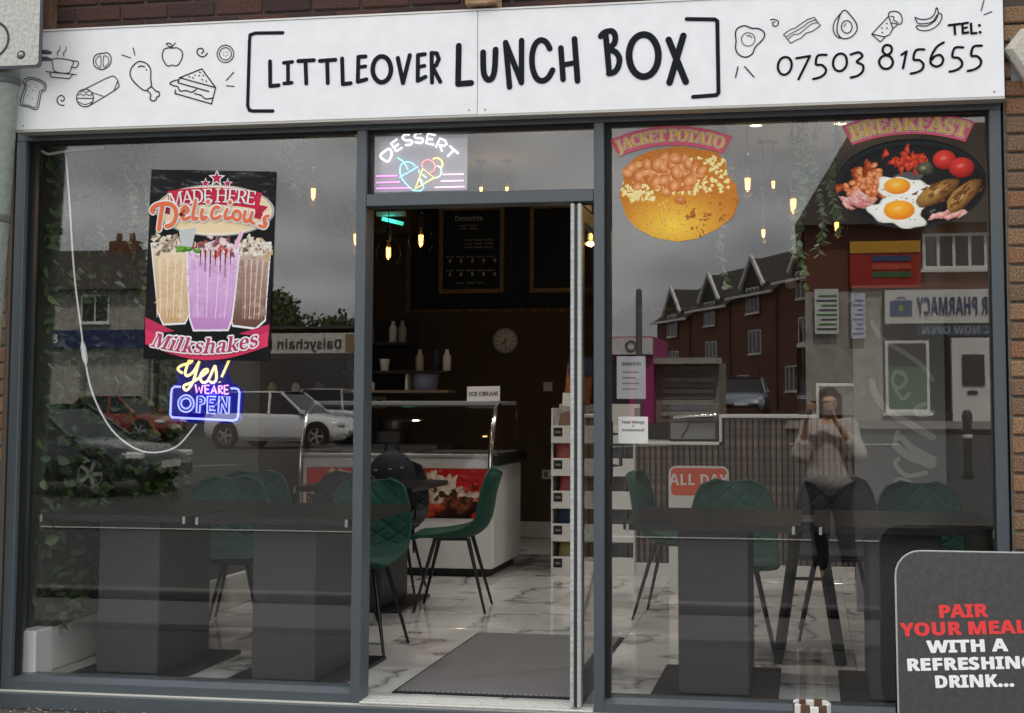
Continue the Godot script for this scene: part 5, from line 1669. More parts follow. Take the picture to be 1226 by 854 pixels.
func build_street():
	M.pane = mat(rgb(30, 34, 40), 0.05)
	M.roof = mat(rgb(66, 58, 54), 0.85, 0.0, "fine", 1.5)
	M.redbrick = mat(rgb(152, 96, 76), 0.9, 0.0, "brick", 1.2)
	M.render_ = mat(rgb(190, 186, 176), 0.85, 0.0, "soft", 0.5)
	M.dark_in = mat(rgb(34, 34, 38), 0.7)
	# chip shop with a tiled roof and chimney
	var g0 := gh(-29.0, 45.0)
	var ch := thing("chip_shop", "two-storey rendered chip shop with dark tiled roof, chimney and blue sign", "building", Vector3(-29.7, g0, 45.0), "", PI)
	put(ch, "wall", bx(Vector3(-4.5, 0, -8), Vector3(4.5, 5.75, -0.3)), M.render_)
	gable_roof(ch, -4.7, 4.7, -8.2, 0.1, 5.7, 7.7, 0.0, 0.0, M.roof)
	put(ch, "chimney", bx(Vector3(-1.9, 7.0, -4.3), Vector3(-0.7, 8.05, -3.7)), M.redbrick)
	for x in [-1.6, -1.0]: put(ch, "chimney_pot", mlathe([Vector2(0.14, 8.05), Vector2(0.11, 8.4), Vector2(0, 8.4)], 10, Vector3(x, 0, -4.0)), M.redbrick)
	put(ch, "blue_fascia", bx(Vector3(-4.5, 3.4, -0.3), Vector3(4.5, 4.1, 0.1)), mat(rgb(28, 36, 96), 0.4))
	put(ch, "lettering", words("& Chip", 0.36, SANSB, 0.02), M.white_print, Vector3(0.1, 3.76, 0.12))
	put(ch, "shop_recess", bx(Vector3(-4.4, 0.0, -3.2), Vector3(4.4, 3.4, -3.0)), M.dark_in)
	for x in [-4.3, -1.6, 1.2, 4.3]: put(ch, "post", bx(Vector3(x - 0.09, 0, -0.3), Vector3(x + 0.09, 3.4, -0.1)), M.grey)
	put(ch, "stall_riser", bx(Vector3(-4.4, 0, -0.35), Vector3(4.4, 0.7, -0.2)), mat(rgb(40, 44, 70), 0.5))
	put(ch, "glass_pane", bx(Vector3(-4.3, 0.7, -0.27), Vector3(4.3, 3.38, -0.25)), M.glass)
	for q in [[-2.9, -0.4], [0.2, 2.9]]: put(ch, "strip_light", mtube([Vector3(q[0], 2.75, -1.4), Vector3(q[1], 2.75, -1.4)], 0.035, 8), glow(rgb(240, 246, 255), 2.2))
	put(ch, "lit_open_sign", words("OPEN", 0.16, SANSB, 0.02), glow(rgb(255, 40, 40), 1.6), Vector3(-2.7, 2.55, -0.5))
	window_part(ch, -2.0, 4.4, 1.2, 1.1, -0.29, 2)
	window_part(ch, 2.0, 4.4, 1.2, 1.1, -0.29, 2)
	# dress shop
	var dsp := thing("dress_shop", "low flat-roofed dress shop with a cream sign reading Daisychain", "building", Vector3(-19.0, gh(-19.0, 45.0), 45.0), "", PI)
	put(dsp, "wall", bx(Vector3(-6.2, 0, -7), Vector3(6.1, 4.1, -3.0)), mat(rgb(52, 48, 48), 0.8))
	put(dsp, "roof", bx(Vector3(-6.2, 4.1, -7), Vector3(6.1, 4.2, -0.2)), mat(rgb(60, 60, 62), 0.8))
	put(dsp, "cream_fascia", bx(Vector3(-6.2, 3.15, -0.3), Vector3(6.1, 3.92, 0.05)), mat(rgb(206, 204, 194), 0.6))
	put(dsp, "lettering", words("Daisychain Ben", 0.36, SANSB, 0.02), mat(rgb(66, 62, 62), 0.6), Vector3(0.25, 3.5, 0.065))
	put(dsp, "flower_logo", bx(Vector3(-2.3, 3.2, 0.05), Vector3(-1.7, 3.88, 0.07)), mat(rgb(190, 160, 120), 0.6, 0.0, "patchy", 2.0))
	put(dsp, "soffit", bx(Vector3(-6.2, 3.05, -3.0), Vector3(6.1, 3.15, 0.0)), mat(rgb(120, 112, 104), 0.7))
	for x in [-6.1, -2.2, 2.0, 6.0]: put(dsp, "post", bx(Vector3(x - 0.06, 0, -0.25), Vector3(x + 0.06, 3.05, -0.1)), M.frame_dark)
	put(dsp, "glass_pane", bx(Vector3(-6.0, 0.4, -0.2), Vector3(6.0, 3.04, -0.18)), M.glass)
	put(dsp, "stall_riser", bx(Vector3(-6.1, 0, -0.25), Vector3(6.0, 0.4, -0.12)), M.frame_dark)
	var dc := [[rgb(206, 190, 110), "yellow"], [rgb(226, 222, 214), "white"], [rgb(196, 150, 160), "pink"]]
	for k in 3:
		var dr := thing("dress", "%s dress on a stand in the dress shop window" % dc[k][1], "dress", Vector3(-20.6 + k * 0.95, gh(-19.0, 45.0) + 0.02, 46.0), "dresses in the shop window")
		put(dr, "gown", mlathe([Vector2(0.3, 0.7), Vector2(0.24, 1.1), Vector2(0.13, 1.5), Vector2(0.17, 1.75), Vector2(0.15, 1.95), Vector2(0.05, 2.05), Vector2(0, 2.05)], 14), mat(dc[k][0], 0.8))
		put(dr, "stand", mtube([Vector3(0, 0, 0), Vector3(0, 0.8, 0)], 0.02, 6), M.black)
	# magenta shop and a low white shop
	var y2 := gh(-6.0, 40.0)
	var mg := thing("magenta_shop", "small shop with a magenta front and a white sign with a ring logo", "building", Vector3(-6.2, y2, 40.0), "", PI)
	put(mg, "wall", bx(Vector3(-1.1, 0, -5), Vector3(2.2, 2.9, -0.2)), mat(rgb(176, 48, 124), 0.6))
	put(mg, "white_fascia", bx(Vector3(-1.1, 2.3, -0.2), Vector3(2.2, 2.85, 0.05)), M.white)
	put(mg, "ring_logo", mlathe([Vector2(0.12, 0.0), Vector2(0.2, 0.0), Vector2(0.2, 0.02), Vector2(0.12, 0.02), Vector2(0.12, 0.0)], 18), mat(rgb(110, 110, 110), 0.6), Vector3(-0.4, 2.57, 0.05), Vector3(PI / 2, 0, 0))
	put(mg, "dark_door", bx(Vector3(-0.3, 0, -0.25), Vector3(0.5, 2.1, -0.15)), M.dark_in)
	var ws := thing("low_white_shop", "low shuttered shop with a pale roller shutter and flat canopy", "building", Vector3(-4.05, y2, 41.0), "", PI)
	put(ws, "wall", bx(Vector3(-1.05, 0, -4), Vector3(1.05, 2.1, -0.1)), mat(rgb(150, 140, 128), 0.8))
	put(ws, "canopy", bx(Vector3(-1.15, 2.0, -0.1), Vector3(1.15, 2.2, 0.6)), M.render_)
	for k in 9: put(ws, "shutter_slat", bx(Vector3(-0.85, 0.25 + k * 0.19, -0.1), Vector3(0.85, 0.42 + k * 0.19, -0.05), 0.02), M.grey if k % 2 else M.render_)
	# terrace of three brick houses with gabled dormers
	var L := 25.5
	var th := -115.5 * PI / 180.0
	var mid := Vector3(-4.3, 0.0, 73.5)
	for k in 4:
		var off := (k - 1.5) * L / 4.0
		var base: Vector3 = mid + Vector3(cos(th), 0, -sin(th)) * off
		base.y = 1.35 - k * 0.35
		var hs := thing("terraced_house", ["nearest red brick terraced house, with a white bay window", "second red brick terraced house of the gabled row", "third red brick terraced house of the gabled row", "farthest red brick terraced house of the gabled row"][k], "house", base, "gabled brick terrace across the road", th)
		var w := L / 8.0
		put(hs, "wall", bx(Vector3(-w, -1.5, -9), Vector3(w, 6.2, 0)), M.redbrick)
		gable_roof(hs, -w, w, -9.3, 0.4, 6.2, 9.6, 0.0, 0.0, M.roof)
		put(hs, "gutter", bx(Vector3(-w, 6.1, 0.38), Vector3(w, 6.24, 0.5)), M.white)
		for s in [0]:
			var gx := 0.0
			var gm := MB.new()
			gm.prism(PackedVector2Array([Vector2(gx - 1.4, 6.0), Vector2(gx + 1.4, 6.0), Vector2(gx + 1.4, 6.8), Vector2(gx, 8.2), Vector2(gx - 1.4, 6.8)]), -2.5, 0.1)
			var dm := put(hs, "dormer", gm, mat(rgb(58, 54, 52), 0.8))
			for e in [-1, 1]:
				var bm := MB.new()
				bm.bar(Vector3(gx + e * 1.6, 6.65, 0.2), Vector3(gx, 8.3, 0.2), 0.16, 0.2)
				put(dm, "bargeboard", bm, M.white)
			window_part(hs, gx, 5.2, 1.7, 1.4, 0.11, 3)
			window_part(hs, gx, 3.0, 1.7, 1.3, 0.0, 3)
			window_part(hs, 1.7, 0.6, 1.5, 1.3, 0.0, 3)
		put(hs, "door", bx(Vector3(-0.6, 0, 0), Vector3(0.35, 2.1, 0.06)), mat(rgb(60, 30, 28), 0.5))
		put(hs, "downpipe", mtube([Vector3(-w + 0.2, 0, 0.08), Vector3(-w + 0.2, 6.1, 0.08)], 0.05, 6), M.white if k == 0 else M.black)
		if k == 0:
			var bay := put(hs, "bay_window", bx(Vector3(-3.0, 0.2, 0.0), Vector3(-0.8, 2.9, 0.9)), M.white)
			for q in 3: put(bay, "pane", bx(Vector3(-2.9 + q * 0.72, 0.4, 0.9), Vector3(-2.28 + q * 0.72, 2.7, 0.93)), M.pane)
	# pharmacy
	var pg := 0.9
	var ph := thing("pharmacy_building", "brick pharmacy with hipped dark roof, white sign, shop window and cash machine", "building", Vector3(4.5, pg, 24.3), "", PI)
	put(ph, "wall", bx(Vector3(-4.6, 2.8, -9), Vector3(4.6, 4.25, -0.1)), M.redbrick)
	gable_roof(ph, -4.8, 4.8, -9.2, 0.2, 4.2, 7.2, 1.4, 1.4, M.roof)
	put(ph, "ground_floor", bx(Vector3(-4.6, 0, -9), Vector3(4.6, 2.8, -2.6)), M.dark_in)
	put(ph, "white_wall", bx(Vector3(3.0, 0, -2.6), Vector3(4.6, 2.8, -0.1)), M.render_)
	put(ph, "white_fascia", bx(Vector3(-4.6, 2.1, -0.1), Vector3(2.95, 2.8, 0.15)), M.white)
	var pw: float = SANSB.get_string_size("LITTLEOVER PHARMACY", HORIZONTAL_ALIGNMENT_LEFT, -1, 64).x * 0.36 / 46.0
	var pt := put(ph, "lettering", words("LITTLEOVER PHARMACY", 0.36, SANSB, 0.02), mat(rgb(38, 52, 110), 0.5), Vector3(2.3 - 1.3, 2.45, 0.17))
	pt.scale = Vector3(2.6 / pw, 1, 1)
	var bagl := put(ph, "bag_logo", bx(Vector3(2.4, 2.25, 0.15), Vector3(2.85, 2.58, 0.17), 0.01), mat(rgb(60, 84, 130), 0.5))
	put(bagl, "cross", bx(Vector3(2.58, 2.36, 0.17), Vector3(2.67, 2.48, 0.18)), mat(rgb(150, 180, 60), 0.5))
	put(bagl, "bag_handle", mtube([Vector3(2.52, 2.58, 0.16), Vector3(2.54, 2.64, 0.16), Vector3(2.7, 2.64, 0.16), Vector3(2.72, 2.58, 0.16)], 0.012, 6), mat(rgb(60, 84, 130), 0.5))
	put(ph, "clinic_banner", bx(Vector3(-4.5, 1.85, -0.05), Vector3(2.3, 2.08, 0.0)), mat(rgb(34, 110, 150), 0.5))
	put(ph, "lettering", words("CLINIC NOW OPEN", 0.16, SANSB, 0.01), M.white_print, Vector3(1.2, 1.965, 0.01))
	window_part(ph, 2.5, 0.25, 0.9, 1.5, -0.1, 1)
	put(ph, "window_poster", bx(Vector3(2.1, 0.3, -0.085), Vector3(2.9, 1.2, -0.08)), mat(rgb(90, 150, 90), 0.5, 0.0, "patchy", 2.0))
	put(ph, "stall_riser", bx(Vector3(1.6, 0, -0.2), Vector3(3.0, 0.24, 0.0)), M.black)
	put(ph, "doorway", bx(Vector3(1.6, 0.24, -1.2), Vector3(2.05, 1.85, -1.1)), M.dark_in)
	var atm := put(ph, "cash_machine", bx(Vector3(0.8, 0.0, -0.3), Vector3(1.6, 1.8, 0.02)), M.white)
	put(atm, "screen", bx(Vector3(0.95, 0.8, 0.02), Vector3(1.4, 1.45, 0.05)), M.black)
	put(atm, "slot", bx(Vector3(1.1, 0.62, 0.02), Vector3(1.3, 0.7, 0.04)), M.black)
	put(ph, "shop_glass", bx(Vector3(-4.5, 0.3, -0.15), Vector3(0.75, 1.8, -0.12)), M.pane)
	window_part(ph, 1.35, 3.25, 1.6, 0.75, -0.1, 5)
	put(ph, "red_hoarding", bx(Vector3(2.2, 2.86, -0.1), Vector3(3.65, 3.85, 0.02)), mat(rgb(176, 40, 34), 0.5))
	put(ph, "yellow_band", bx(Vector3(2.2, 3.6, 0.02), Vector3(3.65, 3.85, 0.04)), mat(rgb(214, 160, 50), 0.5))
	for k in 3: put(ph, "hoarding_stripe", bx(Vector3(2.4, 3.42 - k * 0.17, 0.02), Vector3(3.2, 3.54 - k * 0.17, 0.035)), [mat(rgb(60, 84, 120), 0.5), mat(rgb(210, 90, 60), 0.5), mat(rgb(70, 110, 70), 0.5)][k])
	for q in [[3.9, 1.9, 0.5, rgb(226, 230, 226), "green"], [3.35, 1.8, 0.3, rgb(200, 208, 224), "blue"]]:
		var bb := put(ph, "wall_notice", bx(Vector3(q[0], q[1], 0.0), Vector3(q[0] + q[2], q[1] + 0.95, 0.03)), mat(q[3], 0.6))
		for k in 8: put(bb, "print_line", bx(Vector3(q[0] + 0.04, q[1] + 0.08 + k * 0.1, 0.03), Vector3(q[0] + q[2] - 0.04 - 0.05 * (k % 3), q[1] + 0.12 + k * 0.1, 0.036)), mat((rgb(80, 140, 80) if k % 2 else rgb(80, 84, 96)) if q[4] == "green" else rgb(96, 104, 160), 0.6))
	# bollard and utility pole
	var bo := thing("bollard", "black cast bollard in front of the cash machine", "bollard", Vector3(2.31, gh(2.31, 16.0), 16.0))
	put(bo, "shaft", mlathe([Vector2(0, 0), Vector2(0.09, 0), Vector2(0.07, 0.1), Vector2(0.065, 0.85), Vector2(0.08, 0.88), Vector2(0.08, 0.95), Vector2(0.05, 1.02), Vector2(0, 1.03)], 14), M.black)
	put(bo, "collar", mlathe([Vector2(0.066, 0.6), Vector2(0.076, 0.61), Vector2(0.076, 0.65), Vector2(0.066, 0.66)], 14), M.white)
	var up := thing("utility_pole", "grey utility pole across the road", "pole", Vector3(-3.25, gh(-3.25, 21.0), 21.0))
	put(up, "shaft", mlathe([Vector2(0, 0), Vector2(0.07, 0), Vector2(0.06, 2.9), Vector2(0, 2.95)], 12), mat(rgb(128, 128, 124), 0.8, 0.0, "fine", 2.0))
	put(up, "cabinet", bx(Vector3(-0.1, 1.2, -0.16), Vector3(0.1, 1.6, -0.09), 0.01), M.grey)

# ------------------------------------------------------------------ cars
func car(called: String, label: String, at: Vector3, turn: float, L: float, H: float, W: float, paint: Color, boxy := 0.0):
	var o := thing(called, label, "car", at, "cars parked across the road", turn)
	var body := mat(paint, 0.25, 0.1)
	body.clearcoat_enabled = true
	body.clearcoat = 0.8
	body.clearcoat_roughness = 0.05
	var h := L / 2
	var sh := H * 0.6   # shoulder
	# [x, bottom, shoulder, bonnet centre, half width]
	var st := [[-h, 0.42, sh * 0.78, sh * 0.8, W * 0.40], [-h + 0.08, 0.3, sh * 0.97, sh * 1.0, W * 0.46], [-h + 0.5, 0.22, sh, sh * 1.04, W * 0.495], [-h * 0.3, 0.2, sh, sh * 1.04, W * 0.5], [h * 0.3, 0.2, sh * 0.97, sh * 1.01, W * 0.5], [h * 0.48, 0.2, sh * 0.93, sh * 0.99, W * 0.495], [h - 0.45, 0.22, sh * 0.84, sh * 0.9, W * 0.475], [h - 0.1, 0.26, sh * 0.68, sh * 0.74, W * 0.43], [h, 0.34, sh * 0.52, sh * 0.55, W * 0.36]]
	var m := MB.new()
	var sect := func(u: float, v: float) -> Vector3:
		var f := v * (st.size() - 1)
		var i := clampi(int(f), 0, st.size() - 2)
		var k := f - i
		var a: Array = st[i]
		var b: Array = st[i + 1]
		var g := func(j): return lerpf(a[j], b[j], smoothstep(0.0, 1.0, k) if j > 0 else k)
		var w: float = g.call(4)
		var P := [Vector2(-w * 0.9, g.call(1)), Vector2(-w, g.call(1) + 0.14), Vector2(-w * 1.0, g.call(2) - 0.16), Vector2(-w * 0.95, g.call(2)), Vector2(-w * 0.6, g.call(3)), Vector2(0, g.call(3) + 0.02)]
		for q in range(4, -1, -1): P.append(Vector2(-P[q].x, P[q].y))
		var t := u * (P.size() - 1)
		var ii := clampi(int(t), 0, P.size() - 2)
		var c: Vector2 = P[ii].lerp(P[ii + 1], t - ii)
		return Vector3(g.call(0), c.y, c.x)
	m.grid(sect, 20, 24)
	for e in [0.0, 1.0]:
		var cen: Vector3 = (sect.call(0.0, e) + sect.call(0.5, e) + sect.call(1.0, e)) / 3.0
		for k in 20:
			if e == 0.0: m.tri(cen, sect.call((k + 1) / 20.0, e), sect.call(k / 20.0, e))
			else: m.tri(cen, sect.call(k / 20.0, e), sect.call((k + 1) / 20.0, e))
	put(o, "body", m, body)
	# greenhouse: glass with a painted roof and pillars
	var xb := -h + lerpf(0.25, 0.12, boxy)
	var xf := h * 0.46
	var rb := -h * lerpf(0.62, 0.72, boxy)
	var rf := h * 0.08
	var yr := H
	var w0 := W * 0.47
	var w1 := W * 0.37
	var gl := MB.new()
	var c := [Vector3(xb, sh * 0.98, w0), Vector3(xf, sh * 0.94, w0), Vector3(rf, yr - 0.05, w1), Vector3(rb, yr - 0.07, w1)]
	var d := []
	for p in c: d.append(Vector3(p.x, p.y, -p.z))
	gl.quad(c[0], c[1], c[2], c[3])
	gl.quad(d[1], d[0], d[3], d[2])
	gl.quad(c[1], d[1], d[2], c[2])
	gl.quad(d[0], c[0], c[3], d[3])
	gl.quad(c[3], c[2], d[2], d[3])
	put(o, "windows", gl, M.pane)
	var rp := MB.new()
	rp.grid(func(u, v): return Vector3(lerpf(rb - 0.06, rf + 0.06, v), yr - 0.055 + 0.05 * (1.0 - pow(absf(u * 2 - 1), 3.0)) * (1.0 - 0.5 * pow(v * 2 - 1, 2.0)), (u * 2 - 1) * (w1 + 0.025)), 10, 8)
	put(o, "roof_panel", rp, body)
	for s in [-1, 1]:
		for q in [[c[1], c[2], 0.06], [c[0], c[3], 0.13], [Vector3(-0.1, sh * 0.97, w0 + 0.004), Vector3(-0.16, yr - 0.05, w1 + 0.006), 0.07]]:
			var b := MB.new()
			b.bar(Vector3(q[0].x, q[0].y, q[0].z * s), Vector3(q[1].x, q[1].y, q[1].z * s), q[2], 0.05)
			put(o, "pillar", b, body)
		for x in [-h + 0.78, h - 0.82]:
			var r := 0.33 + 0.03 * boxy
			var ar := MB.new()
			ar.lathe([Vector2(0, 0), Vector2(r + 0.06, 0), Vector2(r + 0.06, 0.02), Vector2(0, 0.021)], 20)
			put(o, "wheel_arch", ar, M.black_rubber, Vector3(x, r, s * W * 0.488), Vector3(s * PI / 2, 0, 0))
			var wh := put(o, "wheel", mlathe([Vector2(0, 0), Vector2(r * 0.66, 0.0), Vector2(r * 0.7, 0.05), Vector2(r * 0.98, 0.055), Vector2(r, 0.03), Vector2(r, -0.12), Vector2(r * 0.7, -0.14), Vector2(0, -0.14)].map(func(p): return p), 20), M.black_rubber, Vector3(x, r, s * (W * 0.5 + 0.002)), Vector3(s * PI / 2, 0, 0))
			var hub := MB.new()
			for k in 5:
				var a := TAU * k / 5
				hub.box(Vector3.ZERO, Vector3(r * 0.62, 0.012, 0.06), 0.0, Transform3D(Basis(Vector3.UP, a), Vector3(cos(a) * r * 0.31, 0.012, -sin(a) * r * 0.31)))
			hub.lathe([Vector2(r * 0.6, 0.002), Vector2(r * 0.67, 0.002), Vector2(r * 0.67, 0.02), Vector2(r * 0.6, 0.02)], 18)
			put(wh, "rim", hub, M.alu)
		put(o, "headlight", bx(Vector3(h - 0.32, sh * 0.64, s * W * 0.39 - 0.1), Vector3(h - 0.05, sh * 0.78, s * W * 0.39 + 0.06), 0.03), mat(rgb(220, 224, 228), 0.1))
		put(o, "tail_light", bx(Vector3(-h + 0.0, sh * 0.7, s * W * 0.39 - 0.1), Vector3(-h + 0.14, sh * 0.92, s * W * 0.39 + 0.05), 0.03), mat(rgb(150, 20, 24), 0.2))
		put(o, "mirror", bx(Vector3(h * 0.4, sh * 0.98, s * (W * 0.5 + 0.02) - 0.06), Vector3(h * 0.47, sh * 1.1, s * (W * 0.5 + 0.02) + 0.1), 0.03), body)
	put(o, "grille", bx(Vector3(h - 0.1, 0.32, -0.45), Vector3(h + 0.012, sh * 0.5, 0.45), 0.03), M.black)
	put(o, "number_plate", bx(Vector3(h + 0.005, 0.42, -0.26), Vector3(h + 0.02, 0.53, 0.26)), M.white)

func build_cars():
	car("parked_car", "white crossover car parked outside the dress shop", Vector3(-14.6, gh(-14.6, 32.0), 32.0), 0.12, 4.4, 1.6, 1.82, rgb(222, 224, 226), 0.6)
	car("parked_car", "silver hatchback behind the white crossover", Vector3(-15.0, gh(-15.0, 38.5), 38.5), -0.25, 4.1, 1.75, 1.8, rgb(176, 180, 184), 0.7)
	car("parked_car", "dark red hatchback parked outside the chip shop", Vector3(-22.6, gh(-22.6, 38.0) + 0.02, 38.0), 0.1, 3.9, 1.5, 1.72, rgb(132, 22, 26), 0.3)
	car("parked_car", "dark grey car parked nearest the cafe", Vector3(-12.0, gh(-12.0, 15.0), 15.0), 0.1, 4.3, 1.42, 1.78, rgb(34, 38, 44), 0.2)
	car("parked_car", "blue-grey car facing the cafe in front of the brick terrace", Vector3(-2.6, gh(-2.6, 50.0), 50.0), PI / 2, 4.2, 1.55, 1.85, rgb(120, 132, 150), 0.5)

# ------------------------------------------------------------------ trees
func tree(label: String, at: Vector3, h: float, r: float, leaves: int, col: Array, conifer := false):
	var o := thing("tree", label, "tree", at, "trees across the road")
	put(o, "trunk", mtube([Vector3.ZERO, Vector3(0.05, h * 0.3, 0), Vector3(0, h * 0.6, 0.05), Vector3(0, h * 0.9, 0)], [0.22, 0.17, 0.1, 0.03], 8), mat(rgb(74, 62, 50), 0.9, 0.0, "fine", 2.0))
	var blobs := []
	if not conifer:
		for k in 9:
			var a := rng.randf() * TAU
			var e := Vector3(cos(a) * r * 0.6 * rng.randf(), h * rng.randf_range(0.45, 0.88), sin(a) * r * 0.6 * rng.randf())
			blobs.append([e, r * rng.randf_range(0.35, 0.6)])
			put(o, "limb", mtube([Vector3(0, h * 0.35, 0), e], [0.08, 0.02], 6), mat(rgb(74, 62, 50), 0.9))
	var cr := MB.new()
	cr.colored = true
	for i in leaves:
		var p: Vector3
		if conifer:
			var k := sqrt(rng.randf())
			var tier := 0.75 + 0.25 * sin(k * 40.0)
			var a := rng.randf() * TAU
			var rr := r * k * tier * sqrt(rng.randf_range(0.3, 1.0))
			p = Vector3(cos(a) * rr, h * (1.0 - k * 0.92), sin(a) * rr)
		else:
			var bb = blobs[rng.randi() % blobs.size()]
			p = bb[0] + Vector3(rng.randfn(), rng.randfn() * 0.8, rng.randfn()).normalized() * bb[1] * pow(rng.randf(), 0.35)
		cr.col = col[rng.randi() % col.size()]
		for q in 4:
			var b := rand_basis(rng.randf_range(0.16, 0.3))
			var c := p + Vector3(rng.randfn(0, 0.16), rng.randfn(0, 0.16), rng.randfn(0, 0.16))
			cr.tri(c, c + b * Vector3(0.45, 0.5, 0), c + b * Vector3(0, 1, 0.1))
			cr.tri(c, c + b * Vector3(0, 1, 0.1), c + b * Vector3(-0.45, 0.5, 0))
	put(o, "crown", cr, leaf_material())

func build_trees():
	var dk := [Color(0.03, 0.06, 0.02), Color(0.045, 0.085, 0.03), Color(0.06, 0.1, 0.03)]
	tree("round dark tree behind the dress shop, beside the chip shop roof", Vector3(-27.0, 0.05, 62.0), 7.3, 2.6, 1500, dk)
	tree("round dark tree behind the middle of the dress shop", Vector3(-22.9, 0.05, 60.0), 6.2, 2.0, 1200, dk)
	tree("small bush-like tree behind the dress shop sign", Vector3(-20.6, 0.05, 63.0), 5.6, 1.6, 900, dk)
	tree("tall dark conifer behind the end of the dress shop", Vector3(-19.6, 0.1, 58.0), 8.6, 2.0, 1600, dk, true)
	tree("round tree far behind the magenta shop", Vector3(-14.5, 0.3, 75.0), 7.0, 2.4, 1000, dk)

# ------------------------------------------------------------------ the photographer, seen in the glass
# bones: [from, to, radius at from, radius at to]; meshed as one smooth surface
func flesh(m: MB, bones: Array, cell: float, blend: float):
	var lo := Vector3.ONE * 1e9
	var hi := -lo
	for b in bones:
		for e in 2:
			var r: float = b[2 + e]
			lo = lo.min(b[e] - Vector3.ONE * (r + 2.5 * cell))
			hi = hi.max(b[e] + Vector3.ONE * (r + 2.5 * cell))
	var n := Vector3i(((hi - lo) / cell).ceil()) + Vector3i.ONE
	var F := PackedFloat32Array()
	F.resize(n.x * n.y * n.z)
	F.fill(1.0)
	# every bone visits only the cells near it
	var soft := PackedFloat32Array()
	soft.resize(F.size())
	for b in bones:
		var a: Vector3 = b[0]
		var ab: Vector3 = b[1] - a
		var l2 := maxf(ab.length_squared(), 1e-9)
		var rr: float = maxf(b[2], b[3]) + blend * 2.0 + cell * 2.0
		var c0 := Vector3i(((a.min(b[1]) - Vector3.ONE * rr - lo) / cell).floor()).clamp(Vector3i.ZERO, n - Vector3i.ONE)
		var c1 := Vector3i(((a.max(b[1]) + Vector3.ONE * rr - lo) / cell).ceil()).clamp(Vector3i.ZERO, n - Vector3i.ONE)
		for z in range(c0.z, c1.z + 1):
			for y in range(c0.y, c1.y + 1):
				var row := (z * n.y + y) * n.x
				for x in range(c0.x, c1.x + 1):
					var p := lo + Vector3(x, y, z) * cell - a
					var t := clampf(p.dot(ab) / l2, 0.0, 1.0)
					soft[row + x] += exp(-((p - ab * t).length() - lerpf(b[2], b[3], t)) / blend)
	for i in F.size():
		if soft[i] > 1e-12: F[i] = -blend * log(soft[i])
	var id := PackedInt32Array()
	id.resize(F.size())
	id.fill(-1)
	var V := PackedVector3Array()
	var N := PackedVector3Array()
	for z in n.z - 1:
		for y in n.y - 1:
			for x in n.x - 1:
				var i := (z * n.y + y) * n.x + x
				var f: Array = [F[i], F[i + 1], F[i + n.x], F[i + n.x + 1], F[i + n.x * n.y], F[i + n.x * n.y + 1], F[i + n.x * n.y + n.x], F[i + n.x * n.y + n.x + 1]]
				var neg := 0
				for q in f: neg += int(q < 0.0)
				if neg == 0 or neg == 8: continue
				var s := Vector3.ZERO
				var cnt := 0
				for e in [[0, 1], [2, 3], [4, 5], [6, 7], [0, 2], [1, 3], [4, 6], [5, 7], [0, 4], [1, 5], [2, 6], [3, 7]]:
					var fa: float = f[e[0]]
					var fb: float = f[e[1]]
					if (fa < 0.0) != (fb < 0.0):
						var t := fa / (fa - fb)
						var pa := Vector3(e[0] & 1, (e[0] >> 1) & 1, e[0] >> 2)
						var pb := Vector3(e[1] & 1, (e[1] >> 1) & 1, e[1] >> 2)
						s += pa.lerp(pb, t)
						cnt += 1
				id[i] = V.size()
				V.append(lo + (Vector3(x, y, z) + s / cnt) * cell)
				N.append(Vector3(f[1] + f[3] + f[5] + f[7] - f[0] - f[2] - f[4] - f[6], f[2] + f[3] + f[6] + f[7] - f[0] - f[1] - f[4] - f[5], f[4] + f[5] + f[6] + f[7] - f[0] - f[1] - f[2] - f[3]).normalized())
	var sx := 1
	var sy := n.x
	var sz := n.x * n.y
	for z in range(1, n.z - 1):
		for y in range(1, n.y - 1):
			for x in range(1, n.x - 1):
				var i := z * sz + y * sy + x
				for ax in 3:
					var st: int = [sx, sy, sz][ax]
					var ins := F[i] < 0.0
					if ins == (F[i + st] < 0.0): continue
					var u: int = [sy, sz, sx][ax]
					var w: int = [sz, sx, sy][ax]
					var q := [id[i - u - w], id[i - w], id[i], id[i - u]]
					if q.min() < 0: continue
					if not ins: q.reverse()
					m.trin(V[q[0]], V[q[1]], V[q[2]], N[q[0]], N[q[1]], N[q[2]])
					m.trin(V[q[0]], V[q[2]], V[q[3]], N[q[0]], N[q[2]], N[q[3]])

func hand_bones(wrist: Vector3, grip: Vector3, side: float) -> Array:
	# a hand that closes on the edge of the phone: palm, four fingers in front, thumb behind
	var palm := wrist.lerp(grip, 0.55)
	var r := [[wrist, palm, 0.022, 0.026], [palm, grip + Vector3(side * 0.012, -0.012, 0.02), 0.026, 0.022]]
	for k in 4:
		var b := palm + Vector3(side * 0.014, 0.022 - k * 0.017, -0.006)
		var j1 := grip + Vector3(side * 0.02, 0.026 - k * 0.018, -0.012)
		var j2 := grip + Vector3(-side * 0.006, 0.024 - k * 0.017, -0.021)
		var l := [1.0, 1.12, 1.02, 0.8][k] as float
		var tip := j2 + Vector3(-side * 0.03 * l, -0.004, 0.003)
		r.append([b, j1, 0.01, 0.009])
		r.append([j1, j2, 0.009, 0.008])
		r.append([j2, tip, 0.008, 0.0068])
	r.append([palm + Vector3(-side * 0.01, 0.012, 0.012), grip + Vector3(-side * 0.006, 0.016, 0.024), 0.012, 0.01])
	r.append([grip + Vector3(-side * 0.006, 0.016, 0.024), grip + Vector3(-side * 0.036, 0.024, 0.02), 0.01, 0.008])
	return r

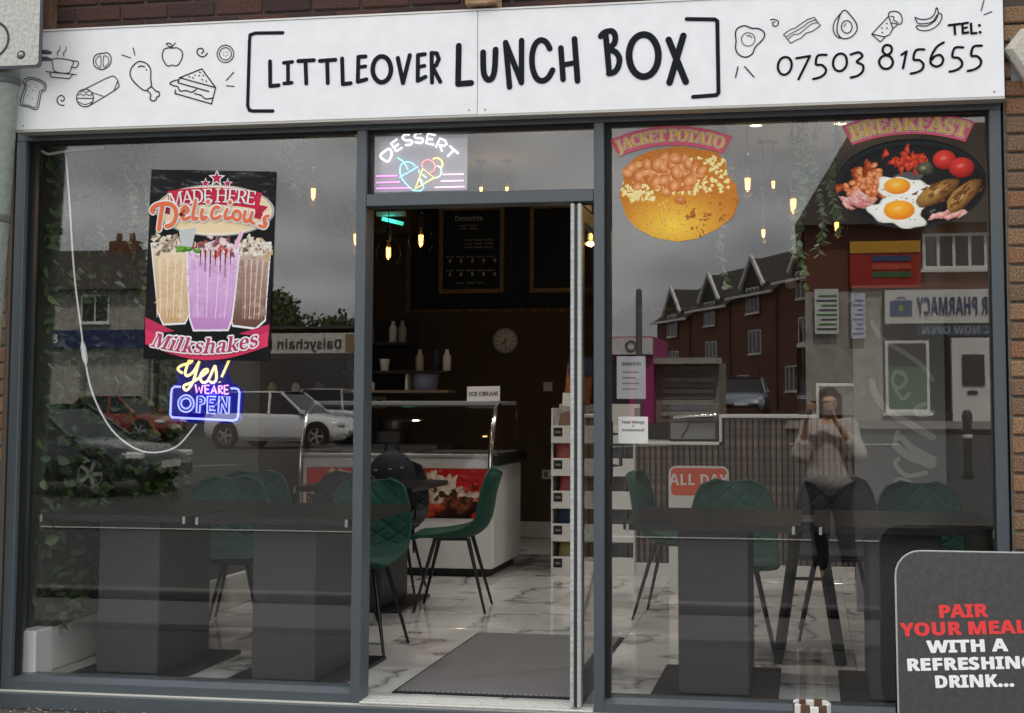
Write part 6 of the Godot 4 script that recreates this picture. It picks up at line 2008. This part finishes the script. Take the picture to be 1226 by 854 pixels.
func build_person():
	var X := 0.15
	var Z := 6.12
	var g := gh(X, Z)
	var o := thing("person", "person in a loose white blouse and navy trousers holding up a phone", "person", Vector3(X, g, Z))
	# joints, relative to the ground under the person, who faces -z
	var hipL := Vector3(-0.085, 0.86, 0.0)
	var hipR := Vector3(0.085, 0.86, 0.0)
	var kneL := Vector3(-0.085, 0.47, -0.03)
	var kneR := Vector3(0.12, 0.47, -0.02)
	var ankL := Vector3(-0.085, 0.08, 0.0)
	var ankR := Vector3(0.155, 0.08, -0.05)
	var shL := Vector3(-0.165, 1.33, 0.0)
	var shR := Vector3(0.165, 1.33, 0.0)
	var elL := Vector3(-0.24, 1.1, -0.1)
	var elR := Vector3(0.22, 1.11, -0.12)
	var gripL := Vector3(-0.152, 1.50, -0.275)
	var gripR := Vector3(-0.005, 1.50, -0.275)
	var wrL := Vector3(-0.185, 1.40, -0.235)
	var wrR := Vector3(0.04, 1.40, -0.235)
	var chest := Vector3(0, 1.2, 0.0)
	var skin := mat(rgb(206, 160, 134), 0.55)
	var m := MB.new()
	flesh(m, [[Vector3(0, 0.93, 0), chest, 0.115, 0.12], [hipL, hipR, 0.1, 0.1], [Vector3(-0.09, 1.28, 0), Vector3(0.09, 1.28, 0), 0.1, 0.1], [shL, shR, 0.055, 0.055],
		[hipL, kneL, 0.075, 0.052], [kneL, ankL, 0.05, 0.034], [hipR, kneR, 0.075, 0.052], [kneR, ankR, 0.05, 0.034],
		[shL, elL, 0.045, 0.036], [elL, wrL, 0.036, 0.024], [shR, elR, 0.045, 0.036], [elR, wrR, 0.036, 0.024], [Vector3(0, 1.33, 0.01), Vector3(0, 1.43, 0.0), 0.055, 0.05]], 0.022, 0.02)
	# head with nose, chin, ears and eye sockets shaped by small bones
	var hc := Vector3(0, 1.525, -0.02)
	flesh(m, [[hc + Vector3(0, 0.025, 0.025), hc + Vector3(0, 0.02, 0.0), 0.082, 0.078], [hc + Vector3(0, -0.02, -0.025), hc + Vector3(0, -0.075, -0.045), 0.06, 0.032], [hc + Vector3(0, 0.01, -0.085), hc + Vector3(0, -0.022, -0.102), 0.007, 0.013],
		[hc + Vector3(-0.02, -0.052, -0.082), hc + Vector3(0.02, -0.052, -0.082), 0.008, 0.008], [hc + Vector3(-0.028, 0.022, -0.076), hc + Vector3(0.028, 0.022, -0.076), 0.012, 0.012],
		[hc + Vector3(-0.078, 0.015, 0.01), hc + Vector3(-0.076, -0.025, 0.0), 0.012, 0.009], [hc + Vector3(0.078, 0.015, 0.01), hc + Vector3(0.076, -0.025, 0.0), 0.012, 0.009], [hc + Vector3(0, -0.05, 0.02), Vector3(0, 1.41, 0.005), 0.05, 0.048]], 0.008, 0.008)
	flesh(m, hand_bones(wrL, gripL, -1.0), 0.006, 0.004)
	flesh(m, hand_bones(wrR, gripR, 1.0), 0.006, 0.004)
	put(o, "body", m, skin)
	for s in [-1, 1]: put(o, "eye", mlathe([Vector2(0, -0.008), Vector2(0.007, -0.004), Vector2(0.008, 0), Vector2(0.007, 0.004), Vector2(0, 0.008)], 10), M.black, hc + Vector3(s * 0.03, 0.008, -0.083))
	put(o, "lips", mtube([hc + Vector3(-0.022, -0.05, -0.086), hc + Vector3(0, -0.048, -0.092), hc + Vector3(0.022, -0.05, -0.086)], 0.005, 6), mat(rgb(170, 92, 86), 0.5))
	var hair := MB.new()
	flesh(hair, [[hc + Vector3(0, 0.05, 0.03), hc + Vector3(0, 0.035, 0.02), 0.09, 0.09], [hc + Vector3(-0.075, 0.04, 0.0), hc + Vector3(-0.085, -0.16, 0.02), 0.03, 0.025], [hc + Vector3(0.075, 0.04, 0.0), hc + Vector3(0.088, -0.18, 0.02), 0.03, 0.025], [hc + Vector3(0, 0.02, 0.06), hc + Vector3(0, -0.2, 0.06), 0.07, 0.05]], 0.014, 0.014)
	put(o, "hair", hair, mat(rgb(74, 52, 40), 0.6, 0.0, "fine", 12.0))
	var bl := MB.new()
	flesh(bl, [[Vector3(0, 0.9, 0.0), chest, 0.16, 0.14], [Vector3(-0.08, 0.9, 0), Vector3(0.08, 0.9, 0), 0.125, 0.125], [Vector3(-0.09, 1.25, 0), Vector3(0.09, 1.25, 0), 0.12, 0.12], [shL, shR, 0.07, 0.07], [shL, elL, 0.068, 0.075], [shR, elR, 0.068, 0.075], [elL, elL.lerp(wrL, 0.3), 0.07, 0.055], [elR, elR.lerp(wrR, 0.3), 0.07, 0.055]], 0.02, 0.016)
	put(o, "blouse", bl, mat(rgb(216, 212, 208), 0.85, 0.0, "soft", 8.0))
	var tr := MB.new()
	flesh(tr, [[hipL, hipR, 0.118, 0.118], [Vector3(-0.05, 0.95, 0), Vector3(0.05, 0.95, 0), 0.11, 0.11], [hipL, kneL, 0.098, 0.074], [kneL, ankL + Vector3(0, 0.12, 0), 0.074, 0.066], [hipR, kneR, 0.098, 0.074], [kneR, ankR + Vector3(0, 0.12, 0), 0.074, 0.066]], 0.02, 0.014)
	put(o, "trousers", tr, mat(rgb(34, 38, 56), 0.85, 0.0, "soft", 6.0))
	for q in [[ankL, 0.0], [ankR, 0.25]]:
		var f := MB.new()
		var a: Vector3 = q[0]
		var dirv := Vector3(sin(q[1]), 0, -cos(q[1]))
		flesh(f, [[a + Vector3(0, -0.045, 0.04), a + Vector3(0, -0.04, 0.0), 0.034, 0.038], [a + Vector3(0, -0.045, 0.0), a + dirv * 0.14 + Vector3(0, -0.052, 0), 0.038, 0.028], [a + Vector3(0, -0.02, 0.01), a + Vector3(0, 0.02, 0.01), 0.04, 0.04]], 0.014, 0.01)
		put(o, "shoe", f, mat(rgb(58, 54, 56), 0.5))
	var ph := thing("mobile_phone", "black phone held up by the person in the white blouse", "phone", Vector3(0.068, 1.312, 5.838))
	put(ph, "case", bx(Vector3(-0.076, -0.037, -0.004), Vector3(0.076, 0.037, 0.004), 0.003), M.black)
	var cmod := put(ph, "camera_module", bx(Vector3(-0.072, -0.005, -0.0062), Vector3(-0.04, 0.033, -0.004), 0.001), M.frame_dark)
	for k in 2: put(cmod, "lens", mlathe([Vector2(0, 0), Vector2(0.006, 0), Vector2(0.006, 0.002), Vector2(0, 0.002)], 12), M.pane, Vector3(-0.056, 0.004 + k * 0.018, -0.0063), Vector3(-PI / 2, 0, 0))
	put(ph, "screen", bx(Vector3(-0.072, -0.034, 0.004), Vector3(0.072, 0.034, 0.0045)), M.pane)

# lettering and line drawings as strokes: [width in mm, closed, smooth, x y x y ... in mm on the plane they lie in]
var SIGN_LETTERS = [[[13,0,0,[-2244,2929,-2370,2933,-2394,2926,-2396,2899,-2399,2614,-2391,2593,-2373,2589,-2283,2586]]],[[15.8,0,0,[-2300,2805,-2297,2696,-2259,2698]]],[[14,0,0,[-2237,2796,-2198,2799]],[14.9,0,0,[-2218,2795,-2216,2706]],[14,0,0,[-2234,2705,-2199,2707]]],[[15.8,0,0,[-2171,2801,-2100,2802]],[15.8,0,0,[-2138,2798,-2133,2701]]],[[15.8,0,0,[-2073,2798,-2003,2800]],[15.8,0,0,[-2040,2796,-2036,2699]]],[[15.8,0,0,[-1973,2804,-1968,2692,-1933,2695]]],[[15.8,0,0,[-1868,2809,-1900,2808,-1901,2700,-1863,2709]],[14,0,0,[-1898,2763,-1868,2766]]],[[18.6,1,1,[-1754,2748,-1758,2724,-1769,2705,-1785,2695,-1803,2695,-1819,2707,-1831,2727,-1835,2751,-1831,2776,-1820,2795,-1804,2805,-1786,2804,-1770,2793,-1759,2773]]],[[16.8,0,0,[-1724,2796,-1700,2687,-1671,2806]]],[[15.8,0,0,[-1605,2808,-1635,2805,-1635,2694,-1601,2710]],[14,0,0,[-1634,2753,-1606,2758]]],[[15.8,0,0,[-1572,2684,-1575,2812,-1552,2809,-1543,2783,-1555,2758,-1570,2750,-1536,2686]]],[[23.3,0,0,[-1456,2838,-1458,2673,-1401,2676]]],[[23.3,0,1,[-1350,2805,-1348,2729,-1339,2697,-1324,2686,-1308,2698,-1299,2737,-1296,2815]]],[[21.7,0,0,[-1235,2652,-1253,2843,-1184,2669,-1184,2849]]],[[22.6,0,1,[-1063,2809,-1079,2837,-1103,2847,-1125,2830,-1138,2788,-1137,2733,-1121,2688,-1097,2673,-1071,2684,-1051,2717]]],[[21.7,0,0,[-1016,2810,-1006,2676]],[19.8,0,0,[-1009,2737,-952,2745]],[22.6,0,0,[-958,2846,-945,2667]]],[[22.6,0,0,[-827,2866,-811,2693]],[22.6,0,1,[-847,2852,-831,2868,-800,2872,-786,2850,-791,2818,-817,2796,-786,2784,-769,2756,-773,2722,-789,2699,-813,2693]]],[[26.2,1,1,[-606,2760,-612,2722,-629,2692,-654,2676,-681,2677,-705,2695,-722,2727,-728,2765,-722,2804,-705,2834,-680,2850,-653,2849,-629,2831,-612,2799]]],[[25.3,0,0,[-563,2825,-493,2646]],[25.3,0,0,[-502,2839,-560,2645]]],[[14.4,0,0,[-488,2909,-373,2902,-362,2894,-359,2596,-368,2586,-463,2582]]]]
var PHONE_LETTERS = [[[8.9,0,0,[560,2835,605,2839]],[8.9,0,0,[582,2836,584,2798]]],[[8.9,0,0,[634,2842,613,2839,614,2800,634,2803]],[7.9,0,0,[614,2820,630,2823]]],[[8.9,0,0,[646,2838,647,2798,666,2799]]],[[10.8,0,0,[678,2830,679,2829]],[10.8,0,0,[680,2802,681,2801]]],[[8.9,1,1,[-63,2690,-69,2675,-79,2664,-91,2660,-103,2663,-112,2673,-117,2687,-116,2704,-110,2719,-100,2729,-88,2733,-76,2730,-67,2721,-62,2706]]],[[8.9,0,0,[-43,2726,12,2733,-35,2639]]],[[8.9,0,1,[78,2735,43,2733,36,2698,59,2694,75,2675,69,2656,48,2643,24,2638]]],[[8.9,1,1,[158,2695,152,2680,142,2670,130,2666,118,2669,109,2678,104,2693,105,2709,111,2724,121,2734,133,2738,145,2735,154,2726,158,2711]]],[[8.9,0,1,[174,2732,206,2740,220,2723,198,2702,221,2687,221,2663,202,2645,173,2638]]],[[8.9,1,1,[336,2742,332,2733,324,2727,315,2726,307,2731,301,2740,301,2750,305,2759,313,2765,322,2765,331,2761,336,2752]],[8.9,1,1,[340,2694,336,2681,326,2671,313,2668,299,2672,290,2683,286,2697,290,2710,300,2720,314,2723,327,2719,336,2708]]],[[8.9,0,0,[374,2723,394,2736,379,2668]]],[[8.9,0,1,[463,2741,431,2739,421,2703,444,2698,459,2680,453,2660,432,2649,409,2645]]],[[8.9,0,1,[539,2766,513,2750,492,2716,487,2686,506,2670,528,2677,536,2698,524,2716,503,2711,492,2698]]],[[8.9,0,1,[614,2743,582,2742,572,2707,595,2701,609,2682,603,2663,582,2651,560,2647]]],[[8.9,0,1,[686,2747,654,2744,645,2709,667,2705,682,2686,676,2665,655,2652,630,2647]]]]
var DOODLES = [["bread slice",[[4.1,1,1,[-3478,2660,-3457,2739,-3466,2751,-3462,2769,-3437,2777,-3402,2771,-3367,2756,-3354,2737,-3358,2714,-3375,2708,-3393,2634,-3438,2645]],[3.2,1,1,[-3466,2662,-3448,2736,-3456,2753,-3437,2768,-3402,2763,-3371,2747,-3363,2733,-3368,2719,-3384,2713,-3400,2643,-3438,2653]],[4.1,0,0,[-3433,2738,-3432,2737]],[4.1,0,0,[-3402,2733,-3400,2732]],[4.1,0,0,[-3418,2718,-3416,2718]],[4.1,0,0,[-3442,2696,-3441,2695]],[4.1,0,0,[-3419,2681,-3418,2680]]]],["coffee cup",[[4.1,1,1,[-3320,2859,-3230,2846,-3234,2816,-3248,2791,-3311,2800,-3324,2829]],[4.1,0,1,[-3229,2845,-3208,2843,-3200,2831,-3210,2815,-3232,2816]],[4.1,0,0,[-3356,2802,-3209,2782]],[4.1,0,0,[-3338,2798,-3330,2776,-3243,2765,-3226,2783]],[3.7,0,1,[-3292,2914,-3292,2898,-3303,2886,-3300,2871]],[3.7,0,1,[-3262,2910,-3263,2894,-3274,2883,-3271,2868]]]],["walnut half",[[4.6,1,1,[-3088,2873,-3061,2874,-3044,2850,-3052,2818,-3086,2800,-3121,2816,-3129,2847,-3115,2869]],[3.2,1,1,[-3095,2861,-3114,2851,-3116,2830,-3094,2810]],[3.2,1,1,[-3080,2861,-3058,2851,-3057,2828,-3079,2812]]]],["swirl",[[4.6,0,1,[-3264,2645,-3286,2649,-3299,2668,-3292,2686,-3275,2690,-3263,2676,-3272,2664,-3280,2669]]]],["wrap roll",[[4.6,1,1,[-3124,2674,-3128,2657,-3138,2643,-3154,2636,-3172,2637,-3189,2645,-3200,2659,-3205,2677,-3201,2694,-3191,2707,-3175,2714,-3157,2714,-3140,2705,-3129,2691]],[4.1,0,1,[-3167,2715,-3051,2765,-3021,2762,-3006,2733,-3015,2710,-3136,2643]],[3.7,0,1,[-3011,2743,-3027,2702]],[3.7,0,0,[-3130,2698,-3078,2680]],[3.7,0,0,[-3203,2675,-3125,2672]],[3.2,0,1,[-3196,2689,-3184,2694,-3171,2686,-3159,2693,-3144,2685,-3132,2691]],[3.2,0,1,[-3187,2703,-3172,2707,-3162,2700,-3147,2705]],[3.2,0,1,[-3195,2659,-3165,2646,-3131,2655]]]],["short rays",[[4.1,0,0,[-2994,2863,-2950,2847]],[4.1,0,0,[-2941,2892,-2931,2859]]]],["chicken drumstick",[[5.1,0,1,[-2871,2699,-2888,2701,-2929,2735,-2951,2768,-2947,2800,-2923,2825,-2900,2829,-2872,2816,-2855,2790,-2854,2751,-2849,2719]],[5.1,0,0,[-2871,2700,-2850,2716]],[5.1,0,1,[-2870,2698,-2852,2680,-2854,2659,-2839,2650,-2826,2656,-2824,2666,-2812,2672,-2814,2689,-2826,2693,-2849,2714]],[5.1,0,1,[-2913,2805,-2900,2809,-2883,2804]],[5.9,0,0,[-2876,2791,-2874,2790]]]],["apple",[[4.7,1,1,[-2754,2883,-2732,2883,-2709,2865,-2708,2839,-2723,2810,-2737,2803,-2753,2807,-2775,2804,-2794,2826,-2802,2854,-2793,2879,-2772,2885]],[4.2,0,1,[-2756,2886,-2752,2895,-2741,2905]],[4.2,1,1,[-2756,2893,-2770,2891,-2784,2905,-2766,2904]]]],["swirl",[[5.1,0,1,[-2591,2854,-2601,2841,-2621,2840,-2638,2856,-2635,2873,-2617,2876,-2609,2863,-2617,2854]]]],["cucumber slice",[[4.2,1,1,[-2468,2846,-2471,2829,-2482,2816,-2497,2809,-2514,2810,-2530,2818,-2541,2832,-2545,2849,-2541,2865,-2531,2878,-2516,2885,-2498,2884,-2483,2876,-2472,2862]],[3.8,1,1,[-2479,2846,-2481,2834,-2489,2825,-2500,2820,-2512,2821,-2523,2827,-2531,2836,-2534,2848,-2531,2860,-2524,2869,-2513,2874,-2501,2874,-2490,2868,-2482,2858]],[3.4,0,0,[-2506,2857,-2505,2857]],[3.4,0,0,[-2497,2852,-2495,2851]],[3.4,0,0,[-2497,2841,-2496,2841]],[3.4,0,0,[-2506,2837,-2505,2836]],[3.4,0,0,[-2515,2842,-2514,2841]],[3.4,0,0,[-2516,2853,-2515,2852]]]],["sandwich",[[5.1,1,0,[-2718,2749,-2615,2785,-2549,2699]],[5.1,0,0,[-2718,2748,-2725,2727,-2580,2683]],[5.1,0,0,[-2549,2698,-2566,2627,-2738,2680,-2736,2695]],[5.1,0,1,[-2724,2740,-2746,2736,-2763,2726,-2746,2715,-2726,2710,-2714,2690,-2687,2691,-2660,2683,-2638,2694]],[5.1,0,1,[-2646,2676,-2615,2667,-2595,2651,-2561,2653]],[5.9,0,0,[-2673,2752,-2671,2751]],[5.9,0,0,[-2656,2747,-2654,2745]],[5.9,0,0,[-2647,2759,-2646,2758]],[5.9,0,0,[-2628,2755,-2626,2754]],[5.9,0,0,[-2624,2770,-2622,2768]],[5.9,0,0,[-2608,2756,-2606,2755]],[5.9,0,0,[-2613,2737,-2611,2735]],[5.9,0,0,[-2594,2729,-2592,2728]]]],["short rays",[[4.2,0,0,[-2466,2764,-2500,2729]],[4.2,0,0,[-2498,2705,-2463,2701]]]],["fried egg",[[5.1,1,1,[-250,2870,-223,2859,-190,2854,-170,2834,-177,2810,-208,2779,-220,2752,-247,2739,-274,2750,-288,2775,-286,2807,-288,2843,-277,2862]],[3.1,1,1,[-209,2811,-212,2799,-220,2790,-231,2785,-243,2786,-254,2791,-261,2801,-264,2814,-261,2826,-253,2835,-242,2840,-230,2839,-219,2834,-212,2824]],[3.5,0,1,[-241,2828,-229,2827,-221,2819]]]],["swirl",[[4.3,0,1,[-145,2890,-129,2891,-114,2881,-118,2865,-133,2864,-137,2878,-127,2880]]]],["bacon rasher",[[3.5,1,0,[-93,2827,-68,2845,-45,2852,-21,2869,6,2885,31,2892,55,2857,24,2835,-3,2828,-22,2809,-45,2800,-65,2789]],[3.1,0,1,[-85,2816,-60,2831,-41,2840,-14,2856,9,2873,38,2881]],[3.1,0,1,[-76,2806,-53,2824,-30,2827,-2,2850,21,2865,44,2870]]]],["avocado half",[[4.6,1,1,[155,2915,172,2898,197,2861,199,2829,174,2803,142,2800,123,2823,123,2859,138,2905]],[4,0,1,[138,2905,112,2871,106,2836,120,2809,142,2800]],[4,1,1,[181,2846,179,2835,173,2826,164,2821,155,2822,147,2827,141,2836,139,2848,141,2859,147,2868,156,2872,165,2872,173,2867,179,2857]],[3.5,0,0,[150,2849,156,2860]]]],["burrito",[[4,1,0,[259,2813,326,2883,342,2831,329,2808,309,2799]],[4,0,0,[259,2811,292,2779,311,2798]],[4,0,1,[326,2886,330,2899,353,2902,372,2891,379,2867,374,2850,363,2849]],[3.5,0,0,[342,2831,363,2849,338,2855]],[3.5,0,1,[333,2883,347,2879,346,2866,363,2856]],[5.2,0,0,[317,2854,319,2853]],[5.2,0,0,[299,2836,300,2835]],[5.2,0,0,[318,2835,320,2834]],[5.2,0,0,[300,2818,301,2817]]]],["bunch of bananas",[[4,0,1,[429,2874,453,2864,487,2867,506,2885,512,2906,518,2906,520,2890,534,2878,528,2852,503,2827,469,2817,441,2824,436,2839,475,2837,509,2859,521,2886]],[4,0,1,[429,2874,439,2850,464,2846,497,2853,515,2879]]]],["short rays",[[4,0,0,[698,2930,686,2888]],[4,0,0,[697,2872,727,2883]]]],["short rays",[[5.1,0,0,[-279,2700,-289,2657]],[5.1,0,0,[-252,2700,-214,2655]]]]]
var NEON_YES = [[12.4,0,1,[-2762,1457,-2780,1467,-2782,1480,-2763,1492,-2732,1500,-2717,1511,-2730,1513,-2740,1490,-2749,1457,-2739,1444,-2711,1461,-2684,1506,-2688,1494,-2710,1419,-2736,1382,-2751,1384,-2752,1401,-2719,1413,-2680,1436,-2645,1461,-2646,1473,-2663,1467,-2678,1440,-2666,1415,-2640,1424,-2611,1485,-2606,1479,-2601,1452,-2603,1423,-2618,1413,-2631,1419]],[11.6,0,0,[-2543,1512,-2576,1438]],[11.6,0,0,[-2585,1417,-2584,1415]]]
var NEON_WEARE = [[7.4,0,0,[-2699,1405,-2692,1368,-2681,1393,-2672,1366,-2664,1403]],[7.4,0,0,[-2634,1401,-2653,1402,-2652,1366,-2634,1366]],[6.6,0,0,[-2652,1384,-2637,1384]],[7.4,0,0,[-2624,1366,-2611,1401,-2599,1365]],[6.6,0,0,[-2619,1378,-2603,1377]],[7.4,0,0,[-2588,1364,-2588,1400,-2574,1398,-2573,1386,-2587,1382,-2569,1364]],[7.4,0,0,[-2543,1401,-2562,1401,-2561,1364,-2542,1364]],[6.6,0,0,[-2561,1382,-2545,1382]]]
var NEON_OPEN = [[9.9,0,0,[-2769,1395,-2796,1396,-2810,1386,-2813,1370,-2815,1271,-2808,1260,-2790,1258,-2519,1246,-2501,1251,-2495,1264,-2491,1370,-2497,1384,-2513,1388,-2532,1388]],[7.4,1,1,[-2705,1320,-2708,1304,-2718,1291,-2733,1284,-2749,1284,-2765,1291,-2775,1304,-2779,1320,-2776,1336,-2766,1349,-2751,1357,-2734,1357,-2719,1349,-2709,1337]],[7.4,1,1,[-2719,1321,-2721,1311,-2727,1304,-2736,1299,-2747,1299,-2756,1304,-2762,1311,-2765,1321,-2763,1331,-2757,1339,-2748,1343,-2737,1343,-2728,1339,-2722,1331]],[7.4,1,0,[-2692,1280,-2689,1353,-2665,1353,-2651,1341,-2655,1321,-2675,1314,-2676,1280]],[5.8,0,0,[-2678,1341,-2667,1337,-2669,1327,-2678,1327]],[7.4,0,0,[-2601,1351,-2641,1353,-2641,1277,-2602,1276]],[6.6,0,0,[-2603,1338,-2627,1339,-2628,1325,-2612,1324]],[6.6,0,0,[-2609,1308,-2629,1309,-2629,1292,-2602,1290]],[7.4,1,0,[-2589,1279,-2586,1353,-2573,1351,-2550,1304,-2549,1352,-2537,1352,-2539,1276,-2552,1278,-2573,1321,-2575,1279]]]
var NEON_PLATE = [[0,1,0,[-2791,1490,-2739,1515,-2682,1523,-2607,1518,-2526,1520,-2549,1456,-2535,1419,-2504,1401,-2478,1382,-2473,1362,-2480,1251,-2501,1233,-2799,1240,-2821,1252,-2826,1291,-2820,1378,-2803,1403,-2785,1424,-2795,1461]]]
var NEON_DESSERT = [[11.6,1,1,[-1856,2410,-1822,2438,-1810,2436,-1804,2422,-1807,2403,-1823,2383]],[10.8,0,0,[-1779,2482,-1808,2463,-1782,2427,-1756,2444]],[10.1,0,0,[-1794,2445,-1772,2460]],[10.8,0,1,[-1723,2500,-1745,2501,-1755,2487,-1740,2475,-1721,2476,-1710,2466,-1720,2455,-1742,2454]],[10.8,0,1,[-1669,2504,-1689,2505,-1701,2493,-1689,2483,-1669,2483,-1661,2471,-1672,2461,-1698,2466]],[10.8,0,0,[-1605,2494,-1641,2501,-1647,2459,-1613,2452]],[10.1,0,0,[-1643,2480,-1617,2475]],[10.8,0,0,[-1603,2440,-1585,2480,-1561,2468,-1553,2452,-1569,2445,-1587,2453,-1575,2421]],[10.8,0,0,[-1541,2444,-1502,2409]],[10.8,0,0,[-1522,2426,-1551,2397]]]
var NEON_PINK = [[7.7,0,0,[-1873,2320,-1775,2319]],[7.7,0,0,[-1873,2291,-1765,2291]],[7.7,0,0,[-1872,2265,-1722,2263]]]
var NEON_PALEPINK = [[7.7,0,0,[-1572,2319,-1478,2318]],[7.7,0,0,[-1580,2290,-1478,2290]],[7.7,0,0,[-1607,2263,-1473,2263]]]
var NEON_CYAN = [[9.3,0,1,[-1778,2399,-1754,2384,-1739,2364,-1729,2346]],[9.3,0,1,[-1761,2318,-1765,2343,-1757,2370,-1732,2379,-1707,2371,-1697,2359]],[9.3,0,0,[-1767,2310,-1683,2357]],[8.5,0,0,[-1757,2308,-1739,2284,-1704,2251,-1670,2249,-1655,2263,-1675,2298]],[7.7,0,0,[-1681,2345,-1677,2327]]]
var NEON_YELLOW = [[10.1,1,0,[-1661,2348,-1696,2258,-1609,2306]],[9.3,0,1,[-1616,2388,-1598,2393,-1578,2381,-1572,2361,-1580,2350]]]
var NEON_RED = [[8.5,0,1,[-1664,2354,-1662,2375,-1640,2386,-1618,2378,-1606,2358,-1612,2337,-1628,2329]]]
var NEON_MINT = [[8.5,0,1,[-1598,2358,-1582,2350,-1577,2332,-1586,2311,-1607,2304]],[8.5,0,0,[-1663,2321,-1645,2307]],[8.5,0,0,[-1673,2302,-1663,2286]]]
var DELICIOUS = [[18.7,0,1,[-2851,2200,-2857,2163,-2862,2127,-2865,2098]],[18.7,0,1,[-2896,2177,-2901,2187,-2886,2204,-2858,2212,-2824,2213,-2796,2199,-2785,2172,-2790,2138,-2806,2118,-2829,2111]],[14,0,1,[-2758,2163,-2729,2178,-2734,2194,-2746,2197,-2758,2179,-2758,2155,-2745,2140,-2720,2150]],[15,0,1,[-2693,2224,-2697,2201,-2704,2165,-2701,2141,-2685,2144]],[14.5,0,1,[-2660,2182,-2666,2154,-2657,2138,-2641,2148]],[17.6,0,1,[-2635,2219,-2634,2217]],[14,0,1,[-2582,2189,-2596,2193,-2611,2178,-2616,2153,-2602,2139,-2575,2151]],[14,0,1,[-2543,2181,-2554,2154,-2545,2137,-2526,2145]],[17.6,0,1,[-2531,2213,-2530,2211]],[13.5,1,1,[-2480,2152,-2482,2143,-2486,2136,-2493,2132,-2501,2133,-2508,2137,-2513,2144,-2515,2153,-2513,2162,-2509,2169,-2502,2173,-2494,2173,-2487,2169,-2482,2161]],[13.5,0,1,[-2458,2170,-2464,2139,-2454,2124,-2437,2135,-2425,2165]],[13.5,0,1,[-2426,2164,-2432,2129,-2416,2115]],[14,0,1,[-2350,2148,-2367,2141,-2370,2127,-2359,2114,-2369,2099,-2390,2105]]]
var SCRIPT = [[28.2,0,1,[375,1823,431,1722,560,1638,672,1554,727,1471]],[19.9,0,1,[550,1504,510,1521,492,1455,532,1421,574,1471,550,1521]],[21.6,0,1,[508,1413,548,1355,589,1388]],[43.2,0,1,[370,1463,386,1388,457,1288,586,1206,721,1124]],[26.6,0,0,[520,1156,503,1106,544,1123]],[46.5,0,1,[503,1073,583,1008,711,960]],[33.2,0,1,[727,960,647,992,552,1107,608,1058,727,993]],[29.9,0,1,[684,1322,628,1297,651,1256,724,1273]],[26.6,0,1,[539,794,499,834,516,867,580,852,611,794]],[26.6,0,1,[518,991,501,958,565,892,678,910]]]
var CABLE = [[-3361,2480,-3334,2247,-3316,2055,-3294,1863,-3259,1654,-3229,1483,-3189,1351,-3112,1220,-3030,1146,-2941,1106,-2849,1106,-2770,1140,-2693,1229]]
